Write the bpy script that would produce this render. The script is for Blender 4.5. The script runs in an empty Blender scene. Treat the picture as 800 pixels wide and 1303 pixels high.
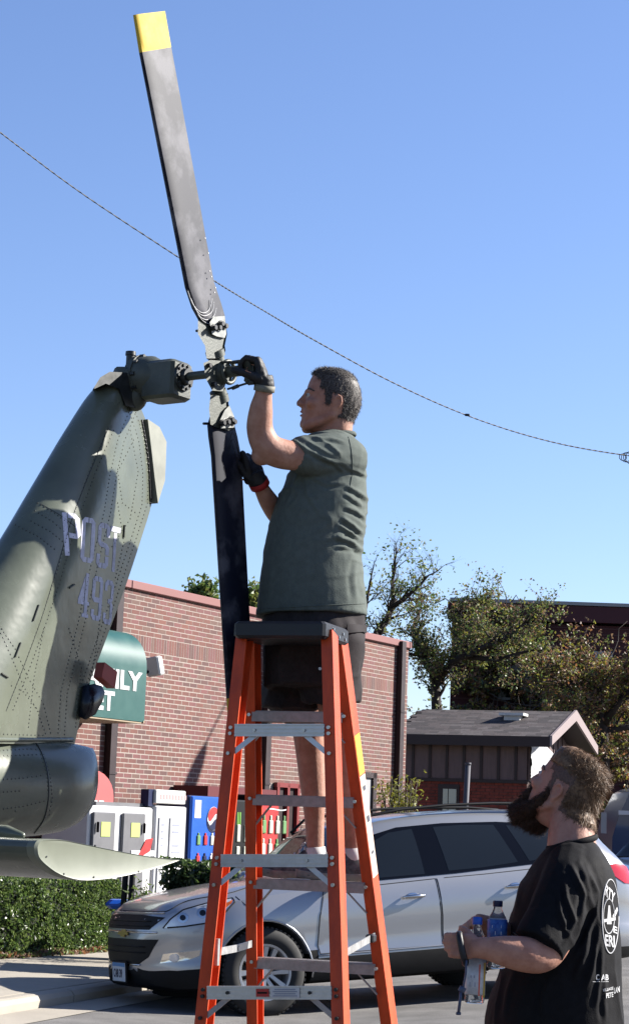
import bpy, bmesh, math, random
from math import radians, sin, cos, pi, sqrt, atan2
from mathutils import Vector, Matrix, noise
from mathutils.bvhtree import BVHTree
random.seed(7)
SC = bpy.context.scene
COL = SC.collection

# ------------------------------------------------------------------ camera, world, sun, exposure
F = 2600.0                       # focal length in pixels of the 800x1303 photograph
PITCH, ROLL = math.atan(398.5 / F), radians(2.0)
CAMPOS = Vector((0, 0, 1.6))
cam_d = bpy.data.cameras.new('camera')
cam = bpy.data.objects.new('camera', cam_d)
COL.objects.link(cam)
cam_d.sensor_fit = 'VERTICAL'
cam_d.sensor_height = 24.0
cam_d.lens = F / 1303 * 24.0
cam_d.clip_start, cam_d.clip_end = 0.1, 3000
CM = Matrix.Rotation(pi / 2 + PITCH, 3, 'X') @ Matrix.Rotation(ROLL, 3, 'Z')
cam.matrix_world = Matrix.Translation(CAMPOS) @ CM.to_4x4()
SC.camera = cam

SUN_AZ, SUN_EL = radians(16), radians(30.5)      # azimuth measured from +X towards +Y
sun_vec = Vector((cos(SUN_AZ) * cos(SUN_EL), sin(SUN_AZ) * cos(SUN_EL), sin(SUN_EL)))
w = bpy.data.worlds.new('World')
SC.world = w
w.use_nodes = True
nt = w.node_tree
bg = nt.nodes['Background']
sky = nt.nodes.new('ShaderNodeTexSky')
sky.sky_type = 'NISHITA'
sky.sun_disc = False
sky.sun_elevation = SUN_EL
sky.sun_rotation = pi / 2 - SUN_AZ
sky.air_density = 1.0
sky.dust_density = 0.3
sky.ozone_density = 3.4
tint = nt.nodes.new('ShaderNodeMix')
tint.data_type = 'RGBA'
tint.blend_type = 'MULTIPLY'
tint.inputs[0].default_value = 1.0
tint.inputs[7].default_value = (0.97, 0.955, 1.11, 1)
nt.links.new(sky.outputs[0], tint.inputs[6])
nt.links.new(tint.outputs[2], bg.inputs[0])
bg.inputs[1].default_value = 0.054
sd = bpy.data.lights.new('sun', 'SUN')
so = bpy.data.objects.new('sun', sd)
COL.objects.link(so)
sd.energy = 5.0
sd.angle = radians(0.5)
sd.color = (1.0, 0.95, 0.87)
so.rotation_euler = (-sun_vec).to_track_quat('-Z', 'Y').to_euler()
so.location = (10, 5, 12)
SC.view_settings.view_transform = 'Standard'
SC.view_settings.look = 'None'
SC.view_settings.exposure = 1.75
SC.view_settings.gamma = 1

# ------------------------------------------------------------------ measuring helpers
K, G0, XK = 0.069, -0.094, -0.26                                     # the street climbs gently to the right


K2 = -0.03                                     # and is nearly level left of the car


def gz(x, y=0):
    x = max(-9, min(9, x)) - XK
    return G0 + (K * x if x > 0 else K2 * x)


def ray(px, py):
    return (CM @ Vector(((px - 400) / F, (651.5 - py) / F, -1.0))).normalized()


def P(px, py, D):
    d = ray(px, py)
    return CAMPOS + d * (D / d.y)


def ground(px, py):
    d = ray(px, py)
    for k in (K, K2):
        n = Vector((-k, 0, 1))
        q = CAMPOS + d * ((Vector((XK, 0, G0)) - CAMPOS).dot(n) / d.dot(n))
        if (q.x > XK) == (k == K):
            return q
    return q


def onplane(px, py, p0, n):
    d = ray(px, py)
    return CAMPOS + d * ((p0 - CAMPOS).dot(n) / d.dot(n))


def sc(D):
    return F / D


# ------------------------------------------------------------------ materials
AS = 0.63                        # the photograph is exposed for a bright sky: base colours sit low


def mat(name, col, rough=0.6, metal=0.0, var=0.0, vscale=8.0, bump=0.0, bscale=60.0, col2=None, spec=0.5,
        coat=0.0, trans=0.0, ior=1.45, stretch=None, alpha=1.0, sheen=0.0, ramp=0.15, rc=0.5):
    col = tuple(c * AS for c in col)
    col2 = tuple(c * AS for c in col2) if col2 else None
    spec *= 0.75
    m = bpy.data.materials.new(name)
    m.use_nodes = True
    t = m.node_tree
    b = t.nodes['Principled BSDF']
    b.inputs['Base Color'].default_value = (*col, 1)
    b.inputs['Roughness'].default_value = rough
    b.inputs['Metallic'].default_value = metal
    b.inputs['Specular IOR Level'].default_value = spec
    b.inputs['IOR'].default_value = ior
    b.inputs['Coat Weight'].default_value = coat
    b.inputs['Coat Roughness'].default_value = 0.05
    b.inputs['Transmission Weight'].default_value = trans
    b.inputs['Sheen Weight'].default_value = sheen
    tc = t.nodes.new('ShaderNodeTexCoord')
    src = tc.outputs['Object']
    if stretch:
        mp = t.nodes.new('ShaderNodeMapping')
        mp.inputs['Scale'].default_value = stretch
        t.links.new(src, mp.inputs[0])
        src = mp.outputs[0]
    if var or col2:
        n = t.nodes.new('ShaderNodeTexNoise')
        n.inputs['Scale'].default_value = vscale
        n.inputs['Detail'].default_value = 6
        n.inputs['Roughness'].default_value = 0.62
        t.links.new(src, n.inputs['Vector'])
        r = t.nodes.new('ShaderNodeValToRGB')
        c2 = col2 if col2 else tuple(min(1, c * (1 + var)) for c in col)
        c1 = col if col2 else tuple(c * (1 - var) for c in col)
        r.color_ramp.elements[0].position = rc - ramp
        r.color_ramp.elements[1].position = rc + ramp
        r.color_ramp.elements[0].color = (*c1, 1)
        r.color_ramp.elements[1].color = (*c2, 1)
        t.links.new(n.outputs[0], r.inputs[0])
        t.links.new(r.outputs[0], b.inputs['Base Color'])
        mr = t.nodes.new('ShaderNodeMapRange')
        mr.inputs[3].default_value = max(0.02, rough - 0.12 * (var > 0))
        mr.inputs[4].default_value = min(1, rough + 0.12 * (var > 0))
        t.links.new(n.outputs[0], mr.inputs[0])
        t.links.new(mr.outputs[0], b.inputs['Roughness'])
    if bump:
        n2 = t.nodes.new('ShaderNodeTexNoise')
        n2.inputs['Scale'].default_value = bscale
        n2.inputs['Detail'].default_value = 4
        t.links.new(src, n2.inputs['Vector'])
        bp = t.nodes.new('ShaderNodeBump')
        bp.inputs['Strength'].default_value = 1.0
        bp.inputs['Distance'].default_value = bump
        t.links.new(n2.outputs[0], bp.inputs['Height'])
        t.links.new(bp.outputs[0], b.inputs['Normal'])
    return m


M = {}
M['olive'] = mat('olive_paint', (0.135, 0.15, 0.115), 0.26, var=0.16, vscale=3, spec=0.6, bump=0.006, bscale=3.5)
M['olive_metal'] = mat('olive_cast_metal', (0.085, 0.095, 0.08), 0.5, var=0.2, vscale=20, bump=0.0008, bscale=120)
M['olive_dark'] = mat('dark_cast_metal', (0.03, 0.034, 0.036), 0.42, var=0.3, vscale=30)
M['black_metal'] = mat('blackened_steel', (0.015, 0.016, 0.02), 0.4, var=0.3, vscale=30)
M['letter'] = mat('lilac_stencil_paint', (0.66, 0.66, 0.80), 0.6, var=0.22, vscale=45)
M['rivet'] = mat('rivet_heads', (0.055, 0.06, 0.05), 0.45)
M['blade'] = mat('mottled_black_blade_paint', (0.006, 0.008, 0.022), 0.55, col2=(0.075, 0.075, 0.095), vscale=6, spec=0.3, ramp=.07, rc=.55)  # near-black and grey blotches mixed by noise
M['yellow'] = mat('yellow_tip_paint', (0.62, 0.43, 0.05), 0.62, spec=.25, var=0.06, vscale=20)
M['whiteline'] = mat('pale_seam', (0.55, 0.55, 0.56), 0.5)
M['steel'] = mat('bare_steel', (0.5, 0.5, 0.5), 0.3, metal=0.9, var=0.1, vscale=40)
M['orange'] = mat('orange_fibreglass', (0.66, 0.075, 0.014), 0.45, var=0.2, vscale=22, stretch=(1, 1, 0.2), bump=0.0004, bscale=160)
M['alu'] = mat('ribbed_aluminium', (0.62, 0.62, 0.62), 0.42, metal=0.75, var=0.1, vscale=30)
M['alu_dull'] = mat('dull_aluminium', (0.42, 0.38, 0.36), 0.55, metal=0.4, var=0.15, vscale=40)
M['blackplastic'] = mat('black_plastic', (0.012, 0.013, 0.018), 0.45, var=0.2, vscale=30)
M['sticker_y'] = mat('yellow_sticker', (0.8, 0.5, 0.03), 0.5)
M['sticker_w'] = mat('cream_sticker', (0.72, 0.66, 0.52), 0.5, var=0.05, vscale=60)
M['white'] = mat('white_paint', (0.66, 0.66, 0.67), 0.5, var=0.04, vscale=4)
M['offwhite'] = mat('worn_white', (0.62, 0.62, 0.6), 0.6, var=0.08, vscale=8)
M['red'] = mat('red_paint', (0.5, 0.03, 0.03), 0.45, var=0.08, vscale=6)
M['black'] = mat('black_paint', (0.008, 0.008, 0.009), 0.55, spec=0.2)
M['skin1'] = mat('sunburnt_skin', (0.40, 0.19, 0.13), 0.6, col2=(0.50, 0.27, 0.2), vscale=26, bump=0.0012, bscale=95, spec=.4)
M['skin2'] = mat('ruddy_skin', (0.40, 0.185, 0.13), 0.6, col2=(0.52, 0.27, 0.195), vscale=24, bump=0.0012, bscale=95, spec=.4)
M['hair1'] = mat('dark_greying_hair', (0.022, 0.018, 0.016), 0.55, spec=.3, col2=(0.15, 0.13, 0.12), vscale=160)
M['hair2'] = mat('light_brown_hair', (0.10, 0.055, 0.03), 0.5, col2=(0.27, 0.165, 0.095), vscale=90, spec=.25)
M['hair2d'] = mat('shaved_brown_hair', (0.09, 0.05, 0.035), 0.6, col2=(0.17, 0.095, 0.07), vscale=120)
M['beard'] = mat('dark_brown_beard', (0.03, 0.016, 0.011), 0.6, col2=(0.085, 0.045, 0.028), vscale=120, spec=.2)
M['tee_green'] = mat('grey_green_cotton', (0.115, 0.134, 0.122), 0.9, var=0.1, vscale=40, bump=0.0012, bscale=260, spec=.2)
M['tee_black'] = mat('black_cotton', (0.009, 0.009, 0.011), 0.8, var=0.25, vscale=40, bump=0.001, bscale=260, spec=.15)
M['shorts'] = mat('charcoal_cargo_cotton', (0.035, 0.03, 0.032), 0.85, var=0.2, vscale=50, bump=0.001, bscale=240, spec=.2)
M['jeans'] = mat('dark_denim', (0.02, 0.025, 0.05), 0.85, var=0.2, vscale=50)
M['glove'] = mat('black_work_glove', (0.012, 0.012, 0.015), 0.6, var=0.3, vscale=60, bump=0.001, bscale=200)
M['gloveband'] = mat('grey_glove_cuff', (0.2, 0.19, 0.15), 0.7, var=0.2, vscale=60)
M['shoe'] = mat('grey_shoe_knit', (0.17, 0.17, 0.175), 0.8, col2=(0.05, 0.05, 0.055), vscale=45)
M['sole'] = mat('worn_rubber_sole', (0.26, 0.25, 0.23), 0.7, var=0.2, vscale=40)
M['sock'] = mat('white_sock', (0.75, 0.74, 0.74), 0.9)
M['lips'] = mat('lips', (0.36, 0.13, 0.11), 0.5)
M['eye'] = mat('eye', (0.5, 0.47, 0.45), 0.25)
M['paint'] = mat('silver_car_paint', (0.36, 0.37, 0.395), 0.28, metal=0.55, coat=0.8)
M['paint_dark'] = mat('dark_blue_grey_car_paint', (0.06, 0.075, 0.1), 0.3, metal=0.3, coat=0.8)
M['paint_blue'] = mat('navy_van_paint', (0.03, 0.05, 0.12), 0.3, metal=0.2, coat=0.8)
M['cladding'] = mat('black_car_cladding', (0.008, 0.008, 0.009), 0.6, var=0.2, vscale=10, spec=.2)
M['seam'] = mat('panel_gap', (0.01, 0.01, 0.012), 0.7)
M['glass'] = mat('tinted_car_glass', (0.012, 0.016, 0.022), 0.05, spec=0.35)
M['pillar'] = mat('gloss_black_pillar', (0.003, 0.003, 0.004), 0.08, spec=0.4)
M['chrome'] = mat('chrome', (0.75, 0.75, 0.76), 0.12, metal=1.0)
M['lens'] = mat('clear_lamp_lens', (0.6, 0.63, 0.68), 0.08, metal=0.3, coat=1.0)
M['lensdark'] = mat('lamp_reflector', (0.03, 0.035, 0.045), 0.15, metal=0.7)
M['amber'] = mat('amber_lamp', (0.6, 0.12, 0.02), 0.2, coat=0.5)
M['redlamp'] = mat('red_lamp_lens', (0.55, 0.012, 0.015), 0.12, coat=1.0)
M['rim'] = mat('alloy_rim', (0.5, 0.5, 0.52), 0.32, metal=0.75, var=0.05, vscale=20)
M['tyre'] = mat('tyre_rubber', (0.02, 0.02, 0.021), 0.8, var=0.2, vscale=30)
M['gold'] = mat('gold_emblem', (0.6, 0.42, 0.12), 0.3, metal=0.8)
M['plate'] = mat('plate_white', (0.62, 0.64, 0.66), 0.5)
M['plateblue'] = mat('plate_blue', (0.08, 0.25, 0.5), 0.5)
M['ink'] = mat('dark_ink', (0.05, 0.05, 0.08), 0.6)


def brick_mat(name, c):
    return mat(name, c, 0.85, var=0.16, vscale=1.1, bump=0.0025, bscale=70)


BR = [brick_mat('brick_%s' % n, c) for n, c in (('rose', (0.155, 0.062, 0.052)), ('rust', (0.17, 0.07, 0.056)),
      ('plum', (0.12, 0.06, 0.055)), ('brown', (0.15, 0.085, 0.07)), ('wine', (0.175, 0.07, 0.068)))]
M['mortar'] = mat('pale_mortar', (0.37, 0.315, 0.28), 0.95, var=0.1, vscale=12, bump=0.002, bscale=120)
M['coping'] = mat('dusty_red_coping', (0.24, 0.095, 0.09), 0.65, var=0.05, vscale=3)
M['maroon'] = mat('dark_maroon_metal', (0.022, 0.008, 0.01), 0.5, var=0.1, vscale=6)
M['signgreen'] = mat('green_awning_fabric', (0.012, 0.085, 0.075), 0.45, var=0.06, vscale=4)
M['signred'] = mat('dusty_red_panel', (0.5, 0.13, 0.11), 0.5, var=0.08, vscale=20)
M['tan'] = mat('tan_soffit', (0.38, 0.3, 0.2), 0.7)
M['greydoor'] = mat('grey_freezer_door', (0.16, 0.16, 0.17), 0.45, var=0.05, vscale=5)
M['notey'] = mat('yellow_note', (0.5, 0.6, 0.16), 0.7)
M['paper'] = mat('white_paper', (0.68, 0.68, 0.7), 0.8)
M['greytext'] = mat('grey_print', (0.3, 0.32, 0.4), 0.8)
M['bluemach'] = mat('bright_blue_plastic', (0.012, 0.10, 0.52), 0.35, var=0.08, vscale=3)
M['navy'] = mat('navy_print', (0.006, 0.012, 0.06), 0.4)
M['canred'] = mat('red_can', (0.5, 0.03, 0.04), 0.4)
M['cangreen'] = mat('green_can', (0.15, 0.3, 0.12), 0.4)
M['lime'] = mat('lime_print', (0.2, 0.45, 0.08), 0.4)
M['cream'] = mat('cream_panel', (0.6, 0.6, 0.48), 0.6)
M['screen'] = mat('grey_blind', (0.35, 0.35, 0.36), 0.7)
M['boards'] = mat('brown_board_siding', (0.15, 0.10, 0.098), 0.7, var=0.14, vscale=6, stretch=(3, 3, 0.4))
M['shed_brick'] = mat('dark_red_brick_joints', (0.1, 0.06, 0.055), 0.9)
M['trimbrown'] = mat('dark_brown_trim', (0.03, 0.018, 0.02), 0.6)
M['rake'] = mat('taupe_trim', (0.3, 0.24, 0.24), 0.6)
SH = [mat('shingle_%s' % n, c, 0.9, var=0.2, vscale=14, bump=0.002, bscale=80) for n, c in
      (('brown', (0.075, 0.06, 0.062)), ('dark', (0.048, 0.04, 0.043)), ('grey', (0.1, 0.085, 0.087)))]
M['wrap'] = mat('white_plastic_sheet', (0.6, 0.61, 0.63), 0.35, var=.15, vscale=3)
M['farbrick'] = mat('far_dark_brick', (0.075, 0.022, 0.025), 0.9)
M['fascia'] = mat('dark_red_fascia', (0.07, 0.01, 0.016), 0.6)
M['bark'] = mat('grey_brown_bark', (0.07, 0.055, 0.045), 0.9, var=0.25, vscale=12, bump=0.01, bscale=20)
M['barkdark'] = mat('dark_twig', (0.04, 0.03, 0.027), 0.9, var=0.2, vscale=12)


def leaf(name, c, rough=0.5):
    c = tuple(min(.3, q * 1.45) for q in c)
    m = mat(name, c, rough, var=0.25, vscale=3)
    t = m.node_tree
    b = t.nodes['Principled BSDF']
    tr = t.nodes.new('ShaderNodeBsdfTranslucent')
    tr.inputs[0].default_value = (min(1, c[0] * .9), min(1, c[1] * .95), c[2] * .8, 1)
    mx = t.nodes.new('ShaderNodeMixShader')
    mx.inputs[0].default_value = 0.3
    out = t.nodes['Material Output']
    t.links.new(b.outputs[0], mx.inputs[1])
    t.links.new(tr.outputs[0], mx.inputs[2])
    t.links.new(mx.outputs[0], out.inputs[0])
    return m


LG = [leaf('leaf_green', (0.085, 0.128, 0.037)), leaf('leaf_olive', (0.145, 0.153, 0.043)), leaf('leaf_dark', (0.048, 0.071, 0.031))]
LA = [leaf('leaf_rust', (0.221, 0.093, 0.048)), leaf('leaf_brown', (0.145, 0.088, 0.06)), leaf('leaf_gold', (0.255, 0.187, 0.034)),
      leaf('leaf_deep', (0.076, 0.051, 0.037))]
LH = [leaf('hedge_leaf', (0.07, 0.11, 0.03), 0.28), leaf('hedge_leaf_pale', (0.13, 0.17, 0.055), 0.25), leaf('hedge_leaf_dark', (0.02, 0.035, 0.012), 0.35)]
M['concrete'] = mat('pale_concrete', (0.40, 0.36, 0.30), 0.9, var=0.08, vscale=1.6, bump=0.003, bscale=60)
M['asphalt'] = mat('worn_grey_asphalt', (0.17, 0.162, 0.155), 0.9, var=0.26, vscale=1.7, bump=0.006, bscale=90)
M['soil'] = mat('dry_leaf_soil', (0.09, 0.06, 0.04), 0.95, col2=(0.2, 0.13, 0.08), vscale=20, bump=0.02, bscale=30)
M['grass'] = mat('dry_lawn', (0.07, 0.085, 0.03), 0.95, var=0.3, vscale=2)
M['wire'] = mat('black_cable', (0.02, 0.02, 0.022), 0.6)


# ------------------------------------------------------------------ mesh builder
def tag(o, label=None, cat=None, group=None, kind=None):
    if label:
        o['label'] = label
    if cat:
        o['category'] = cat
    if group:
        o['group'] = group
    if kind:
        o['kind'] = kind
    return o


def empty(name, loc, label=None, cat=None, group=None, mtx=None):
    o = bpy.data.objects.new(name, None)
    COL.objects.link(o)
    o.empty_display_size = 0.1
    if mtx is not None:
        o.matrix_world = mtx
    else:
        o.location = loc
    bpy.context.view_layer.update()
    return tag(o, label, cat, group)


def rootof(o):
    while o.parent:
        o = o.parent
    return o


def link_mesh(name, me, parent=None, smooth=True, local=False):
    o = bpy.data.objects.new(name, me)
    COL.objects.link(o)
    if parent is not None:
        r = rootof(parent)
        if not local:
            me.transform(Matrix.Translation(-r.location))
        o.parent = parent
        if parent is not r:
            pass
    else:
        if not local and len(me.vertices):
            xs = [v.co for v in me.vertices]
            c = Vector((sum(v.x for v in xs) / len(xs), sum(v.y for v in xs) / len(xs), min(v.z for v in xs)))
            me.transform(Matrix.Translation(-c))
            o.location = c
    if smooth:
        me.polygons.foreach_set('use_smooth', [True] * len(me.polygons))
    return o


class MB:
    def __init__(s):
        s.v, s.f, s.m = [], [], []

    def add(s, vs, fs, mi=0):
        b = len(s.v)
        s.v += [tuple(v) for v in vs]
        s.f += [tuple(i + b for i in f) for f in fs]
        s.m += [mi] * len(fs)
        return s

    def box(s, c, sx, sy, sz, X=Vector((1, 0, 0)), Y=Vector((0, 1, 0)), Z=Vector((0, 0, 1)), mi=0):
        c = Vector(c)
        vs = [c + X * (a * sx / 2) + Y * (b * sy / 2) + Z * (d * sz / 2) for a in (-1, 1) for b in (-1, 1) for d in (-1, 1)]
        return s.add(vs, [(0, 1, 3, 2), (4, 6, 7, 5), (0, 4, 5, 1), (2, 3, 7, 6), (0, 2, 6, 4), (1, 5, 7, 3)], mi)

    def bbox(s, c, sx, sy, sz, r, X=Vector((1, 0, 0)), Y=Vector((0, 1, 0)), Z=Vector((0, 0, 1)), mi=0):
        """box with its edges chamfered"""
        c = Vector(c)
        r = min(r, sx * .45, sy * .45, sz * .45)
        rings = []
        for d, e in ((-1, 1), (-1, 0), (1, 0), (1, 1)):
            zz = d * (sz / 2 - (0 if e else r))
            k = r if e else 0
            hx, hy = sx / 2 - k, sy / 2 - k
            ring = [(hx - r + k * 0, -hy), (hx, -hy + r), (hx, hy - r), (hx - r, hy), (-hx + r, hy), (-hx, hy - r), (-hx, -hy + r), (-hx + r, -hy)]
            rings.append([c + X * a + Y * b + Z * zz for a, b in ring])
        return s.loft(rings, mi=mi)

    def loft(s, rings, cap=True, closed=True, mi=0):
        n = len(rings[0])
        vs = [v for r in rings for v in r]
        fs = []
        for i in range(len(rings) - 1):
            for j in range(n if closed else n - 1):
                k = (j + 1) % n
                fs.append((i * n + j, i * n + k, (i + 1) * n + k, (i + 1) * n + j))
        if cap and closed:
            fs.append(tuple(range(n))[::-1])
            fs.append(tuple((len(rings) - 1) * n + j for j in range(n)))
        return s.add(vs, fs, mi)

    def tube(s, pts, rad, seg=10, mi=0, round_ends=False, up=None, flat=1.0):
        pts = [Vector(p) for p in pts]
        if not hasattr(rad, '__len__'):
            rad = [rad] * len(pts)
        rad = list(rad)
        if round_ends:
            d0 = (pts[0] - pts[1]).normalized()
            d1 = (pts[-1] - pts[-2]).normalized()
            r0, r1 = rad[0], rad[-1]
            pre = [(pts[0] + d0 * r0 * sin(a), r0 * cos(a)) for a in (1.45, 1.05, 0.6)]
            post = [(pts[-1] + d1 * r1 * sin(a), r1 * cos(a)) for a in (0.6, 1.05, 1.45)]
            pts = [a for a, _ in pre] + pts + [a for a, _ in post]
            rad = [b for _, b in pre] + rad + [b for _, b in post]
        rings = []
        u = up
        for i, p in enumerate(pts):
            t = (pts[min(i + 1, len(pts) - 1)] - pts[max(i - 1, 0)]).normalized()
            if u is None:
                u = Vector((0, 0, 1)) if abs(t.z) < 0.9 else Vector((1, 0, 0))
            a = (u - t * u.dot(t)).normalized()
            b = t.cross(a)
            u = a
            rings.append([p + a * (rad[i] * flat * cos(q)) + b * (rad[i] * sin(q)) for q in (2 * pi * j / seg for j in range(seg))])
        return s.loft(rings, mi=mi)

    def cyl(s, c, axis, r, h, seg=20, mi=0, r2=None):
        axis = Vector(axis).normalized()
        c = Vector(c)
        return s.tube([c - axis * h / 2, c + axis * h / 2], [r, r if r2 is None else r2], seg, mi)

    def ball(s, c, rx, ry=None, rz=None, seg=16, rings=10, mi=0, R=None):
        ry = rx if ry is None else ry
        rz = rx if rz is None else rz
        R = R or Matrix.Identity(3)
        c = Vector(c)
        rr = []
        for i in range(rings + 1):
            a = -pi / 2 + pi * i / rings
            k = max(0.02, cos(a))
            rr.append([c + R @ Vector((rx * k * cos(t), ry * k * sin(t), rz * sin(a))) for t in (2 * pi * j / seg for j in range(seg))])
        return s.loft(rr, mi=mi)

    def prism(s, poly, n, th, mi=0):
        """poly: list of 3-D points of one face; extruded by th along n"""
        n = Vector(n).normalized()
        a = [Vector(p) for p in poly]
        b = [p + n * th for p in a]
        k = len(a)
        fs = [tuple(range(k))[::-1], tuple(range(k, 2 * k))]
        fs += [(i, (i + 1) % k, (i + 1) % k + k, i + k) for i in range(k)]
        return s.add(a + b, fs, mi)

    def build(s, name, mats, parent=None, smooth=False, local=False, fixn=True):
        me = bpy.data.meshes.new(name)
        me.from_pydata(s.v, [], s.f)
        if not isinstance(mats, (list, tuple)):
            mats = [mats]
        for m in mats:
            me.materials.append(m)
        if len(mats) > 1:
            me.polygons.foreach_set('material_index', s.m)
        if fixn:
            bm = bmesh.new()
            bm.from_mesh(me)
            bmesh.ops.recalc_face_normals(bm, faces=bm.faces)
            bm.to_mesh(me)
            bm.free()
        return link_mesh(name, me, parent, smooth, local)


def sharp(o, ang=35):
    """smooth shading with edges above the angle kept sharp"""
    me = o.data
    bm = bmesh.new()
    bm.from_mesh(me)
    for e in bm.edges:
        if len(e.link_faces) == 2 and e.calc_face_angle(0) > radians(ang):
            e.smooth = False
    for f in bm.faces:
        f.smooth = True
    bm.to_mesh(me)
    bm.free()
    return o


def fuse(mb, voxel, smooth=6, fac=0.5):
    """one continuous skin over overlapping closed volumes"""
    me = bpy.data.meshes.new('tmp')
    me.from_pydata(mb.v, [], mb.f)
    bm = bmesh.new()
    bm.from_mesh(me)
    bmesh.ops.recalc_face_normals(bm, faces=bm.faces)
    bm.to_mesh(me)
    bm.free()
    o = bpy.data.objects.new('tmp', me)
    COL.objects.link(o)
    r = o.modifiers.new('r', 'REMESH')
    r.mode = 'VOXEL'
    r.voxel_size = voxel
    if smooth:
        q = o.modifiers.new('s', 'SMOOTH')
        q.factor = fac
        q.iterations = smooth
    dg = bpy.context.evaluated_depsgraph_get()
    res = bpy.data.meshes.new_from_object(o.evaluated_get(dg))
    bpy.data.objects.remove(o)
    bpy.data.meshes.remove(me)
    return res


def bvh_of(me):
    return BVHTree.FromPolygons([v.co.copy() for v in me.vertices], [tuple(p.vertices) for p in me.polygons])


def interp(tab, x):
    if x <= tab[0][0]:
        return tab[0][1]
    for (a, b), (c, d) in zip(tab, tab[1:]):
        if x <= c:
            t = (x - a) / (c - a)
            return b + (d - b) * t
    return tab[-1][1]


def spl(pts, n=6):
    """Catmull-Rom through points (tuples of any length)"""
    out = []
    k = len(pts)
    for i in range(k - 1):
        p0, p1, p2, p3 = pts[max(i - 1, 0)], pts[i], pts[i + 1], pts[min(i + 2, k - 1)]
        for j in range(n):
            t = j / n
            out.append(tuple(0.5 * (2 * b + (c - a) * t + (2 * a - 5 * b + 4 * c - d) * t * t + (3 * b - a - 3 * c + d) * t ** 3)
                             for a, b, c, d in zip(p0, p1, p2, p3)))
    out.append(tuple(pts[-1]))
    return out


def patch(poly, proj, name, m, parent, step=0.05, off=0.003, th=0.004, local=False, smooth=True):
    """flat outline poly (2-D) cut on a grid, dropped on a surface by proj(u,v)->(point,normal), given thickness"""
    bm = bmesh.new()
    vs = [bm.verts.new((p[0], p[1], 0)) for p in poly]
    bm.faces.new(vs)
    us = [p[0] for p in poly]
    ws = [p[1] for p in poly]
    for lo, hi, ax in ((min(us), max(us), Vector((1, 0, 0))), (min(ws), max(ws), Vector((0, 1, 0)))):
        x = lo + step
        while x < hi - step * 0.2:
            bmesh.ops.bisect_plane(bm, geom=bm.verts[:] + bm.edges[:] + bm.faces[:], plane_co=ax * x, plane_no=ax, dist=1e-5)
            x += step
    bmesh.ops.triangulate(bm, faces=[f for f in bm.faces if len(f.verts) > 4])
    bm.verts.ensure_lookup_table()
    pn = []
    last = None
    for v in bm.verts:
        h = proj(v.co.x, v.co.y)
        pn.append(h)
    good = [h for h in pn if h is not None]
    if not good:
        bm.free()
        return None
    kill = [v for v, h in zip(bm.verts, pn) if h is None]
    keep = [(v, h) for v, h in zip(bm.verts, pn) if h is not None]
    nrm = {}
    for v, (p, n) in keep:
        v.co = p + n * off
        nrm[v] = n
    bmesh.ops.delete(bm, geom=kill, context='VERTS')
    if not bm.faces:
        bm.free()
        return None
    # thickness
    base = [v for v in bm.verts]
    ret = bmesh.ops.duplicate(bm, geom=bm.verts[:] + bm.edges[:] + bm.faces[:])
    vm = ret['vert_map']
    bound = [e for e in bm.edges if len(e.link_faces) == 1 and all(v in nrm for v in e.verts)]
    dup = [f for f in ret['geom'] if isinstance(f, bmesh.types.BMFace)]
    for v in base:
        d = vm[v]
        d.co = v.co - nrm[v] * th
    for e in bound:
        a, b = e.verts
        try:
            bm.faces.new((a, b, vm[b], vm[a]))
        except ValueError:
            pass
    bmesh.ops.reverse_faces(bm, faces=dup)
    bmesh.ops.recalc_face_normals(bm, faces=bm.faces)
    me = bpy.data.meshes.new(name)
    bm.to_mesh(me)
    bm.free()
    me.materials.append(m)
    o = link_mesh(name, me, parent, smooth, local)
    return sharp(o, 40) if smooth else o


def text_mesh(body, size, bold=0.0, font_scale_x=1.0):
    """vertices and faces of flat lettering, left-bottom at origin"""
    cu = bpy.data.curves.new('t', 'FONT')
    cu.body = body
    cu.size = size
    cu.offset = bold
    cu.resolution_u = 3
    o = bpy.data.objects.new('t', cu)
    COL.objects.link(o)
    dg = bpy.context.evaluated_depsgraph_get()
    me = bpy.data.meshes.new_from_object(o.evaluated_get(dg))
    vs = [Vector((v.co.x * font_scale_x, v.co.y, 0)) for v in me.vertices]
    fs = [tuple(p.vertices) for p in me.polygons]
    bpy.data.objects.remove(o)
    bpy.data.curves.remove(cu)
    bpy.data.meshes.remove(me)
    return vs, fs


def put_text(mb, body, size, o, U, V, N, width=None, bold=0.0, mi=0, th=0.004):
    vs, fs = text_mesh(body, size, bold)
    if not vs:
        return
    x0, x1 = min(v.x for v in vs), max(v.x for v in vs)
    kx = width / (x1 - x0) if width else 1
    pts = [Vector(o) + U * ((v.x - x0) * kx) + V * v.y + N * th for v in vs]
    mb.add(pts, fs, mi)
# ------------------------------------------------------------------ street, pavement, lawn
def sheet(name, xs, ys, off, m, kind='structure', parent=None):
    mb = MB()
    vs, fs = [], []
    nx, ny = len(xs), len(ys)
    for y in ys:
        for x in xs:
            vs.append((x, y, gz(x, y) + off))
    for j in range(ny - 1):
        for i in range(nx - 1):
            fs.append((j * nx + i, j * nx + i + 1, (j + 1) * nx + i + 1, (j + 1) * nx + i))
    mb.add(vs, fs)
    o = mb.build(name, m, None, True)
    tag(o, kind=kind)
    return o


sheet('ground', [-900, -200, -60, -30, -9, -3, -0.26, 3, 9, 30, 60, 200, 900], [-200, -20, 0, 10, 20, 30, 60, 120, 300, 900, 1800], -0.12, M['grass'])
# kerb line direction is the direction the car faces; the street lies on our side of it
k0, k1 = ground(0, 1291), ground(160, 1264)
kd = (k1 - k0)
kd.z = 0
kd.normalize()
kn = Vector((-kd.y, kd.x, 0))               # away from the street


HB = ground(75, 1224)
PAVW = (HB - k0).dot(kn)


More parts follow.
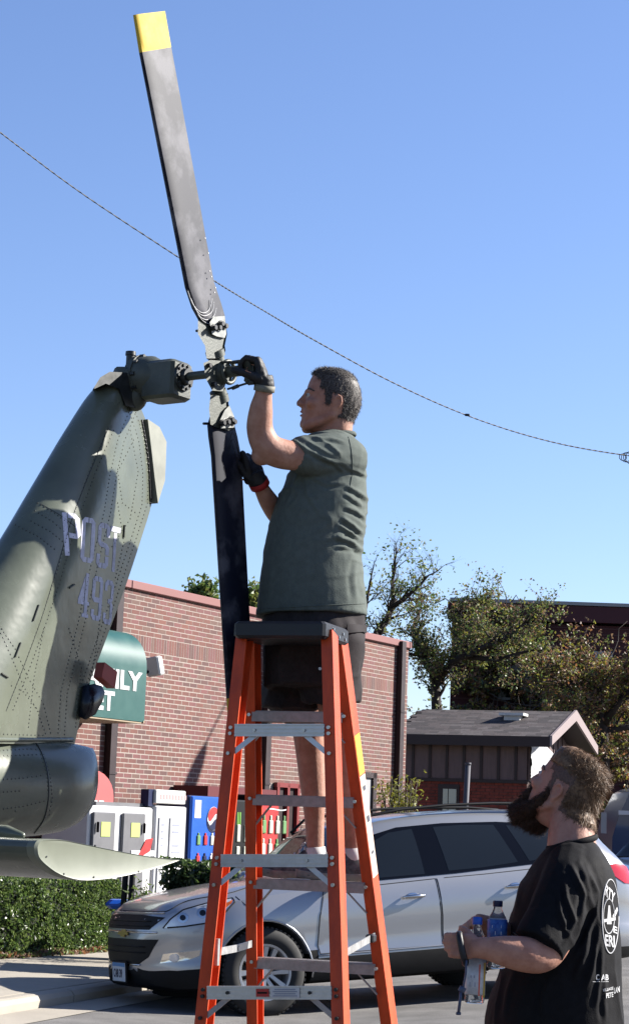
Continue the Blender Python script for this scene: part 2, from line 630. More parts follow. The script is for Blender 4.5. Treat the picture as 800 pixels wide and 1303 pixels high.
def strip(name, a, b, off, m, s0=-25, s1=60, lvl=0.0, kind='structure'):
    """band between distances a and b behind the kerb line"""
    mb = MB()
    vs, fs = [], []
    N = 120
    Q = 1 if b - a < 5 else 60
    for i in range(N + 1):
        s = s0 + (s1 - s0) * i / N
        for j in range(Q + 1):
            p = k0 + kd * s + kn * (a + (b - a) * j / Q)
            vs.append((p.x, p.y, gz(p.x) + off))
    for i in range(N):
        for j in range(Q):
            q = i * (Q + 1) + j
            fs.append((q, q + Q + 1, q + Q + 2, q + 1))
    o = mb.add(vs, fs).build(name, m, None, True)
    return tag(o, kind=kind)


strip('road', -40, 0.0, -0.004, M['asphalt'])
strip('gutter', -0.45, -0.02, 0.002, M['concrete'])
# kerb: separate cast lengths with a rounded top, low here where it drops for the driveway
curb = MB()
s = -8.0
hK = 0.11
while s < 14:
    L = 2.4
    rings = []
    for q in (s + 0.012, s + L - 0.012):
        p = k0 + kd * q
        z = gz(p.x)
        prof = [(0, -0.05), (0.0, hK * .55), (0.03, hK * .9), (0.07, hK), (0.17, hK), (0.17, -0.05)]
        rings.append([p + kn * a + Vector((0, 0, z + b - p.z)) for a, b in prof])
    curb.loft(rings)
    s += L
tag(curb.build('curb', M['concrete'], None), kind='structure')
pav = []
for i in range(12):                          # pavement slabs with open joints
    mb = MB()
    a, b = -7 + i * 2.2, -7 + (i + 1) * 2.2 - 0.012
    vs = []
    for q, d in ((a, 0.18), (b, 0.18), (b, PAVW - .02), (a, PAVW - .02)):
        p = k0 + kd * q + kn * d
        vs.append(Vector((p.x, p.y, gz(p.x) + hK - 0.002)))
    mb.prism([v - Vector((0, 0, 0.12)) for v in vs], (0, 0, 1), 0.12)
    if i == 0:
        base = strip('pavement', 0.16, PAVW, hK - 0.03, M['soil'], -10, 22)
        bpy.context.view_layer.update()
    mb.build('slab', M['concrete'], base)
# ragged edge of soil and fallen leaves between pavement and hedge
strip('planting_bed', PAVW, PAVW + 1.8, hK + 0.004, M['soil'], -10, 30)

# ------------------------------------------------------------------ brick shop
WL = P(165, 738, 28.0)
dR = ray(520, 817)
D2 = (WL.z - 1.6) / (dR.z / dR.y)
WR = P(520, 817, D2)
WTOP = WL.z
wd = (WR - WL)
wd.z = 0
WLEN = wd.length
wd.normalize()
wn = Vector((wd.y, -wd.x, 0))                # towards the street
WO = Vector((WL.x, WL.y, 0))
print('WALL', WTOP, WLEN, wd, D2)
UP = Vector((0, 0, 1))


def W(t, z, n=0.0):
    return WO + wd * t + wn * n + UP * z


def wpx(px, py, n=0.0):
    """(t, z) on the plane n metres in front of the shop wall seen at a pixel"""
    p = onplane(px, py, WO + wn * n, wn)
    return (p - WO).dot(wd), p.z


shop = empty('brick_shop', W(0, 0), 'long rose brick shop with red metal coping right of the tail fin', 'building')
T0, T1 = -6.0, WLEN
mb = MB()
mb.box(W((T0 + T1) / 2, WTOP / 2 - 0.05, -3.0), T1 - T0 - 0.02, 6.0, WTOP - 0.1, wd, wn, UP)
mb.build('wall', M['mortar'], shop)
mb = MB()
x = T0
while x < T1 - .01:
    x2 = min(x + 3.0, T1 + 0.03)
    mb.bbox(W((x + x2) / 2, WTOP - 0.06, -0.16), x2 - x - 0.006, 0.42, 0.12, 0.012, wd, wn, UP)
    x = x2
mb.build('coping', M['coping'], shop)
CH, BL = 0.0677, 0.203
# openings: (t0,t1,z0,z1)
d0, _ = wpx(347, 1000)
d1, dz = wpx(377, 993)
w0, wz1 = wpx(447, 981)
w1, wz0 = wpx(475, 1040)
OPEN = [(d0, d1, -1, 2.25), (w0, w1, wz0, wz1)]
SOL1 = WTOP - 0.12 - 9 * CH
SOL0 = SOL1 - 0.215
rb = random.Random(3)
small, big = [MB() for _ in BR], []


def hidden(t, z):
    return any(a - 0.05 < t < b + 0.05 and c < z < d for a, b, c, d in OPEN)


cells = []
row = 0
z = SOL1 - CH / 2 + 9 * CH
while z > 0.0:
    inband = SOL0 - 0.001 < z < SOL1 + 0.001
    if inband:
        z = SOL0 - CH / 2
        continue
    t = T0 + (BL / 2 if row % 2 else 0)
    while t < T1 - 0.02:
        te = min(t + BL, T1)
        if not hidden((t + te) / 2, z):
            cells.append(((t + te) / 2, z, te - t - 0.0115, CH - 0.0130))
        t += BL
    row += 1
    z -= CH
t = T0
while t < T1 - 0.03:
    cells.append((t + CH / 2, (SOL0 + SOL1) / 2, CH - 0.0115, 0.203))
    t += CH
vis = sorted([c for c in cells if -0.25 < c[0] < 2.6 and 2.0 < c[1] < 3.95], key=lambda c: c[0])
vis = set((c[0], c[1]) for c in vis[:300])
bshapes = {}
for c in cells:
    t, z, lw, hh = c
    dpt = 0.0016 + rb.uniform(-0.0008, 0.001)
    mi = rb.choices(range(5), (4, 3, 2, 2, 3))[0]
    if (t, z) in vis:
        key = (round(lw, 3), round(hh, 3), mi)
        if key not in bshapes:
            mbb = MB()
            mbb.bbox((0, 0, 0), lw, 0.03, hh, 0.002, wd, wn, UP)
            me = bpy.data.meshes.new('brick')
            me.from_pydata(mbb.v, [], mbb.f)
            me.materials.append(BR[mi])
            bshapes[key] = me
        o = bpy.data.objects.new('brick', bshapes[key])
        COL.objects.link(o)
        o.parent = shop
        o.location = W(t, z, dpt - 0.015) - shop.location
    else:
        small[mi].box(W(t, z, dpt - 0.015), lw, 0.03, hh, wd, wn, UP)
allb = MB()
for i, s_ in enumerate(small):
    allb.add(s_.v, s_.f, i)
tag(allb.build('brickwork', BR, shop, fixn=False), kind='stuff')
# end wall corner return (seen edge on) and down pipes
for px in (139, 336, 505):
    tt, _ = wpx(px, 900)
    mb = MB()
    mb.box(W(tt, WTOP / 2 - 0.02, 0.06), 0.15, 0.1, WTOP - 0.02, wd, wn, UP)
    for zz in (0.9, 2.2, 3.6):
        mb.box(W(tt, zz, 0.065), 0.18, 0.112, 0.03, wd, wn, UP)
    mb.build('downpipe', M['maroon'], shop)
dm = MB()
tm = (d0 + d1) / 2
dm.box(W(tm, 1.1, 0.0), d1 - d0, 0.05, 2.25, wd, wn, UP)
dobj = dm.build('door', M['maroon'], shop)
fm = MB()
for tt in (d0 + .05, d1 - .05, tm):
    fm.box(W(tt, 1.1, 0.05), 0.07, 0.06, 2.25, wd, wn, UP)
fm.box(W(tm, 2.2, 0.05), d1 - d0, 0.06, 0.07, wd, wn, UP)
fm.build('frame', mat('door_frame_red', (.2, .02, .02), .5), dobj)
wm = MB()
wm.box(W((w0 + w1) / 2, (wz0 + wz1) / 2, -0.01), w1 - w0 - .1, 0.03, wz1 - wz0 - .1, wd, wn, UP)
wobj = wm.build('window', M['screen'], shop)
fm = MB()
for a, b, c_, d_ in ((w0, w0 + .09, wz0, wz1), (w1 - .13, w1, wz0, wz1), (w0, w1, wz1 - .09, wz1), (w0, w1, wz0, wz0 + .06)):
    fm.box(W((a + b) / 2, (c_ + d_) / 2, 0.02), b - a, 0.05, d_ - c_, wd, wn, UP)
fm.build('window_frame', M['maroon'], wobj)

# ------------------------------------------------------------------ green awning sign
NS = 0.95
sr, sz1 = wpx(186, 872, NS)
_, szb = wpx(185, 919, NS)
_, szt = wpx(183, 850, NS)
sl = sr - 4.0
aw = empty('awning_sign', W(sr, szb), 'dark green curved awning sign with white lettering above the ice freezers', 'sign')
prof = [(0.02, szb), (NS, szb), (NS, szt)]
RQ = 0.42
for i in range(1, 9):
    a = i / 8 * pi / 2
    prof.append((NS - RQ * (1 - cos(a)), szt + 0.48 * sin(a)))
prof.append((0.02, szt + 0.52))
mb = MB()
mb.loft([[W(t, z, n) for n, z in prof] for t in (sl, sl + 1.35, sl + 2.65, sr)])
sharp(mb.build('awning', M['signgreen'], aw, True), 30)
mb = MB()
mb.box(W((sl + sr) / 2, szb - 0.012, NS / 2), sr - sl - .02, NS - 0.02, 0.02, wd, wn, UP)
for t in (sl + 1.35, sl + 2.65, sr - 0.02):
    mb.box(W(t, szb - .0, NS + 0.004), 0.025, 0.01, 0.03, wd, wn, UP)
mb.build('soffit', M['tan'], aw)
mb = MB()
ty, ey = wpx(181, 860, NS)
_, ez = wpx(181, 880, NS)
lh = wpx(150, 852, NS)[1] - wpx(150, 875, NS)[1]
put_text(mb, 'FAMILY', lh / 0.70, W(ty - 1.5, wpx(181, 879.5, NS)[1], NS + 0.003), wd, UP, wn, width=1.5, bold=0.012)
tt_, _ = wpx(146, 880, NS)
put_text(mb, 'MARKET', lh / 0.70, W(tt_ - 1.5, wpx(146, 904, NS)[1], NS + 0.003), wd, UP, wn, width=1.5, bold=0.012)
mb.build('lettering', M['white'], aw)

# wall floodlight
ft, fz = wpx(197, 848, 0.25)
fl = empty('wall_floodlight', W(ft, fz), 'small white floodlight fixed to the brick beside the green awning', 'lamp')
mb = MB()
ax = (UP * 1.0 + wd * -0.16 - wn * 0.15).normalized()
sd_ = wd.cross(ax).normalized()
mb.bbox(W(ft, fz, 0.25), 0.14, 0.22, 0.27, 0.02, (sd_.cross(ax)).normalized(), sd_, ax)
mb.build('housing', M['offwhite'], fl)
mb = MB()
mb.tube([W(ft - 0.16, fz - 0.12, 0.0), W(ft - .1, fz - .1, 0.15), W(ft, fz - .05, .22)], 0.022, 8)
mb.cyl(W(ft - 0.16, fz - .12, .02), wn, 0.05, 0.04, 12)
mb.build('arm', M['black'], fl)

# ------------------------------------------------------------------ machines along the wall
def wbox(mb, t0, t1, z0, z1, n0, n1, mi=0, r=0.0):
    c = W((t0 + t1) / 2, (z0 + z1) / 2, (n0 + n1) / 2)
    if r:
        mb.bbox(c, t1 - t0, n1 - n0, z1 - z0, r, wd, wn, UP, mi)
    else:
        mb.box(c, t1 - t0, n1 - n0, z1 - z0, wd, wn, UP, mi)


NF = 1.0        # machine fronts
def tz(px, py, n=NF):
    return wpx(px, py, n)


a0 = tz(112, 1060)[0]
a1 = tz(194, 1060)[0]
ztop = tz(150, 1026)[1]
ice = empty('ice_freezer', W((a0 + a1) / 2, 0.1, 0.6), 'white outdoor ice freezer with two grey doors and yellow notes', 'freezer')
mb = MB()
wbox(mb, a0, a1, 0.05, ztop, 0.3, NF, r=0.02)
mb.build('cabinet', M['white'], ice)
mb = MB()
wbox(mb, a0 + .3, a1 + .3, ztop, ztop + 0.05, 0.35, NF - .1)
mb.build('lid', M['greydoor'], ice)
for x0, x1 in ((115, 143), (153, 181)):
    t0, t1 = tz(x0, 1060)[0], tz(x1, 1060)[0]
    mb = MB()
    wbox(mb, t0, t1, 0.35, ztop - 0.08, NF + 0.005, NF + 0.045, r=0.012)
    d = mb.build('door', M['greydoor'], ice)
    mb = MB()
    hx = t0 + 0.06 if x0 < 130 else t1 - 0.06
    wbox(mb, hx - .011, hx + .011, ztop - .33, ztop - .2, NF + .05, NF + .09, r=.01)
    mb.build('handle', M['black'], d)
    mb = MB()
    tc = (t0 + t1) / 2 + .03
    wbox(mb, tc - .11, tc + .09, ztop - .38, ztop - .2, NF + .047, NF + .052)
    nobj = mb.build('note', M['notey'], d)
mb = MB()
t_, z_ = tz(181, 1078)
mb.prism([W(t_ - .22, z_ - .16, NF + .05), W(t_ + .1, z_ - .05, NF + .05), W(t_ + .16, z_ + .12, NF + .05), W(t_, z_ + .1, NF + .05)], wn, .01)
mb.build('red_swoosh', M['red'], ice)
mb = MB()
t_, z_ = tz(176, 1086)
wbox(mb, t_ - .25, t_ + .3, z_ - .03, z_ + .04, NF + .047, NF + .056)
mb.build('white_stripe', M['paper'], ice)

b0, b1 = tz(194, 1060)[0] + 0.02, tz(234, 1060)[0]
cab = empty('price_cabinet', W((b0 + b1) / 2, .1, .9), 'white steel cabinet with two papered panes and a small header sign', 'cabinet')
mb = MB()
wbox(mb, b0, b1, 0.05, ztop + .03, 0.5, NF + .03, r=.015)
mb.build('case', M['white'], cab)
bm_ = (b0 + b1) / 2
for t0, t1 in ((b0 + .07, bm_ - .12), (bm_ - .04, b1 - .1)):
    mb = MB()
    wbox(mb, t0, t1, ztop - 1.22, ztop - .12, NF + .035, NF + .05)
    pn_ = mb.build('pane', M['paper'], cab)
    mb = MB()
    rr = random.Random(int(t0 * 100))
    for k in range(11):
        zz = ztop - .2 - k * .09
        if rr.random() < .8:
            e = rr.uniform(.35, .95)
            wbox(mb, t0 + .05, t0 + .05 + (t1 - t0 - .1) * e, zz - rr.uniform(.012, .03), zz, NF + .051, NF + .054)
    mb.build('print', M['greytext'], pn_)
mb = MB()
wbox(mb, b0 + .0, b1 - .02, ztop + .06, ztop + .24, NF - .2, NF + .02, r=.01)
hd = mb.build('header', M['offwhite'], cab)
mb = MB()
wbox(mb, b0 - .12, b0 + .0, ztop + .02, ztop + .24, NF - .14, NF - .02)
mb.build('junction_box', M['navy'], cab)
mb = MB()
for k in range(9):
    wbox(mb, b0 + .1 + k * .075, b0 + .15 + k * .075, ztop + .12, ztop + .18, NF + .021, NF + .024)
mb.build('header_print', mat('faint_red_print', (.6, .35, .35), .7), hd)


def vend(name, label, x0, x1, ytop, m, group=None):
    t0, t1 = tz(x0, 1060)[0], tz(x1, 1060)[0]
    zt = tz((x0 + x1) / 2, ytop)[1]
    e = empty(name, W((t0 + t1) / 2, .1, .9), label, 'vending machine', group)
    mb = MB()
    wbox(mb, t0, t1, 0.06, zt, 0.45, NF - .03, r=.02)
    mb.build('cabinet', M['navy'] if m is M['bluemach'] else M['black'], e)
    mb = MB()
    wbox(mb, t0 + .01, t1 - .01, 0.1, zt - .01, NF - .03, NF + .02, r=.015)
    f = mb.build('front_panel', m, e)
    return e, f, t0, t1, zt


e, f, t0, t1, zt = vend('blue_vending_machine', 'bright blue soda vending machine with a round red white and blue emblem', 241, 288, 1013, M['bluemach'])
wv = t1 - t0
# round emblem: red top, white wave, blue bottom
cx, cz, R = t0 + wv * .58, zt - .30, .16
def disc(fn, n0, m, nm, par):
    mb = MB()
    pts = fn()
    mb.prism([W(cx + a, cz + b, n0) for a, b in pts], wn, .004)
    return mb.build(nm, m, par)
NN = 28
disc(lambda: [(R * 1.08 * cos(2 * pi * i / NN) * 1.0, -.02 + R * 1.08 * sin(2 * pi * i / NN)) for i in range(NN)], NF + .021, M['navy'], 'emblem_shadow', f)
disc(lambda: [(R * cos(2 * pi * i / NN), R * sin(2 * pi * i / NN)) for i in range(NN)], NF + .026, M['paper'], 'emblem_disc', f)
def redcap():
    top = [(R * .97 * cos(a), R * .97 * sin(a)) for a in [radians(20 + i * 150 / 14) for i in range(15)]]
    wave = [(R * (-.9 + 1.8 * i / 10), R * (.12 + .16 * sin(i / 10 * 2 * pi + 3.4)) + .05 * (i - 5) / 5) for i in range(1, 10)]
    return top + wave
disc(redcap, NF + .031, M['red'], 'emblem_red', f)
def bluecup():
    bot = [(R * .97 * cos(a), R * .97 * sin(a)) for a in [radians(195 + i * 140 / 14) for i in range(15)]]
    wave = [(R * (.8 - 1.6 * i / 10), R * (-.28 + .13 * sin((10 - i) / 10 * 2 * pi + 3.4)) + .04 * (5 - i) / 5) for i in range(1, 10)]
    return bot + wave
disc(bluecup, NF + .031, M['navy'], 'emblem_blue', f)
mb = MB()
wbox(mb, t0 + .08, t0 + .24, zt - .3, zt - .06, NF + .021, NF + .025)
mb.build('notice', M['paper'], f)
cols = [M['cangreen'], M['canred'], M['cream'], M['paper']]
for r_ in range(2):
    for k in range(5):
        tt = t0 + .2 + k * .18
        zz = zt - .58 - r_ * .27
        mb = MB()
        wbox(mb, tt - .045, tt + .045, zz - .08, zz + .05, NF + .02, NF + .04, r=.015)
        wbox(mb, tt - .02, tt + .02, zz + .05, zz + .085, NF + .02, NF + .035, r=.008)
        mb.build('bottle_picture', cols[(k + r_ * 1) % 4] if r_ == 0 else [M['canred'], M['navy'], M['paper'], M['cream']][k % 4], f)

e, f, t0, t1, zt = vend('black_vending_machine', 'black energy drink vending machine between the orange ladder rails', 292, 322, 1018, M['black'])
mb = MB()
for k in range(3):
    tt = t0 + .16 + k * .04
    wbox(mb, tt, tt + .018, zt - .4 + k % 2 * .03, zt - .17, NF + .021, NF + .026)
mb.build('claw_mark', M['lime'], f)
mb = MB()
for k in range(5):
    wbox(mb, t0 + .42 + k * .085, t0 + .48 + k * .085, zt - .30, zt - .22, NF + .021, NF + .025)
mb.build('print', M['paper'], f)
for r_ in range(2):
    for k in range(4):
        tt = t0 + .2 + k * .21
        zz = zt - .46 - r_ * .30
        mb = MB()
        wbox(mb, tt - .045, tt + .045, zz - .12, zz + .12, NF + .02, NF + .04, r=.03)
        bt = mb.build('can_picture', M['cream'], f)

e, f, t0, t1, zt = vend('red_vending_machine', 'red soda vending machine with rows of pale bottle pictures behind the ladder', 327, 352, 1012, M['red'])
for r_ in range(3):
    for k in range(4):
        tt = t0 + .14 + k * .2
        zz = zt - .42 - r_ * .33
        mb = MB()
        wbox(mb, tt - .055, tt + .055, zz - .12, zz + .07, NF + .02, NF + .045, r=.03)
        wbox(mb, tt - .025, tt + .025, zz + .07, zz + .14, NF + .02, NF + .04, r=.012)
        mb.build('bottle_picture', M['cream'] if (k + r_) % 3 else M['cangreen'], f)
mb = MB()
put_text(mb, 'DRINKS'[:0] or '~', .2, W(t0 + .2, zt - .25, NF + .02), wd, UP, wn, width=.6)
mb.build('white_wave', M['paper'], f)
# dark red canopy panel over the machines
c0, cz1 = wpx(265, 1000, .6)
c1, _ = wpx(352, 1003, .6)
mb = MB()
wbox(mb, c0, c1, cz1 - .22, cz1, 0.03, .6)
tag(mb.build('red_canopy', mat('deep_red_panel', (.12, .01, .015), .5), None), 'low dark red canopy panel on the brick above the vending machines', 'canopy')

# red round-topped sign and dark post left of the freezer
t_, z_ = wpx(122, 980, .3)
sg = empty('red_sign', W(t_, .1, .3), 'red round-topped sign with faded white print left of the freezer', 'sign')
hw = .5
pts = [(-hw, -1.2), (hw, -1.2), (hw, -.35)] + [(hw * cos(a), -.35 + .35 * sin(a)) for a in [pi * i / 12 for i in range(1, 12)]] + [(-hw, -.35)]
mb = MB()
mb.prism([W(t_ + a - .12, z_ + b, .3) for a, b in pts], wn, .05)
mb.build('board', mat('faded_red', (.55, .1, .1), .6), sg)
mb = MB()
for zz, hh, ws in ((-.42, .06, (-.3, .3)), (-.55, .05, (-.35, .36)), (-.75, .1, (-.1, .12)), (-.9, .16, (-.36, .38))):
    n_ = 4
    for k in range(n_):
        a = ws[0] + (ws[1] - ws[0]) * k / n_
        wbox(mb, t_ + a - .12, t_ + a - .12 + (ws[1] - ws[0]) / n_ * .78, z_ + zz - hh / 2, z_ + zz + hh / 2, .351, .356)
mb.build('print', M['paper'], sg)
mb = MB()
wbox(mb, t_ - .45, t_ + .35, .05, z_ - 1.2, .1, .28)
mb.build('stand', M['maroon'], sg)
p = P(107, 969, 26.6)
mb = MB()
mb.bbox(Vector((p.x, p.y, p.z / 2)), .26, .26, p.z, .02)
tag(mb.build('canopy_post', M['maroon'], None), 'square dark maroon post standing beside the tail boom', 'post')

# fence posts / bollards, blue bin
for px, lb in ((160, 'left thin black pole between hedge and car hood'), (169, 'right thin black pole nearest the car hood')):
    p = P(px, 1112, 22.5)
    mb = MB()
    mb.tube([Vector((p.x - .02, p.y, gz(p.x))), Vector((p.x, p.y, p.z))], .032, 10, round_ends=True)
    tag(mb.build('thin_pole', M['black'], None, True), lb, 'pole', 'thin poles by the hedge')
p = P(163, 1145, 23)
bb = empty('blue_bin', Vector((p.x, p.y, gz(p.x))), 'low white bin with a blue lid behind the hedge end', 'bin')
mb = MB()
mb.bbox(Vector((p.x + .02, p.y, (gz(p.x) + p.z) / 2 - .06)), .36, .3, p.z - gz(p.x) - .1, .03)
mb.build('tub', M['offwhite'], bb)
mb = MB()
mb.bbox(Vector((p.x, p.y, p.z - .05)), .46, .36, .1, .04)
mb.build('lid', M['bluemach'], bb)

# ------------------------------------------------------------------ brown shed
gs0, gs1 = P(500, 935, 45), P(683, 938, 43.9)
gd = gs1 - gs0
gd.z = 0
gd.normalize()
gn = Vector((gd.y, -gd.x, 0))
GL = (gs1 - gs0).dot(gd)
GO = Vector((gs0.x, gs0.y, 0))
zE = gs0.z
GW = 4.5
ridge = P(713, 897, 48)
zR = P(713, 897, 43.3).z
print('SHED', GL, zE, zR)


def G(a, z, n=0):
    return GO + gd * a + gn * n + UP * z


shed = empty('brown_shed', G(GL / 2, .6), 'brown board and red brick shed with a shingled gable roof beyond the car', 'building')
zB = P(600, 993, 45).z
mb = MB()
wall_in = .28
def GX(a0, a1, z0, z1, n0, n1, mb, r=0):
    c = G((a0 + a1) / 2, (z0 + z1) / 2, (n0 + n1) / 2)
    if r:
        mb.bbox(c, a1 - a0, n1 - n0, z1 - z0, r, gd, gn, UP)
    else:
        mb.box(c, a1 - a0, n1 - n0, z1 - z0, gd, gn, UP)
GX(0, GL - wall_in, .1, zB, -GW, -.3, mb)
mb.build('wall', M['shed_brick'], shed)
mb = MB()
z = .15
row = 0
while z < zB - .03:
    a = (BL / 2 if row % 2 else 0)
    while a < GL - wall_in - .02:
        e_ = min(a + BL, GL - wall_in)
        GX(a, e_ - .012, z, z + CH - .012, -.302, -.286, mb)
        a += BL
    n_ = -.4
    z += CH
    row += 1
sh = mb.build('brickwork', mat('shed_red_brick', (.22, .045, .03), .85, var=.3, vscale=6), shed, fixn=False)
tag(sh, kind='stuff')
mb = MB()
GX(0, GL - wall_in, zB, zE + .02, -GW, -.31, mb)
mb.prism([G(GL - wall_in, zE, -.31), G(GL - wall_in, zE, -GW), G(GL - wall_in, zR - .12, -(GW + .3) / 2 )], gd, -.05)
mb.build('upper_wall', M['boards'], shed)
a = 0.0
while a < GL - wall_in - .1:
    mb = MB()
    GX(a + .012, min(a + .37, GL - wall_in), zB + .02, zE - .02, -.31, -.285, mb, .006)
    mb.build('siding_board', M['boards'], shed)
    mb = MB()
    GX(a - .03, a + .03, zB + .02, zE - .02, -.31, -.255, mb, .004)
    mb.build('batten', M['trimbrown'], shed)
    a += .385
for k in range(10):                           # gable end boards
    n0 = -.35 - k * .45
    zt_ = zE + (zR - zE) * (1 - abs((-n0 - .2) - GW / 2) / (GW / 2)) - .12
    mb = MB()
    c0_, c1_ = n0 - .43, n0
    mb.box(G(GL - wall_in + .012, (zB + zt_) / 2, (c0_ + c1_) / 2), .024, c1_ - c0_, zt_ - zB, gd, gn, UP)
    mb.box(G(GL - wall_in + .03, (zB + zt_) / 2, c1_), .04, .05, zt_ - zB, gd, gn, UP)
    mb.build('siding_board', M['boards'], shed)
mb = MB()
GX(0, GL - wall_in + .03, zB - .05, zB + .02, -.33, -.24, mb)
mb.build('band_board', M['trimbrown'], shed)
mb = MB()
slope = (zR - zE) / (GW / 2 + .0)
hn = GW / 2
for sgn in (0, 1):
    if sgn == 0:
        a, b = (0.05, zE), (-hn, zR)
    else:
        a, b = (-GW - .05, zE), (-hn, zR)
    mb.prism([G(-.1, a[1], a[0]), G(GL + .3, a[1], a[0]), G(GL + .3, b[1], b[0]), G(-.1, b[1], b[0])], UP, -.12)
mb.build('roof', M['trimbrown'], shed)
mb = [MB() for _ in SH]
rs = random.Random(5)
nrow = 17
slen = sqrt(hn ** 2 + (zR - zE) ** 2)
un = Vector((-(hn) / slen, 0, (zR - zE) / slen))
ud = gn * un.x + UP * un.z
nn_ = (gn * un.z * 1 + UP * hn / slen)
for r_ in range(nrow):
    s_ = r_ * slen / nrow
    a = -.1 + (r_ % 3) * .09
    while a < GL + .28:
        wdt = rs.uniform(.2, .34)
        e_ = min(a + wdt, GL + .31)
        c = G((a + e_) / 2, zE, .07) + ud * (s_ + slen / nrow / 2) + nn_ * (.004 + .008)
        mb[rs.choices((0, 1, 2), (4, 3, 2))[0]].box(c, e_ - a - .006, slen / nrow + .03, .012 + rs.uniform(0, .004), gd, ud, nn_)
        a = e_
aa = MB()
for i, q in enumerate(mb):
    aa.add(q.v, q.f, i)
tag(aa.build('shingles', SH, shed, fixn=False), kind='stuff')
mb = MB()
GX(-.1, GL + .3, zE - .2, zE + .02, .03, .1, mb)
mb.build('gutter_board', M['trimbrown'], shed)
mb = MB()
for a, b in (((.1, zE - .16), (-hn, zR - .04)), ((-GW - .1, zE - .16), (-hn, zR - .04))):
    mb.prism([G(GL + .3, a[1], a[0]), G(GL + .3, a[1] + .2, a[0]), G(GL + .3, b[1] + .1, b[0]), G(GL + .3, b[1] - .14, b[0])], gd, .05)
mb.build('rake_trim', M['rake'], shed)
# roof vent
v_ = P(638, 900, 44.6)
mb = MB()
c = G((v_ - GO).dot(gd), 0, 0)
vn = -1.45
cz_ = zE + (-vn) * (zR - zE) / hn
va = (v_ - GO).dot(gd)
mb.prism([G(va - .28, cz_ + .1, vn - .22), G(va + .28, cz_ + .1, vn - .22), G(va + .28, cz_ + .1, vn + .22), G(va - .28, cz_ + .1, vn + .22)], UP, .06)
mb.box(G(va, cz_ + .02, vn), .36, .3, .18, gd, gn, UP)
mb.build('roof_vent', M['offwhite'], shed)
# plastic sheet stapled on the gable end
rs = random.Random(9)
vs, fs = [], []
pl = G(GL - wall_in + .09, 0, 0)
nx, nz = 22, 22
z0_, z1_ = P(690, 990, 43.9).z, P(690, 938, 43.9).z
for j in range(nz + 1):
    for i in range(nx + 1):
        u, v = i / nx, j / nz
        top = z1_ - (.55 * u ** 1.3)
        zz = z0_ + (top - z0_) * v
        nb = noise.noise(Vector((u * 7, v * 4, 0))) * .07 + noise.noise(Vector((u * 19, v * 9, 3))) * .03
        vs.append(G(GL - wall_in + .1 + abs(nb) + .02, zz + .05 * noise.noise(Vector((u * 6, 9, 0))), -.12 - u * 3.8))
for j in range(nz):
    for i in range(nx):
        q = j * (nx + 1) + i
        fs.append((q, q + 1, q + nx + 2, q + nx + 1))
mb = MB().add(vs, fs)
o = mb.build('plastic_sheet', M['wrap'], None, True)
tag(o, 'crumpled white plastic sheet covering the gable end of the brown shed', 'sheet')
# shed door
da, dzt = None, P(565, 998, 45).z
a0_ = (P(550, 998, 44.5) - GO).dot(gd)
a1_ = (P(580, 998, 44.5) - GO).dot(gd)
mb = MB()
GX(a0_, a1_, .2, dzt, -.3, -.24, mb)
dd = mb.build('door', M['trimbrown'], shed)
mb = MB()
GX(a0_ + .12, (a0_ + a1_) / 2 - .01, .25, dzt - .1, -.24, -.22, mb)
GX((a0_ + a1_) / 2 + .01, a1_ - .06, .25, dzt - .1, -.24, -.22, mb)
mb.build('pane', M['cream'], dd)
p = P(595, 972, 26)
q = P(590, 1060, 26)
mb = MB()
mb.tube([Vector((q.x, q.y, gz(q.x))), q, p], .036, 10)
mb.cyl(p, UP, .04, .03, 10)
tag(mb.build('metal_post', mat('grey_galvanised', (.07, .07, .09), .7), None, True), 'plain grey metal post in front of the brown shed door', 'post')

# ------------------------------------------------------------------ far hall with vine
fb0 = P(575, 772, 66)
fb = empty('far_hall', Vector((fb0.x + 5, 70, 0)), 'large dark brick hall with a deep red fascia beyond the trees', 'building')
zt = P(740, 772, 66).z
mb = MB()
mb.loft([[Vector((a_, b_, z_)) for a_, b_ in ((fb0.x, 66), (fb0.x + 28, 66), (fb0.x + 28, 86), (fb0.x * 86 / 66 + .4, 86))] for z_ in (0, zt - .6)])
mb.build('wall', M['farbrick'], fb)
mb = MB()
mb.box((fb0.x + 14, 65.9, zt - .27), 28.3, .3, .52)
mb.build('fascia', M['fascia'], fb)
mb = MB()
mb.loft([[Vector((a_, b_, z_)) for a_, b_ in ((fb0.x - .1, 65.7), (fb0.x + 28, 65.7), (fb0.x + 28, 86), (fb0.x * 86 / 66 + .4, 86))] for z_ in (zt + .01, zt + .12)])
for k in range(3, 9):
    mb.bbox((fb0.x + 4.5 + k * 2.3 + (k % 3) * .4, 66, zt + .14), .5 + (k % 2) * .4, .4, .12, .03)
mb.build('roof_edge', M['screen'], fb)
mb = MB()
yb = 65.99
zz = zt - .7
r_ = 0
while zz > zt - 8:
    mb.box((fb0.x + 14, yb, zz), 27.8, .03, .035)
    zz -= .2
    r_ += 1
tag(mb.build('course_lines', mat('far_mortar', (.11, .05, .05), .9), fb), kind='stuff')
for px in (655, 700, 757):
    p = P(px, 860, 65.9)
    mb = MB()
    mb.box((p.x, 65.93, p.z), 1.0, .1, 1.5)
    wi = mb.build('window', M['glass'], fb)
    mb = MB()
    for a in (-.5, .5, 0):
        mb.box((p.x + a, 65.87, p.z), .08, .08, 1.55)
    mb.box((p.x, 65.86, p.z + .75), 1.1, .09, .08)
    mb.box((p.x, 65.86, p.z - .75), 1.1, .09, .08)
    mb.build('window_frame', M['screen'], wi)




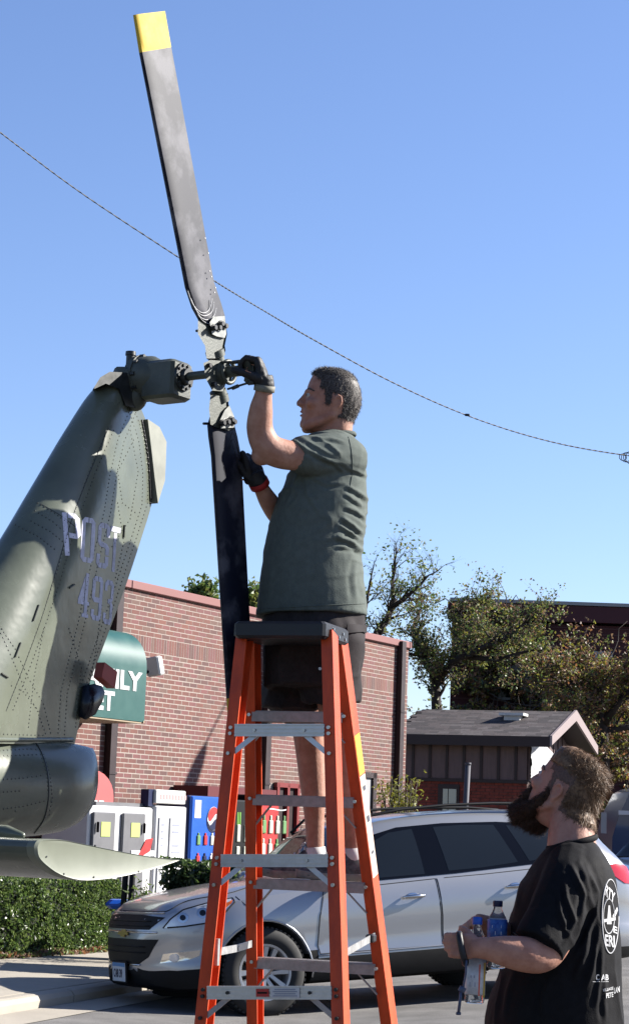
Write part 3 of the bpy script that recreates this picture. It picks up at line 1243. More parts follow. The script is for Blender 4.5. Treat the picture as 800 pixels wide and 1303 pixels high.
# added unseen flag, shaped to cast the slanting shadow on the shop wall
LS = 9.2
def onray(px, py, k=0.0):
    t, z = wpx(px, py)
    return W(t, z) + sun_vec * (LS + k)
fa, fb_, fc_ = onray(304, 862), onray(262, 945), onray(236, 1012)
fs_ = empty('added_shadow_flag', Vector((fa.x, fa.y, gz(fa.x))), 'added furled dark flag out of view on a tall pole, placed to shade the shop wall', 'flag')
mb = MB()
mb.tube([Vector((fa.x, fa.y, gz(fa.x))), Vector((fa.x, fa.y, fa.z + .3))], [.055, .04], 12)
mb.build('pole', M['screen'], fs_, True)
mb = MB()
mb.tube([fa, fb_, fc_], [.018, .018, .016], 8)
mb.build('staff', M['offwhite'], fs_, True)
mb = MB()
pp = [fb_.lerp(fc_, q) for q in (0, .15, .35, .6, .85, 1.05)]
mb.tube([p + Vector((.0, 0, -.02)) for p in pp], [.03, .08, .12, .14, .15, .1], 14)
mb.build('cloth', M['navy'], fs_, True)
# ------------------------------------------------------------------ plants
def leaves(pts, size, mats, rnd, name, parent, weights=None, aspect=.6, flat=0.0):
    v, f, mi = [], [], []
    for p in pts:
        s = size * rnd.uniform(.6, 1.35)
        d = Vector((rnd.gauss(0, 1), rnd.gauss(0, 1), rnd.gauss(0, 1))).normalized()
        e = Vector((rnd.gauss(0, 1), rnd.gauss(0, 1), rnd.gauss(0, 1))).cross(d)
        if e.length < 1e-3:
            continue
        e.normalize()
        b = len(v)
        n = d.cross(e) * (s * .18)
        a = e * (s * aspect * .5)
        v += [p - d * s * .5, p + a + n, p + d * s * .5, p - a + n]
        f += [(b, b + 1, b + 2), (b, b + 2, b + 3)]
        k = rnd.choices(range(len(mats)), weights)[0]
        mi += [k, k]
    me = bpy.data.meshes.new(name)
    me.from_pydata([tuple(q) for q in v], [], f)
    for m in mats:
        me.materials.append(m)
    me.polygons.foreach_set('material_index', mi)
    return link_mesh(name, me, parent, False)


def tree(name, label, base, segs, rnd, leafn, leafs, mats, weights, bark=None, spread=.5, group=None, depth=4, tw=1.0, cat='tree', ratio=.78):
    """segs: hand placed limbs as lists of (point, radius); twigs grow from them"""
    e = empty(name, base, label, cat, group)
    tr, tips = MB(), []
    for pts in segs:
        tr.tube([p for p, _ in pts], [r for _, r in pts], 9)

    def grow(p, d, L, r, lev):
        n = 3
        q, pts, rs = Vector(p), [Vector(p)], [r]
        dd = d.normalized()
        for i in range(n):
            dd = (dd + Vector((rnd.gauss(0, .22), rnd.gauss(0, .22), rnd.gauss(.04, .2)))).normalized()
            q = q + dd * (L / n)
            pts.append(q.copy())
            rs.append(r * (1 - .45 * (i + 1) / n))
            if lev <= 1:
                tips.append(q + Vector((rnd.gauss(0, .04), rnd.gauss(0, .04), rnd.gauss(0, .04))))
        tr.tube(pts, rs, 5 if lev > 1 else 3)
        if lev > 0:
            for k in range(rnd.choice((2, 3, 3))):
                i = rnd.choice((1, 2, 3))
                nd = (dd + Vector((rnd.gauss(0, .65), rnd.gauss(0, .65), rnd.gauss(.1, .55)))).normalized()
                grow(pts[i], nd, L * rnd.uniform(.6, .85) * ratio / .78, rs[i] * .62, lev - 1)

    for pts in segs:
        for i in range(1, len(pts)):
            a, b = pts[i - 1][0], pts[i][0]
            for k in range(int(2 * tw)):
                t = rnd.uniform(.2, 1)
                p = a.lerp(b, t)
                if pts[i][1] < .16 * max(1, spread):
                    d = (b - a).normalized() + Vector((rnd.gauss(0, .7), rnd.gauss(0, .7), rnd.gauss(.35, .5)))
                    grow(p, d, spread * rnd.uniform(.8, 1.3), pts[i][1] * .5, depth)
        a, b = pts[-2][0], pts[-1][0]
        grow(b, (b - a), spread, pts[-1][1] * .9, depth)
    tr.build('trunk', bark or M['bark'], e, True, fixn=False)
    pl = []
    for k in range(leafn):
        t = rnd.choice(tips)
        pl.append(t + Vector((rnd.gauss(0, .09), rnd.gauss(0, .09), rnd.gauss(0, .09))) * (leafs * 8))
    leaves(pl, leafs, mats, rnd, 'crown', e, weights)
    print(name, len(tips))
    return e


def seg(D, *pts):
    return [(P(x, y, D + d), r) for x, y, d, r in pts]


r1 = random.Random(11)
# spreading tree behind the end of the brick shop
tree('autumn_tree', 'sparse autumn tree with a dark forked trunk at the end of the brick shop', Vector((P(554, 1000, 50).x, 50, 0)),
     [seg(50, (556, 1010, 0, .16), (555, 900, 0, .13), (553, 868, 0, .11), (548, 848, 0, .1)),
      seg(50, (555, 868, 0, .12), (575, 842, -.5, .09), (610, 826, -1, .07), (645, 812, -1.3, .06), (665, 795, -1.6, .035)),
      seg(50, (548, 850, 0, .14), (533, 830, .4, .1), (525, 800, .8, .05), (535, 775, 1, .03)),
      seg(50, (575, 842, -.4, .1), (588, 808, 0, .06), (603, 785, .2, .04), (615, 770, .3, .03)),
      seg(50, (590, 835, -.6, .08), (630, 840, -1, .06), (665, 830, -1.5, .04))],
     r1, 9500, .08, [LG[1], LG[2], LA[1], LG[0], LA[2]], (5, 2, 4, 3, 2), bark=M['barkdark'], spread=.46, depth=3, tw=3.4)
tree('slender_tree', 'thin pale tree with few leaves rising over the shop roof behind the man', Vector((P(470, 1000, 46).x, 46, 0)),
     [seg(46, (458, 1010, 0, .18), (470, 850, 0, .13), (480, 805, 0, .1), (492, 788, .1, .08), (500, 770, .3, .06), (499, 740, .5, .04), (502, 712, .5, .025)),
      seg(46, (500, 772, .1, .06), (520, 757, -.2, .045), (536, 742, -.4, .03), (545, 732, -.5, .02)),
      seg(46, (470, 845, 0, .07), (462, 790, .4, .05), (470, 745, .5, .03))],
     r1, 900, .085, LG[:2] + [LA[2]], (5, 4, 1), bark=M['barkdark'], spread=.42, depth=3, tw=2.2)
tree('roadside_tree', 'tangled brown and gold tree standing right of the shed ridge', Vector((P(790, 1000, 54).x, 54, 0)),
     [seg(54, (770, 1010, 0, .13), (768, 930, 0, .11), (760, 880, 0, .09), (748, 868, .2, .06), (735, 860, .4, .04)),
      seg(54, (768, 920, 0, .12), (790, 890, -.3, .07), (805, 872, -.5, .05), (830, 865, -.5, .03)),
      seg(54, (764, 900, 0, .1), (735, 890, -.4, .07), (712, 870, -.6, .05)),
      seg(54, (770, 930, 0, .1), (800, 925, .3, .07), (840, 910, .5, .04))],
     r1, 13000, .1, [LG[1], LG[0]] + LA, (3, 1, 3, 4, 3, 4), bark=M['barkdark'], spread=.6, depth=3, tw=2.6)

# vine on the hall
def vine(name, label, px0, px1, topf, y, n, size, mats, wts, rnd, thick=.5, ybot=1040, dens=None):
    e = empty(name, Vector((P((px0 + px1) / 2, 1000, y).x, y, 0)), label, 'climbing plant')
    pts = []
    while len(pts) < n:
        px = rnd.uniform(px0, px1)
        top = topf(px)
        py = rnd.uniform(top, ybot)
        c = noise.noise(Vector((px * .035, py * .05, 1.3))) + .5 * noise.noise(Vector((px * .11, py * .12, 5)))
        if c < -.22 + (rnd.random() - .5) * .3:
            continue
        pts.append(P(px, py, y - rnd.random() * thick * (1 + .9 * c)))
    leaves(pts, size, mats, rnd, 'foliage', e, wts)
    mb = MB()
    for k in range(70):
        px = rnd.uniform(px0 + 2, px1)
        py = rnd.uniform(topf(px) + 15, ybot)
        q = P(px, py, y - thick * .8)
        pl_ = [q]
        d = Vector((rnd.gauss(0, 1), rnd.gauss(0, .15), rnd.gauss(.3, .8))).normalized()
        for j in range(5):
            d = (d + Vector((rnd.gauss(0, .4), rnd.gauss(0, .1), rnd.gauss(0, .4)))).normalized()
            pl_.append(pl_[-1] + d * .35)
        mb.tube(pl_, [.03, .027, .022, .018, .012, .006], 4)
    mb.build('stem', M['bark'], e, True, fixn=False)
    return e


vine('wall_vine', 'thick brown and olive vine covering the left end of the dark hall', 575, 712,
     lambda x: 768 + max(0, x - 655) * .9 + 5 * noise.noise(Vector((x * .1, 0, 0))), 65.8, 17000, .16, LA + [LG[1], LG[2]], (3, 5, 3, 5, 3, 3), random.Random(21), .7)
vine('fence_vine', 'mixed gold rust and green creeper under the dark brick wall', 690, 815,
     lambda x: 838 + 14 * noise.noise(Vector((x * .05, 3, 0))) - max(0, x - 770) * .2, 62.0, 15000, .16, LA + [LG[1], LG[0]], (4, 4, 3, 4, 3, 2), random.Random(22), 3.0)
# tops of two trees over the shop roof
def treetop(name, label, cx, cy, rx, ry, D, n, rnd):
    e = empty(name, Vector((P(cx, 1000, D).x, D, 0)), label, 'tree')
    mb = MB()
    c = P(cx, cy + ry, D)
    mb.tube([Vector((c.x, c.y, 0)), Vector((c.x + .1, c.y, c.z * .6)), c], [.25, .18, .08], 8)
    s_ = sc(D)
    pts = []
    for k in range(9):
        d = Vector((rnd.gauss(0, 1), rnd.gauss(0, 1), abs(rnd.gauss(.3, .8)))).normalized()
        tip = c + Vector((d.x * rx / s_, d.y * rx / s_, d.z * ry * 1.6 / s_))
        mb.tube([c - UP * .8, c.lerp(tip, .6), tip], [.06, .04, .015], 5)
        for j in range(n // 9):
            pts.append(c.lerp(tip, rnd.uniform(.3, 1)) + Vector([rnd.gauss(0, .13) for _ in range(3)]))
    mb.build('trunk', M['bark'], e, True, fixn=False)
    leaves(pts, .15, LG, rnd, 'crown', e, (5, 4, 2))


treetop('tree_top', 'small green tree top peeping over the shop coping left of the rotor blade', 258, 752, 16, 10, 46, 700, random.Random(4))
treetop('tree_top', 'green tree top just visible between the lower rotor blade and the man', 322, 756, 12, 12, 47, 500, random.Random(6))

# glossy clipped hedge
def hedge(name, label, quad, h, n, size, mats, wts, rnd, cat='hedge', rough=.08, core='leaf_core'):
    """quad: four ground corners (front-left, front-right, back-right, back-left)"""
    c = sum(quad, Vector()) / 4
    e = empty(name, Vector((c.x, c.y, gz(c.x))), label, cat)
    A, B, Cc, Dd = quad
    mb = MB()
    ins = [c + (q - c) * .93 for q in quad]
    n1, n2 = 24, 8
    def pt(u, v, w_):
        p = A.lerp(B, u).lerp(Dd.lerp(Cc, u), v)
        return Vector((p.x, p.y, gz(p.x) + h * w_))
    vs, fs = [], []
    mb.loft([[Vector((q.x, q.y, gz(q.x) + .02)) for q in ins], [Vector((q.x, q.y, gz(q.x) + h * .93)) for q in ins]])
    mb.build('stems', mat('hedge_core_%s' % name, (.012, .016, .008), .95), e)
    pts = []
    for k in range(n):
        f_ = rnd.random()
        if f_ < .62:
            u, v, w_ = rnd.random(), 0, rnd.uniform(.02, 1)
        elif f_ < .8:
            u, v, w_ = rnd.random(), rnd.random(), 1
        elif f_ < .93:
            u, v, w_ = 1, rnd.random(), rnd.uniform(.02, 1)
        else:
            u, v, w_ = 0, rnd.random(), rnd.uniform(.02, 1)
        p = pt(u, v, w_)
        b = noise.noise(p * 2.2) * rough * 1.4 + noise.noise(p * 6) * rough
        d = (p - Vector((c.x, c.y, p.z - h * .1))).normalized()
        p = p + d * (b + rnd.gauss(0, .025))
        if noise.noise(p * 5 + Vector((7, 0, 0))) < -.32 and rnd.random() < .7:
            continue
        pts.append(p)
    leaves(pts, size, mats, rnd, 'foliage', e, wts, aspect=.62)
    return e


b0_, b1_ = ground(-120, 1241), ground(149, 1221)
hd_ = (b1_ - b0_).normalized()
off = Vector((-hd_.y, hd_.x, 0))
hh = P(75, 1118, HB.y + .3).z - gz(HB.x)
hedge('boxwood_hedge', 'thick glossy green clipped hedge under the tailplane', [b0_, b1_, b1_ + off * .9, b0_ + off * .9], hh, 26000, .05,
      LH, (5, 3, 3), random.Random(31), rough=.07)
p = P(248, 1122, 21.5)
qd = [Vector((P(212, 1120, 21).x, 21, 0)), Vector((P(300, 1120, 21).x, 21, 0)), Vector((P(300, 1120, 22).x, 22, 0)), Vector((P(215, 1120, 22).x, 22, 0))]
hedge('juniper_bush', 'low dark green juniper bush between the blue machine and the hood', qd, P(250, 1098, 21.4).z - gz(-1.2), 5200, .07,
      [LH[2], LG[2], LG[0]], (5, 3, 2), random.Random(33), cat='bush', rough=.12)
# wispy yellow shrub by the shop end
def shrub(name, label, cx, y0, y1, D, wpx_, n, rnd, mats, size=.09):
    c = P(cx, y1, D)
    e = empty(name, Vector((c.x, D, gz(c.x))), label, 'shrub')
    mb = MB()
    pts = []
    for k in range(n):
        a = rnd.uniform(0, 2 * pi)
        top = P(cx + rnd.uniform(-wpx_, wpx_), rnd.uniform(y0, y0 + 26), D + rnd.uniform(-.4, .4))
        b = Vector((c.x + rnd.uniform(-.15, .15), D + rnd.uniform(-.15, .15), gz(c.x)))
        m_ = b.lerp(top, .55) + Vector((0, 0, .15))
        mb.tube([b, m_, top], [.012, .009, .004], 4)
        for j in range(26):
            pts.append(m_.lerp(top, rnd.uniform(0, 1.05)) + Vector([rnd.gauss(0, .07) for _ in range(3)]))
    mb.build('stem', M['bark'], e, True, fixn=False)
    leaves(pts, size, mats, rnd, 'foliage', e, None, aspect=.3)


shrub('yellow_shrub', 'wispy yellow green shrub in front of the right end of the brick shop', 508, 988, 1060, 33, 26, 34, random.Random(8), [leaf('shrub_yellow', (.2, .19, .03)), LG[1]])
shrub('bedding_shrub', 'thin leafy shoots in front of the freezer beside the poles', 178, 1122, 1140, 22.5, 18, 12, random.Random(12), [LG[0], LH[1]], .07)
# weeds and fallen leaves at the hedge foot
rw = random.Random(40)
pts = []
for k in range(1500):
    t = rw.random()
    p = b0_.lerp(b1_, t) - off * rw.uniform(-.05, .16)
    pts.append(Vector((p.x, p.y, gz(p.x) + hK + .01 + rw.random() * .05 * (1 if noise.noise(Vector((t * 9, 0, 0))) > 0 else .3))))
o = leaves(pts, .055, [LH[1], LG[0], LA[1], LA[0]], rw, 'leaf_litter', None, (3, 2, 4, 3))
tag(o, 'weeds and fallen leaves along the hedge foot', 'leaves', kind='stuff')

print('HEDGE', b0_, b1_, off, hh)
# ------------------------------------------------------------------ helicopter tail
HUB = P(276, 475, 7.54)
HP = Vector((0.839, -0.545, 0))              # shaft direction, towards the left side of the aircraft
HR = Vector((0.545, 0.839, 0))               # towards the rear
FP0 = HUB - HP * 0.42                        # a point of the fin's centre plane


def FPt(px, py, off=0.0):
    p = onplane(px, py, FP0 + HP * off, HP)
    return p


def tzc(px, py, off=0.0):
    p = FPt(px, py, off)
    return (p - FP0).dot(HR), p.z


def H(t, z, n=0.0):
    return FP0 + HR * t + HP * n + UP * (z - FP0.z)


heli = empty('helicopter', H(-1.5, 0, -0.2), 'olive green helicopter tail with riveted fin, tailplane and two bladed tail rotor', 'helicopter')
# fin: airfoil sections between measured leading and trailing edges
rows = [(488, 128, 160, .05), (497, 121, 168, .055), (510, 111, 174, .068), (533, 96, 184, .082), (563, 77, 193, .09), (600, 55, 196, .098), (640, 31, 192, .105),
        (690, 1, 177, .115), (750, -38, 157, .125), (820, -83, 131, .14), (880, -121, 109, .15), (948, -162, 93, .16)]
rings = []
for y, xl, xr, hth in [(a, b, c, d) for a, b, c, d in spl([tuple(map(float, r)) for r in rows], 4)]:
    t0, z0 = tzc(xl, y)
    t1, z1 = tzc(xr, y)
    z0 = (z0 + z1) / 2 * .5 + z0 * .5
    t0 += hth * .35
    c = t1 - t0
    ring = []
    prof = [(0, 0), (.01, .28), (.035, .5), (.08, .72), (.15, .9), (.24, .99), (.33, .98), (.44, .84), (.6, .56), (.8, .28), (1, .05)]
    for u, h in prof:
        ring.append(H(t0 + c * u, z0 + (z1 - z0) * u, hth * h))
    for u, h in prof[::-1][:-1]:
        ring.append(H(t0 + c * u, z0 + (z1 - z0) * u, -hth * h))
    rings.append(ring)
mb = MB().loft(rings)
fin = sharp(mb.build('tail_fin', M['olive'], heli, True), 50)
wm_ = fin.data.copy()
wm_.transform(Matrix.Translation(heli.location))
FB = bvh_of(wm_)


def onbvh(b, off=0.0):
    def f(px, py):
        d = ray(px, py)
        h = b.ray_cast(CAMPOS, d)
        if h[0] is None:
            return None
        n = h[1]
        if n.dot(d) > 0:
            n = -n
        return h[0], n
    return f


pf = onbvh(FB)
# rear upper panel of the fin with its hinge line
mb = MB()
cap = [(181, 534), (196, 544), (205, 563), (204, 590), (203, 612), (194, 641), (190, 610), (186, 575)]
a = [H(*tzc(x, y), .028) for x, y in cap]
b = [H(*tzc(x, y), -.028) for x, y in cap]
mb.loft([b, a])
sharp(mb.build('fin_cap', mat('pale_olive_paint', (.27, .28, .235), .45, var=.1, vscale=10), heli, True), 40)
mb = MB()
for x, y in spl([(182, 536), (186, 560), (190, 590), (193, 640)], 5):
    h = pf(x - 1.5, y)
    if h:
        mb.ball(h[0], .006, seg=6, rings=4)
hp_ = [pf(x - 1, y) for x, y in spl([(181, 534), (186, 560), (190, 590), (192, 638)], 6)]
hp_ = [h[0] + h[1] * .002 for h in hp_ if h]
mb.tube(hp_, .0035, 6)
tag(mb.build('hinge', M['black_metal'], heli, True), kind='stuff')


def rivets(name, lines, proj, parent, r=.0036, m=None, step=5.0):
    mb = MB()
    for ln in lines:
        for (x0, y0), (x1, y1) in zip(ln, ln[1:]):
            L = math.hypot(x1 - x0, y1 - y0)
            n = max(1, int(L / step))
            for i in range(n):
                h = proj(x0 + (x1 - x0) * i / n, y0 + (y1 - y0) * i / n)
                if h:
                    p, nn = h
                    a = nn.orthogonal().normalized()
                    b = nn.cross(a)
                    k = 6
                    base = [p + (a * cos(2 * pi * j / k) + b * sin(2 * pi * j / k)) * r for j in range(k)]
                    top = [p + nn * r * .5 + (a * cos(2 * pi * j / k) + b * sin(2 * pi * j / k)) * r * .55 for j in range(k)]
                    mb.loft([base, top])
    o = mb.build(name, m or M['rivet'], parent, False)
    return tag(o, kind='stuff')


def off_(ln, dx, dy=0):
    return [(x + dx, y + dy) for x, y in ln]


te = [(170, 515), (184, 560), (189, 600), (188, 640), (172, 690), (152, 750), (128, 820), (103, 892)]
mid = [(166, 520), (150, 560), (141, 600), (133, 650), (116, 720), (98, 800), (78, 880), (74, 938)]
fr = [(138, 545), (118, 590), (92, 660), (72, 730), (52, 790), (30, 850), (8, 905)]
L_ = [te, off_(te, -7, 2), mid, off_(mid, 8, 2), fr, off_(fr, 7, 3),
      [(48, 640), (70, 653), (90, 668)], [(45, 650), (68, 664), (86, 680)],
      [(40, 663), (64, 676), (84, 692)], [(20, 668), (48, 682), (74, 702)],
      [(166, 548), (176, 600), (166, 660), (140, 700)], [(170, 560), (150, 600), (156, 640), (176, 655)],
      [(2, 806), (16, 838), (30, 872), (48, 905), (60, 938)], [(0, 796), (20, 826), (36, 862), (56, 896), (66, 938)],
      [(50, 905), (30, 880), (10, 870)], [(0, 940), (30, 941), (60, 941), (94, 943)], [(0, 934), (30, 935), (60, 936)],
      [(130, 770), (122, 830), (112, 880)], [(150, 640), (158, 690), (146, 740)], [(88, 800), (104, 850), (96, 930)],
      [(56, 800), (44, 860), (36, 930)]]
rivets('rivets', L_, pf, heli)
# small latches
mb = MB()
for a, b in (((49, 770), (42, 790)), ((26, 818), (19, 836)), ((2, 857), (10, 862)), ((158, 668), (157, 684)), ((88, 748), (94, 744))):
    h0, h1 = pf(*a), pf(*b)
    if h0 and h1:
        mb = MB()
        mb.tube([h0[0] + h0[1] * .003, h1[0] + h1[1] * .003], .0035, 6)
        mb.build('latch', M['rivet'], heli)
# soft panel seams
seams = [[(52, 641), (76, 655), (96, 670)], [(0, 942), (40, 943), (94, 944)], [(138, 545), (92, 660), (52, 790), (8, 905)]]
mb = MB()
for ln in seams:
    hh_ = [pf(x, y) for x, y in spl(ln, 10)]
    pp = [h[0] + h[1] * .0003 for h in hh_ if h]
    if len(pp) > 2:
        mb.tube(pp, .0013, 4)
tag(mb.build('panel_seam', M['olive_dark'], heli), kind='stuff')

# stencilled lettering: strokes in a 0..1 cell, v downwards
def octo(x0, y0, x1, y1, cx, cy):
    return [(x0 + cx, y0), (x1 - cx, y0), (x1, y0 + cy), (x1, y1 - cy), (x1 - cx, y1), (x0 + cx, y1), (x0, y1 - cy), (x0, y0 + cy)]


s_ = .27      # stem width
v_ = .115     # bar height
GLY = {
    'P': [[(0, .02), (s_, 0), (s_, .98), (0, 1)], [(s_ + .06, 0), (.78, 0), (1, .09), (1, .46), (.78, .57), (s_ + .06, .57), (s_ + .06, .57 - v_), (.73, .57 - v_), (.73, v_), (s_ + .06, v_)]],
    'O': [[(.47, 0), (.22, 0), (0, .09), (0, .91), (.22, 1), (.47, 1), (.47, 1 - v_), (.28, 1 - v_), (.28, v_), (.47, v_)],
          [(.53, 0), (.78, 0), (1, .09), (1, .91), (.78, 1), (.53, 1), (.53, 1 - v_), (.72, 1 - v_), (.72, v_), (.53, v_)]],
    'S': [[(.47, 0), (.22, 0), (0, .09), (0, .42), (.2, .52), (.66, .55), (.72, .58), (.72, .7), (1, .7), (1, .53), (.8, .45), (.32, .41), (.28, .38), (.28, v_), (.47, v_)],
          [(.53, 0), (.78, 0), (1, .09), (1, .3), (.72, .3), (.72, v_), (.53, v_)],
          [(0, .7), (.28, .7), (.28, 1 - v_), (.47, 1 - v_), (.47, 1), (.22, 1), (0, .91)],
          [(.53, 1 - v_), (.72, 1 - v_), (.72, .73), (1, .73), (1, .91), (.78, 1), (.53, 1)]],
    'T': [[(0, 0), (1, 0), (1, v_), (0, v_)], [(.36, v_ + .02), (.64, v_ + .02), (.64, 1), (.36, 1)]],
    '4': [[(.58, 0), (.84, 0), (.84, .64), (1, .64), (1, .72), (.84, .72), (.84, .9), (1, .93), (1, 1), (.42, 1), (.42, .93), (.58, .9), (.58, .72)],
          [(.52, .06), (.52, .72), (0, .72), (0, .62)]],
    '9': [[(.47, 0), (.22, 0), (0, .09), (0, .5), (.22, .59), (.72, .59), (.72, 1 - v_), (.53, 1 - v_), (.53, 1), (.78, 1), (1, .91), (1, .09), (.78, 0), (.53, 0), (.53, v_), (.72, v_), (.72, .59 - v_), (.28, .59 - v_), (.28, v_), (.47, v_)],
          [(.47, 1), (.22, 1), (0, .91), (0, .76), (.28, .76), (.28, 1 - v_), (.47, 1 - v_)]],
    '3': [[(.47, 0), (.22, 0), (0, .09), (0, .25), (.28, .25), (.28, v_), (.47, v_)],
          [(.53, 0), (.78, 0), (1, .09), (1, .4), (.86, .48), (1, .56), (1, .91), (.78, 1), (.53, 1), (.53, 1 - v_), (.72, 1 - v_), (.72, .56), (.6, .53), (.42, .53), (.42, .43), (.6, .43), (.72, .4), (.72, v_), (.53, v_)],
          [(.47, 1), (.22, 1), (0, .91), (0, .75), (.28, .75), (.28, 1 - v_), (.47, 1 - v_)]]}
cells_ = [('P', 79, 651, 22, 4, 4, 56), ('O', 105, 657, 17, 3.5, -3, 57), ('S', 126, 664, 15, 3.5, -4, 57), ('T', 141.5, 669, 12, 3, -3.5, 57),
          ('4', 102, 727.5, 14, 3, -4, 56), ('9', 119, 732, 13, 3, -4, 56), ('3', 134.5, 737, 11, 3, -4, 56)]
for g, ox, oy, ux, uy, vx, vy in cells_:
    for poly in GLY[g]:
        pp = [(ox + a * ux + b * vx, oy + a * uy + b * vy) for a, b in poly]
        patch(pp, pf, 'letter_stroke', M['letter'], heli, step=4, off=.0012, th=.001, smooth=False)

# tail boom under the fin
mb = MB()
tb, zb_ = tzc(60, 1004)
rings = []
for i, (dt, rw_, rh_, dz) in enumerate([(-3.4, .27, .29, .0), (-1.6, .2, .235, 0), (-.6, .165, .195, 0), (-.25, .152, .18, 0), (-.05, .14, .172, .004), (.06, .125, .165, .01),
                                       (.14, .10, .15, .02), (.2, .075, .13, .035), (.235, .045, .105, .055), (.25, .015, .09, .07)]):
    rings.append([H(tb + dt, zb_ + dz + rh_ * sin(a) * (1 if sin(a) > 0 else 1.0), rw_ * cos(a)) for a in [2 * pi * j / 36 for j in range(36)]])
mb.loft(rings)
boom = sharp(mb.build('tail_boom', M['olive'], heli, True), 60)
bm_me = boom.data.copy()
bm_me.transform(Matrix.Translation(heli.location))
BB = bvh_of(bm_me)
pb = onbvh(BB)
rivets('boom_rivets', [[(0, 955), (40, 953), (52, 955)], [(0, 962), (52, 960)], [(0, 992), (30, 990), (58, 986)], [(0, 1030), (30, 1026), (62, 1018)],
                       [(52, 960), (60, 985), (62, 1015), (58, 1040), (50, 1055)], [(56, 960), (64, 985), (67, 1015), (62, 1042)], [(20, 1032), (22, 1040)],
                       [(0, 1008), (30, 1006)]], pb, heli)
hh_ = [pb(x, y) for x, y in spl([(46, 946), (54, 960), (61, 985), (62, 1015), (56, 1042), (44, 1060)], 6)]
mb = MB()
pp = [h[0] + h[1] * .0008 for h in hh_ if h]
if len(pp) > 2:
    mb.tube(pp, .0028, 5)
mb.build('boom_seam', M['olive_dark'], heli)
# fillet between fin foot and boom
mb = MB()
pp = []
for x in range(-60, 100, 8):
    h = pf(x, 941) or pb(x, 950)
    if h:
        pp.append(h[0])
if len(pp) > 3:
    mb.tube(pp, .008, 8)
mb.build('fillet', M['olive'], heli, True)

# tailplane: airfoil end cap nearest the camera, wing running back to the boom
tc_, zc_ = None, None
capc = P(124, 1094, 6.15)
def E(t, z, n):
    return capc + HR * t + HP * n + UP * z
af = [(45, 1078), (48, 1071), (57, 1068), (80, 1069), (110, 1075), (150, 1083), (190, 1090), (225, 1094), (224, 1096), (200, 1104), (165, 1113), (130, 1119), (100, 1120), (75, 1113), (57, 1101), (47, 1090)]
pts = [onplane(x, y, capc, HP) for x, y in spl([tuple(map(float, q)) for q in af + af[:1]], 3)[:-1]]
rings = [[p - HP * 1.7 for p in pts], [p - HP * .02 for p in pts]]
mb = MB().loft(rings)
wing = sharp(mb.build('tailplane', M['olive'], heli, True), 30)
mb = MB()
cen = sum(pts, Vector()) / len(pts)
mb.loft([[p + (p - cen) * .01 - HP * .03 for p in pts], [p + (p - cen) * .018 for p in pts], [cen + (p - cen) * .985 + HP * .006 for p in pts], [cen + (p - cen) * .93 + HP * .004 for p in pts]])
ec = sharp(mb.build('end_cap', mat('light_olive_paint', (.2, .215, .165), .42, var=.06, vscale=8), heli, True), 30)
mb = MB()
for x, y in ((58, 1090), (175, 1109), (120, 1076), (118, 1116), (80, 1112)):
    p = onplane(x, y, capc, HP)
    mb.cyl(p + HP * .004, HP, .0028, .004, 8)
tag(mb.build('screw', M['olive_dark'], heli), kind='stuff')
# short stub in front of the end cap, upper surface root fairing
mb = MB()
p0, p1 = P(-30, 1060, 6.7), P(28, 1063, 6.6)
mb.tube([p0, P(10, 1061, 6.62), p1], [.03, .028, .012], 10, round_ends=True)
mb.build('root_fairing', M['olive'], heli, True)

# lower rear fairing with the dark bumper and the red lamp on the fin's trailing edge
mb = MB()
c0_ = FPt(113, 905)
def q_(x, y, o=0.0):
    return onplane(x, y, FP0 + HP * o, HP)
mb.loft([[q_(x, y, o) for x, y in ((106, 873), (120, 870), (130, 873), (134, 881), (131, 892), (122, 909), (109, 916), (101, 912))] for o in (-.035, -.025, .02, .03)])
mb.build('rear_bumper', mat('glossy_dark_blue', (.008, .011, .02), .25), heli, True)
mb = MB()
a = [q_(x, y, .04) for x, y in ((123, 843), (139, 855), (136, 876), (119, 862))]
mb.prism(a, HP, .04)
sharp(mb.build('tail_lamp', M['signred'], heli), 20)

# gearbox: flanged dome, square quill housing, filler neck, shaft
gb = MB()
A = HP
def S(k, dz=0.0, dr=0.0):
    return HUB - HP * k + UP * dz + HR * dr
zt_ = 0.012
gb.tube([S(.375, zt_), S(.345, zt_)], [.09, .092], 26)
gb.tube([S(.345, zt_), S(.30, zt_), S(.27, zt_ - .004), S(.24, zt_ - .005)], [.086, .082, .068, .056], 24)
gear = sharp(gb.build('gearbox', M['olive_metal'], heli, True), 40)
mb = MB()
mb.bbox(S(.236, -.012), .155, .13, .15, .012, HP, HR, UP)
sharp(mb.build('quill_housing', M['olive_metal'], gear, True), 30)
mb = MB()
for k in range(10):
    a_ = 2 * pi * k / 10
    o = HR * cos(a_) + UP * sin(a_)
    mb.cyl(S(.338, zt_) + o * .085, HP, .008, .022, 6)
    mb.cyl(S(.152, -.0) + o * .045, HP, .0065, .02, 6)
tag(mb.build('flange_bolts', M['olive_dark'], gear), kind='stuff')
mb = MB()
mb.tube([S(.165, 0), S(.148, 0)], [.056, .054], 20)
mb.tube([S(.148, 0), S(.13, 0)], [.034, .03], 16)
sharp(mb.build('seal_flange', M['olive_dark'], gear, True), 30)
mb = MB()
nk = onplane(166, 462, S(.38), HP)
mb.tube([nk - UP * .05, nk + UP * .03], .017, 14)
mb.tube([nk + UP * .03, nk + UP * .045], [.021, .02], 14)
mb.tube([nk + HP * .02, nk + HP * .05 - UP * .004], .008, 8)
sharp(mb.build('filler_neck', M['olive_dark'], gear, True), 40)
mb = MB()
mb.loft([[q_(x, y, o) for x, y in ((118, 496), (128, 480), (140, 473), (160, 474), (176, 480), (183, 505), (176, 520), (160, 516), (152, 495), (135, 488))] for o in (-.07, .07)])
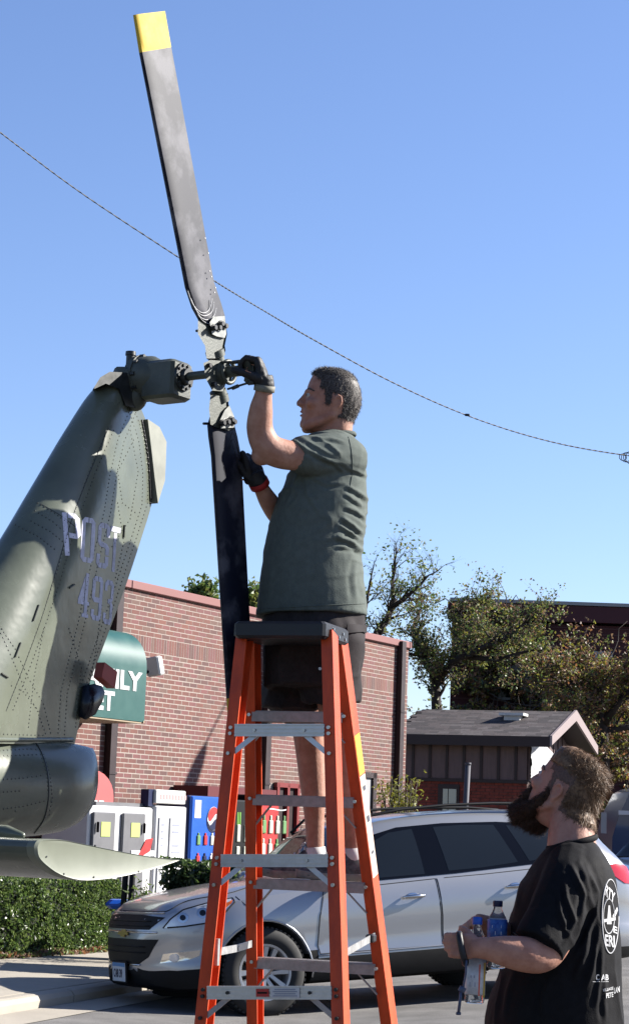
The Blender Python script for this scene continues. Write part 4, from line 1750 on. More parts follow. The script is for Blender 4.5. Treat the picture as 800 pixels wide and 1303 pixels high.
sharp(mb.build('gearbox_mount', M['olive_dark'], heli, True), 30)
mb = MB()
c = FPt(172, 504, .05)
mb.ball(c, .05, .05, .06)
mb.build('mount_boss', M['olive_metal'], heli, True)
mb = MB()
mb.tube([FPt(150, 478, .03), FPt(176, 478, .06)], .035, 12)
mb.build('intake_elbow', M['olive_metal'], heli, True)
# strip down the fin below the gearbox
mb = MB()

# ------------------------------------------------------------------ tail rotor
rot = MB()
rot.tube([S(.14), S(.03)], [.0165, .0165], 16)
rot.tube([S(.03), S(-.03)], [.03, .032], 16)
rot.tube([S(-.03), S(-.045)], [.045, .04], 16)
rot.tube([S(-.045), S(-.16)], [.0215, .0205], 14)
rotor = sharp(rot.build('tail_rotor', M['olive_metal'], heli, True), 40)


def RP(px, py, off=0.0):
    return onplane(px, py, HUB + HP * off, HP)


mb = MB()
mb.loft([[RP(x, y, o) for x, y in ((259, 462), (268, 458), (290, 460), (293, 470), (288, 486), (284, 498), (270, 497), (262, 482))] for o in (-.03, .03)])
sharp(mb.build('yoke', M['olive_metal'], rotor, True), 30)
for x, y in ((266, 465), (287, 466), (272, 489), (284, 478)):
    mb = MB()
    mb.cyl(RP(x, y, .035), HP, .009, .02, 8)
    mb.build('yoke_bolt', M['black_metal'], rotor)


def blade(secs, mirror, tipy):
    """secs: rows (xl, yl, xr, yr, half thickness, material)"""
    mb = MB()
    prof = [(0, 0), (.03, .7), (.12, 1), (.3, .95), (.6, .55), (1, .05)]
    rings, mats_ = [], []
    for xl, yl, xr, yr, h, mi in secs:
        a, b = RP(xl, yl), RP(xr, yr)
        ring = [a.lerp(b, u) + HP * h * k for u, k in prof] + [a.lerp(b, u) - HP * h * k for u, k in prof[::-1][:-1]]
        rings.append(ring)
        mats_.append(mi)
    n = len(rings[0])
    for i in range(len(rings) - 1):
        mb.loft([rings[i], rings[i + 1]], cap=False, mi=mats_[i + 1])
    mb.add(rings[0], [tuple(range(n))], mats_[0])
    mb.add(rings[-1], [tuple(range(n))], mats_[-1])
    me = mb.build('blade', [M['blade'], M['yellow']], rotor, True)
    bm = bmesh.new()
    bm.from_mesh(me.data)
    bmesh.ops.remove_doubles(bm, verts=bm.verts, dist=1e-5)
    bm.to_mesh(me.data)
    bm.free()
    return sharp(me, 40)


def lerp_secs(s0, s1, n):
    return [tuple(a + (b - a) * i / n for a, b in zip(s0, s1)) for i in range(n + 1)]


up_ = lerp_secs((170, 19, 210, 14, .009, 1), (178, 67, 218, 60, .011, 1), 3)
up_ = [(*r[:5], 1) for r in up_] + [(*r[:5], 0) for r in lerp_secs((178, 67, 218, 60, .011, 0), (237, 366, 272, 358, .014, 0), 12)[1:]]
up_ += [(246, 392, 281, 385, .016, 0), (254, 406, 286, 402, .017, 0), (262, 420, 288, 418, .017, 0)]
bu = blade(up_, 1, 0)
lo_ = [(*r[:5], 1) for r in lerp_secs((292, 932, 327, 924, .009, 1), (289, 889, 322, 868, .011, 1), 3)]
lo_ += [(*r[:5], 0) for r in lerp_secs((289, 889, 322, 868, .011, 0), (270, 580, 307, 582, .014, 0), 12)[1:]]
lo_ += [(267, 556, 302, 556, .016, 0), (266, 541, 299, 544, .017, 0), (270, 528, 293, 530, .017, 0)]
bl = blade(lo_, -1, 0)
# doubler seams: nested curves near each root
for bld, curves in ((bu, [[(239, 370), (246, 388), (257, 398), (266, 394), (270, 380)], [(243, 380), (250, 395), (260, 402), (270, 396), (272, 384)],
                          [(248, 390), (254, 402), (263, 407), (272, 402), (275, 392)], [(252, 400), (258, 408), (266, 412), (274, 408)],
                          [(258, 412), (264, 414), (270, 412)]]),
                    (bl, [[(292, 562), (296, 550), (301, 560), (304, 578)], [(291, 572), (296, 558), (301, 568), (305, 586)], [(290, 580), (295, 566), (300, 578), (304, 594)]])):
    mb = MB()
    for c_ in curves:
        mb.tube([RP(x, y, .017) for x, y in spl([tuple(map(float, q)) for q in c_], 5)], .0016, 5)
    tag(mb.build('doubler_edge', M['whiteline'] if bld is bu else M['black_metal'], bld, True), kind='stuff')
mb = MB()
for x, y in ((262, 303), (266, 322), (268, 345), (270, 352), (274, 372), (275, 366)):
    mb.cyl(RP(x - 1, y, .0165 if y > 300 else .015), HP, .003, .003, 6)
tag(mb.build('paint_chip', M['whiteline'], bu), kind='stuff')
# grips
def grip(quads, bolts, lug):
    mb = MB()
    mb.loft([[RP(x, y, o * k) for x, y in quads[0]] for o, k in ((-1, .02), (-1, .026), (1, .026), (1, .02))])
    g = sharp(mb.build('blade_grip', M['olive_metal'], rotor, True), 30)
    mb = MB()
    mb.loft([[RP(x, y, o) for x, y in quads[1]] for o in (.019, .031)])
    sharp(mb.build('grip_plate', mat('worn_grey_green_%d' % lug[0], (.3, .31, .29), .4, var=.2, vscale=30), g), 30)
    mb = MB()
    for x, y in bolts:
        mb.cyl(RP(x, y, .042), HP, .0095, .025, 6)
        mb.cyl(RP(x, y, .034), HP, .013, .006, 12)
    mb.tube([RP(lug[0], lug[1]), RP(lug[0] + 14, lug[1])], .005, 8)
    tag(mb.build('grip_bolt', M['black_metal'], g), kind='stuff')
    return g


grip([[(252, 404), (268, 416), (286, 404), (289, 425), (286, 440), (287, 446), (284, 456), (263, 456), (261, 440), (252, 425)],
      [(267, 410), (272, 403), (286, 402), (288, 425), (286, 430), (276, 428), (270, 425)]], [(272, 417), (278, 417), (281, 412), (286, 415)], (250, 421))
grip([[(268, 501), (290, 503), (291, 515), (296, 530), (299, 545), (294, 548), (278, 545), (268, 540), (266, 520)],
      [(281, 545), (280, 535), (286, 522), (292, 516), (298, 530), (299, 544)]], [(283, 538), (289, 537), (294, 534), (297, 537)], (259, 539))
for y0, y1, cx, rr in ((446, 454, 274, .036), (455, 462, 276, .03), (497, 503, 278, .032), (503, 512, 280, .034)):
    mb = MB()
    mb.tube([RP(cx - 1, y0), RP(cx + 1, y1)], rr, 20)
    sharp(mb.build('bearing_collar', M['olive_metal'], rotor, True), 40)
# pitch control: crosshead and links
mb = MB()
ch = S(-.165)
mb.tube([S(-.15), S(-.185)], [.03, .028], 14)
mb.loft([[onplane(x, y, ch + HR * 0, HP) + HP * o for x, y in ((311, 456), (316, 454), (324, 468), (326, 480), (320, 490), (314, 484), (317, 472))] for o in (-.014, .014)])
sharp(mb.build('crosshead', M['olive_metal'], rotor, True), 35)
mb = MB()
mb.tube([RP(281, 461, .05), P(318, 460, 7.42)], .0045, 8)
mb.tube([P(297, 461, 7.48), P(305, 460, 7.45)], .0075, 8)
mb.ball(P(318, 459, 7.42), .012, seg=10, rings=6)
mb.build('pitch_link', M['olive_dark'], rotor, True)
mb = MB()
mb.tube([RP(290, 495, .05), P(320, 486, 7.42)], .0045, 8)
mb.tube([P(296, 494, 7.48), P(303, 491, 7.46)], .0075, 8)
mb.ball(P(320, 486, 7.42), .012, seg=10, rings=6)
mb.build('pitch_link', M['olive_dark'], rotor, True)
mb = MB()
rg = S(-.055)
for j in range(20):
    pass
mb.tube([rg + (HR * cos(a) + UP * sin(a)) * .042 for a in [2 * pi * j / 20 for j in range(21)]], .008, 8)
mb.build('swash_ring', M['olive_metal'], rotor, True)
# ------------------------------------------------------------------ stepladder
RA = (P(312, 806, 7.46), P(258, 1320, 7.12))
RC = (P(419, 806, 7.36), P(434, 1320, 6.98))
RB = (P(321, 806, 7.64), P(325, 1320, 8.02))
RD = (P(430, 806, 7.54), P(497, 1320, 7.88))
L1 = ((RC[0] - RA[0]).normalized() + (RD[0] - RB[0]).normalized())
L1.z = 0
L1.normalize()
L2 = Vector((-L1.y, L1.x, 0))
gl = gz(0, 7.5)
lad = empty('stepladder', Vector((-.05, 7.5, gl)), 'tall orange fibreglass stepladder with aluminium steps and a black top cap', 'ladder')


def ext(r):
    a, b = r
    d = b - a
    return a, a + d * ((a.z - gl - .02) / -d.z)


def at_y(r, py):
    """point of a rail seen at picture row py"""
    lo, hi = 0.0, 1.3
    a, b = r
    def row(p):
        q = CM.transposed() @ (p - CAMPOS)
        return 651.5 + F * (q.y / q.z)
    for _ in range(40):
        m_ = (lo + hi) / 2
        if row(a + (b - a) * m_) < py:
            lo = m_
        else:
            hi = m_
    return a + (b - a) * lo


def channel(r, side, back, name='rail'):
    """C-section: web on the outer side, flanges turned inwards"""
    a, b = ext(r)
    d = (b - a).normalized()
    X = (L1 - d * L1.dot(d)).normalized() * side          # outward
    Y = X.cross(d).normalized()
    if Y.dot(L2) < 0:
        Y = -Y
    wb, fl_, t = .078, .042, .007
    sec = [(0, -wb / 2), (-fl_, -wb / 2), (-fl_, -wb / 2 + t), (-t, -wb / 2 + t), (-t, wb / 2 - t), (-fl_, wb / 2 - t), (-fl_, wb / 2), (0, wb / 2)]
    mb = MB()
    o = X * (fl_ / 2)
    mb.loft([[p + o + X * u + Y * v for u, v in sec] for p in (a, b)])
    ro = mb.build(name, M['orange'], lad)
    return ro, X, Y, d


rails = {}
for k, r, sd2 in (('A', RA, -1), ('C', RC, 1), ('B', RB, -1), ('D', RD, 1)):
    rails[k] = channel(r, sd2, k in 'AC')
    a, b = ext(r)
    mb = MB()
    mb.bbox(b + Vector((0, 0, .02)), .06, .1, .05, .008, L1, L2, UP)
    mb.build('foot', M['blackplastic'], rails[k][0])
# top cap
tl, tr_, br_ = P(300, 803, 7.36), P(418, 801, 7.27), P(434, 807, 7.56)
cx_ = (P(300, 803, 7.4) + P(417, 801, 7.3)) / 2 + L2 * .12
mb = MB()
wc = (P(417, 801, 7.3) - P(300, 803, 7.4)).length
mb.bbox(cx_, wc, .3, .062, .01, L1, L2, UP)
mb.box(cx_ + UP * .033 - L2 * .05, wc * .7, .05, .006, L1, L2, UP)
capo = sharp(mb.build('top_cap', M['blackplastic'], lad), 20)
mb = MB()
for dz, dy in ((.012, -.05), (-.01, .02), (.006, .07), (-.012, .1)):
    mb.cyl(cx_ + L1 * (wc / 2) + L2 * dy + UP * dz, L1, .006, .008, 8)
tag(mb.build('cap_rivet', M['steel'], capo), kind='stuff')

# steps on the climbing side
for py in (908, 1015, 1122, 1224, 1330, 1436):
    a, b = at_y(RB, min(py, 1330) if py <= 1330 else 1330), at_y(RD, min(py, 1330) if py <= 1330 else 1330)
    if py > 1330:
        a = a - (at_y(RB, 1122) - at_y(RB, 1224)) * ((py - 1330) / 102)
        b = b - (at_y(RD, 1122) - at_y(RD, 1224)) * ((py - 1330) / 102)
    b.z = a.z = (a.z + b.z) / 2
    c = (a + b) / 2
    wdt = (b - a).length - .02
    mb = MB()
    mb.box(c, wdt, .085, .006, L1, L2, UP)
    mb.box(c - L2 * .042 - UP * .016, wdt, .005, .036, L1, L2, UP)
    mb.box(c + L2 * .042 - UP * .016, wdt, .005, .036, L1, L2, UP)
    for k in range(8):
        mb.box(c + L2 * (-.035 + k * .01) + UP * .0045, wdt, .004, .004, L1, L2, UP)
    st = mb.build('step', M['alu_dull'], lad)
    for s3 in (-1, 1):
        mb = MB()
        p = c + L1 * s3 * (wdt / 2 - .005) - L2 * .03 - UP * .02
        q = p - L1 * s3 * .075
        rl = (RB if s3 < 0 else RD)
        dd = (rl[1] - rl[0]).normalized()
        mb.tube([q, p + dd * .09], .007, 6, flat=.5)
        mb.build('step_brace', M['alu_dull'], st)
    mb = MB()
    for s3, rl in ((-1, rails['B']), (1, rails['D'])):
        mb.cyl(c + L1 * s3 * (wdt / 2 + .008) - L2 * .052 - UP * .01, L2, .0065, .008, 10)
    tag(mb.build('rivet', M['steel'], st), kind='stuff')
# rear horizontals on our side
for py in (930, 1095, 1262, 1430):
    q = min(py, 1330)
    a, b = at_y(RA, q), at_y(RC, q)
    if py > 1330:
        k_ = (py - 1330) / 167
        a = a - (at_y(RA, 1095) - at_y(RA, 1262)) * k_
        b = b - (at_y(RC, 1095) - at_y(RC, 1262)) * k_
    c = (a + b) / 2
    ld = (b - a).normalized()
    wdt = (b - a).length
    Z_ = ld.cross(L2).normalized()
    if Z_.z < 0:
        Z_ = -Z_
    mb = MB()
    c = c - L2 * .044
    mb.box(c, wdt - .03, .006, .044, ld, L2, Z_)
    for k in (-.0195, -.007, .007, .0195):
        mb.box(c + Z_ * k - L2 * .005, wdt - .032, .004, .005, ld, L2, Z_)
    hb = mb.build('rear_brace', M['alu'], lad)
    for s3, rl in ((-1, RA), (1, RC)):
        mb = MB()
        dd = (rl[1] - rl[0]).normalized()
        p = c + ld * s3 * (wdt / 2 - .11)
        q2 = c + ld * s3 * (wdt / 2 - .01) + dd * .085
        mb.box((p + q2) / 2 + L2 * .012, (p - q2).length, .004, .018, (q2 - p).normalized(), L2, (q2 - p).normalized().cross(L2))
        mb.build('corner_brace', M['alu'] if py < 1200 else M['alu_dull'], hb)
    mb = MB()
    for s3, rl in ((-1, RA), (1, RC)):
        dd = (rl[1] - rl[0]).normalized()
        for k in (-.01, .012, .085):
            mb.cyl(c + ld * s3 * (wdt / 2 - .0) + dd * k - L2 * .002, L2, .0065, .012, 10)
        mb.cyl(c + ld * s3 * (wdt / 2 - .09) - L2 * .008, L2, .006, .006, 10)
    tag(mb.build('rivet', M['black_metal'] if py > 1200 else M['steel'], hb), kind='stuff')
    if py == 1262:
        mb = MB()
        mb.box(c - ld * .02 - L2 * .0085, .045, .003, .026, ld, L2, Z_)
        rdl = mb.build('warning_label', M['red'], hb)
        mb = MB()
        mb.box(c - ld * .02 - L2 * .0105, .034, .002, .006, ld, L2, Z_)
        mb.build('label_bar', M['black'], rdl)
        mb = MB()
        mb.box(c + ld * .06 - L2 * .0085, .1, .003, .032, ld, L2, Z_)
        wl = mb.build('instruction_label', M['paper'], hb)
        mb = MB()
        for k in range(4):
            mb.box(c + ld * .06 - L2 * .0105 + Z_ * (-.01 + k * .007), .085 - .012 * (k % 2), .002, .003, ld, L2, Z_)
        mb.build('label_print', M['greytext'], wl)
# folding spreaders
mb = MB()
p, q = at_y(RA, 1211) + L1 * .02, at_y(RB, 1200) - L2 * .02
m_ = p.lerp(q, .55) + UP * -.004
for a, b, w_ in ((p, m_, .026), (m_, q, .026)):
    d_ = (b - a).normalized()
    mb.box((a + b) / 2, (b - a).length + .01, .004, w_, d_, d_.cross(UP).normalized(), UP)
mb.cyl(m_, L1, .008, .012, 10)
mb.box(p, .012, .02, .09, L1, L2, UP)
mb.build('spreader', M['alu'], lad)
mb = MB()
p, q = at_y(RC, 1217) + L1 * .0, at_y(RD, 1190) - L2 * .02
for a, b, w_ in ((p, p.lerp(q, .55), .026), (p.lerp(q, .55), q, .026)):
    d_ = (b - a).normalized()
    mb.box((a + b) / 2, (b - a).length + .01, .004, w_, d_, d_.cross(UP).normalized(), UP)
sp2 = mb.build('spreader', M['alu'], lad)
mb = MB()
m_ = p.lerp(q, .85)
mb.bbox(m_, .03, .05, .03, .005, L1, L2, UP)
mb.build('spreader_hinge', M['blackplastic'], sp2)
# stickers on the outer web of the right front rail
ro, X, Y, d = rails['D']
def web(py0, py1, m, name, wd_=.066, th=.0012):
    a, b = at_y(RD, py0), at_y(RD, py1)
    mb = MB()
    c = (a + b) / 2 + X * (.042 / 2 + th / 2 + .0003)
    mb.box(c, th, wd_, (b - a).length, X, Y, d)
    return mb.build(name, m, ro)
web(935, 985, M['sticker_y'], 'yellow_sticker')
s1 = web(987, 1115, M['sticker_w'], 'cream_sticker')
for a, b in ((1000, 1006), (1038, 1046), (1083, 1086)):
    o = web(a, b, M['ink'], 'sticker_mark', .03, .003)
tag(ro, label='rail with yellow and cream stickers')
# ------------------------------------------------------------------ cars
def tabfn(tab):
    s = spl([tuple(map(float, t)) for t in tab], 6)
    return lambda x: interp(s, x)


def car_tables(van=False):
    T = {}
    T['zb'] = [(0, .44), (.05, .32), (.2, .27), (.6, .255), (4.6, .27), (5.0, .31), (5.15, .40), (5.2, .5)]
    T['zs'] = [(0, .60), (.03, .72), (.08, .83), (.16, .915), (.3, .97), (.6, 1.01), (1.0, 1.05), (1.35, 1.085), (1.8, 1.11), (2.7, 1.145), (3.8, 1.2), (4.5, 1.24), (4.85, 1.23), (5.03, 1.1), (5.15, .85), (5.2, .66)]
    T['zt'] = [(0, .64), (.03, .78), (.08, .905), (.16, .99), (.3, 1.045), (.6, 1.105), (1.0, 1.16), (1.3, 1.19), (1.5, 1.215), (1.62, 1.27), (1.86, 1.47), (2.12, 1.66), (2.5, 1.735), (3.2, 1.775), (4.0, 1.765), (4.5, 1.72), (4.72, 1.66), (4.9, 1.42), (5.03, 1.2), (5.15, .9), (5.2, .7)]
    T['w'] = [(0, .26), (.03, .42), (.08, .57), (.16, .70), (.3, .82), (.5, .91), (.8, .98), (1.5, .985), (4.2, .985), (4.7, .96), (5.0, .91), (5.15, .84), (5.2, .74)]
    T['wt'] = [(0, .18), (.03, .3), (.08, .42), (.16, .52), (.3, .62), (.6, .735), (1.0, .745), (1.35, .75), (1.8, .715), (2.15, .68), (3, .665), (4.3, .64), (4.72, .6), (4.9, .64), (5.03, .68), (5.15, .6), (5.2, .5)]
    T['ze'] = [(0, .625), (.03, .755), (.08, .87), (.16, .96), (.3, 1.015), (.6, 1.07), (1.0, 1.12), (1.3, 1.145), (1.5, 1.175), (1.62, 1.23), (1.86, 1.41), (2.12, 1.58), (2.5, 1.66), (3.2, 1.70), (4.0, 1.68), (4.5, 1.63), (4.72, 1.56), (4.9, 1.36), (5.03, 1.16), (5.15, .88), (5.2, .69)]
    return {k: tabfn(v) for k, v in T.items()}


FR = [0, .0, .035, .13, .27, .36, .40, .58, .76, .92, 1.0]


def body_mesh(T, paint, steer=0.0):
    xs = [0, .012, .03, .055, .08, .12, .16, .22, .3, .4, .5, .6, .75, .9, 1.05, 1.2, 1.3, 1.36, 1.42, 1.5, 1.6, 1.7, 1.8, 1.9, 2.0, 2.1, 2.2, 2.35, 2.5, 2.7, 2.9, 3.2, 3.5, 3.8, 4.1, 4.3, 4.5, 4.62, 4.72, 4.8, 4.9, 4.97, 5.03, 5.09, 5.15, 5.18, 5.2]
    rings = []
    for x in xs:
        zb, zs, zt, w_, wt, ze = [T[k](x) for k in ('zb', 'zs', 'zt', 'w', 'wt', 'ze')]
        h = zs - zb
        ins = [0, .14, .03, .0, -.004, .004, .014, .006, .004, .03, .062]
        half = []
        for i, f_ in enumerate(FR):
            y = w_ - ins[i] * (1 if w_ > .8 else .7)
            if i == 0:
                y = 0
            half.append((y, zb + h * f_))
        y9, z9 = half[-1]
        # hood / glasshouse
        for t in (.33, .66, 1.0):
            y = y9 + (wt - y9) * t
            z = z9 + (ze - z9) * t
            bul = .018 * sin(t * pi) * (1 if x > 1.4 else .3)
            half.append((y + bul, z + bul * .3))
        half.append((wt - .05 if wt > .2 else wt * .8, ze + (zt - ze) * .62))
        half.append((wt * .62, ze + (zt - ze) * .9))
        half.append((wt * .3, zt - .004))
        ring = [Vector((x, -y, z)) for y, z in half] + [Vector((x, 0, zt))] + [Vector((x, y, z)) for y, z in half[::-1][:-1]]
        rings.append(ring)
    mb = MB().loft(rings)
    me = bpy.data.meshes.new('body')
    me.from_pydata(mb.v, [], mb.f)
    bm = bmesh.new()
    bm.from_mesh(me)
    bmesh.ops.triangulate(bm, faces=[f for f in bm.faces if len(f.verts) > 4])
    bmesh.ops.recalc_face_normals(bm, faces=bm.faces)
    bm.to_mesh(me)
    bm.free()
    o = bpy.data.objects.new('tmpbody', me)
    COL.objects.link(o)
    cb = MB()
    for x in (.98, 4.0):
        for s in (-1, 1):
            cb.cyl((x, s * .88, .385), (0, 1, 0), .45, .42, 40)
    cme = bpy.data.meshes.new('c')
    cme.from_pydata(cb.v, [], cb.f)
    b2 = bmesh.new()
    b2.from_mesh(cme)
    bmesh.ops.recalc_face_normals(b2, faces=b2.faces)
    b2.to_mesh(cme)
    b2.free()
    c = bpy.data.objects.new('tmpc', cme)
    COL.objects.link(c)
    md = o.modifiers.new('b', 'BOOLEAN')
    md.object = c
    md.solver = 'EXACT'
    dg = bpy.context.evaluated_depsgraph_get()
    res = bpy.data.meshes.new_from_object(o.evaluated_get(dg))
    bpy.data.objects.remove(o)
    bpy.data.objects.remove(c)
    res.name = 'body'
    res.materials.clear()
    res.materials.append(paint)
    res.materials.append(M['cladding'])
    for p in res.polygons:
        c_ = p.center
        d = min(math.hypot(c_.x - q, c_.z - .385) for q in (.98, 4.0))
        p.material_index = 1 if (c_.z < (.44 if c_.x < .95 or c_.x > 4.5 else .52) or (d < .447 and abs(c_.y) < 1.2 and c_.z < .9)) else 0
    return res


def make_wheel(r=.39, rimr=.245):
    """wheel with its axis along -Y (outer side), origin at the hub"""
    ty = MB()
    w2 = .125
    prof = [(rimr - .01, -w2 + .02), (rimr + .01, -w2), (rimr + .06, -w2 - .012), (r - .035, -w2 - .002), (r - .008, -w2 + .02), (r, -w2 + .045), (r, w2 - .045), (r - .008, w2 - .02), (r - .05, w2), (rimr, w2)]
    n = 56
    rings = []
    for j in range(n):
        a = 2 * pi * j / n
        rings.append([Vector((q * cos(a), y, q * sin(a))) for q, y in prof])
    rings.append(rings[0])
    ty.loft(rings, cap=False, closed=False)
    for j in range(0, 56):
        a = 2 * pi * j / 56
        o = Vector((cos(a), 0, sin(a)))
        t = Vector((-sin(a), 0, cos(a)))
        for y in (-.085, -.03, .03, .085):
            ty.box(o * (r + .002) + Vector((0, y, 0)), .014, .04, .026, o, Vector((0, 1, 0)), t)
    rm = MB()
    rp = [(rimr + .004, -w2 + .012), (rimr + .004, -w2 + .002), (rimr - .016, -w2 + .004), (rimr - .03, -w2 + .03), (rimr - .045, -.02), (rimr - .045, .09)]
    rings = []
    for j in range(49):
        a = 2 * pi * j / 48
        rings.append([Vector((q * cos(a), y, q * sin(a))) for q, y in rp])
    rm.loft(rings, cap=False, closed=False)
    rm.cyl((0, -.07, 0), (0, 1, 0), .062, .06, 24)
    rm.cyl((0, -.103, 0), (0, 1, 0), .034, .012, 20)
    for k in range(6):
        a = 2 * pi * k / 6 + .2
        o = Vector((cos(a), 0, sin(a)))
        t = Vector((-sin(a), 0, cos(a)))
        for s in (-1, 1):
            p0 = o * .05 + t * s * .022 + Vector((0, -.085, 0))
            p1 = o * (rimr - .02) + t * s * .048 + Vector((0, -.098, 0))
            d = (p1 - p0).normalized()
            rm.loft([[p + t * a_ + Vector((0, b_, 0)) for a_, b_ in ((-q, 0), (-q * .7, -.016), (q * .7, -.016), (q, 0), (q, .02), (-q, .02))] for p, q in ((p0, .02), (p0.lerp(p1, .5), .024), (p1, .032))])
    dk = MB()
    dk.cyl((0, .0, 0), (0, 1, 0), rimr - .04, .05, 32)
    nt_ = MB()
    for k in range(6):
        a = 2 * pi * k / 6 + .2 + pi / 6
        nt_.cyl((.062 * cos(a) * .8, -.1, .062 * sin(a) * .8), (0, 1, 0), .008, .02, 6)
    return ty, rm, dk, nt_


def add_wheels(parent, steer):
    for i, (x, s) in enumerate(((.98, -1), (4.0, -1), (.98, 1), (4.0, 1))):
        a = steer if x < 2 else 0
        R = Matrix.Rotation(a + (pi if s > 0 else 0), 3, 'Z')
        off = Vector((x, s * .855, .39))
        ty, rm, dk, nt_ = make_wheel()
        objs = []
        for b, nm, m in ((ty, 'tyre', M['tyre']), (rm, 'rim', M['rim']), (dk, 'brake_disc', M['black_metal']), (nt_, 'wheel_nut', M['black_metal'])):
            b.v = [tuple(R @ Vector(v) + off) for v in b.v]
            if nm == 'tyre':
                w_ = b.build('wheel', m, parent, True, True)
                sharp(w_, 35)
            else:
                sharp(b.build(nm, m, w_, True, True), 35)


def car(name, label, mtx, paint, detail=True, group=None, steer=0.0, lamp=True, cat='car'):
    e = empty(name, (0, 0, 0), label, cat, group, mtx)
    T = car_tables()
    bme = body_mesh(T, paint)
    body = sharp(link_mesh('body', bme, e, True, True), 28)
    B = bvh_of(bme)
    def side(sg):
        def f(x, z):
            h = B.ray_cast(Vector((x, 3 * sg, z)), Vector((0, -sg, 0)))
            if h[0] is None:
                return None
            n = h[1] if h[1].y * sg > 0 else -h[1]
            return h[0], n
        return f
    def front(y, z):
        h = B.ray_cast(Vector((-3, y, z)), Vector((1, 0, 0)))
        if h[0] is None:
            return None
        n = h[1] if h[1].x < 0 else -h[1]
        return h[0], n
    def rear(y, z):
        h = B.ray_cast(Vector((8, y, z)), Vector((-1, 0, 0)))
        if h[0] is None:
            return None
        n = h[1] if h[1].x > 0 else -h[1]
        return h[0], n
    DLO = [(1.50, 1.13), (1.76, 1.27), (1.97, 1.41), (2.2, 1.55), (2.5, 1.62), (3.0, 1.645), (3.6, 1.64), (4.2, 1.60), (4.5, 1.53), (4.66, 1.40), (4.6, 1.30), (4.0, 1.235), (3.0, 1.175), (2.2, 1.145)]
    GF = [(1.76, 1.165), (1.93, 1.33), (2.16, 1.47), (2.40, 1.57), (2.66, 1.60), (2.67, 1.18), (2.2, 1.165)]
    GR = [(2.93, 1.20), (2.89, 1.61), (3.2, 1.62), (3.56, 1.61), (3.70, 1.25), (3.3, 1.215)]
    GQ = [(3.83, 1.255), (3.70, 1.60), (4.15, 1.575), (4.42, 1.5), (4.56, 1.38), (4.5, 1.32)]
    FD = [(1.60, 1.09), (1.53, .85), (1.50, .60), (1.515, .52), (2.785, .525), (2.79, .8), (2.77, 1.135), (2.2, 1.105)]
    RDp = [(2.785, 1.137), (2.803, .8), (2.797, .525), (3.49, .54), (3.53, .64), (3.68, .80), (3.86, .95), (3.88, 1.185), (3.3, 1.155)]
    for sg in (-1, 1):
        pj = side(sg)
        patch(DLO, pj, 'pillar_trim', M['pillar'], e, .06, .006, .008, True)
        for g in (GF, GR, GQ):
            patch(g, pj, 'side_window', M['glass'], e, .08, .0085, .004, True)
        if detail:
            for nm, poly in (('front_door', FD), ('rear_door', RDp)):
                mb = MB()
                pl2 = poly + poly[:1]
                loop = [pj(a_[0] + (b_[0] - a_[0]) * t / 6, a_[1] + (b_[1] - a_[1]) * t / 6) for a_, b_ in zip(pl2, pl2[1:]) for t in range(6)]
                mb.tube([h[0] + h[1] * .001 for h in loop if h], .0042, 5)
                mb.build('door_gap', M['seam'], e, local=True)
                inner = []
                cx = sum(p[0] for p in poly) / len(poly)
                cz = sum(p[1] for p in poly) / len(poly)
                dm_ = patch([(x + (cx - x) * .012, z + (cz - z) * .018) for x, z in poly], pj, nm, paint, e, .07, .0035, .003, True)
                hx = 2.50 if nm == 'front_door' else 3.62
                hz = .985 if nm == 'front_door' else 1.03
                h = pj(hx, hz)
                if h:
                    c = h[0]
                    hb = MB()
                    hb.tube([c + Vector((-.11, sg * .02, -.004)), c + Vector((-.09, sg * .05, 0)), c + Vector((0, sg * .06, .004)), c + Vector((.09, sg * .05, .004)), c + Vector((.115, sg * .02, .0))], [.012, .016, .018, .016, .012], 10, round_ends=True)
                    ho = hb.build('handle', M['chrome'], dm_, True, True)
                    hb = MB()
                    hb.ball(c + Vector((-.0, sg * .003, .0)), .075, .006, .034, R=None)
                    hb.build('handle_cup', M['chrome'], dm_, True, True)
        mb = MB()
        if detail:
            xs_ = [2.05, 2.2, 2.6, 3.1, 3.6, 4.1, 4.45, 4.6]
            pts = [Vector((x, sg * .64, T['zt'](x) + (.045 if 0 < i < len(xs_) - 1 else -.01))) for i, x in enumerate(xs_)]
            mb.tube(pts, .018, 8, flat=.8)
            mb.build('roof_rail', M['black'], e, True, True)
        # mirror
        mb = MB()
        mb.ball((1.73, sg * 1.09, 1.17), .07, .12, .085, 16, 10)
        mb.tube([(1.72, sg * .93, 1.13), (1.72, sg * 1.05, 1.13)], .025, 8)
        mb.build('mirror', paint, e, True, True)
        # arch lips
        for x in (.98, 4.0):
            pts = []
            for a in [radians(q) for q in range(-8, 190, 9)]:
                h = pj(x + .462 * cos(a), .385 + .462 * sin(a))
                if h:
                    pts.append(h[0] + Vector((0, -sg * .004, 0)))
            mb = MB()
            mb.tube(pts, .012, 6)
            mb.build('arch_lip', paint, e, True, True)
        # tail lamp
        if lamp:
            patch([(4.62, 1.17), (4.86, 1.20), (5.02, 1.14), (5.1, .98), (4.9, 1.0), (4.75, 1.09)], pj, 'tail_lamp', M['redlamp'], e, .06, .008, .008, True)
        mb = MB()
        h = [pj(x, z) for x, z in spl([(1.50, .505), (2.2, .515), (3.0, .53), (3.5, .54)], 4)]
        if detail:
            mb.tube([q[0] + q[1] * .001 for q in h if q], .008, 6)
            mb.build('sill_moulding', paint, e, True, True)
    patch([(-.70, 1.235), (-.72, 1.265), (-.62, 1.60), (-.3, 1.635), (.3, 1.635), (.62, 1.60), (.72, 1.265), (.70, 1.235), (.3, 1.255), (-.3, 1.255)], front, 'windshield', M['glass'], e, .05, .009, .01, True)
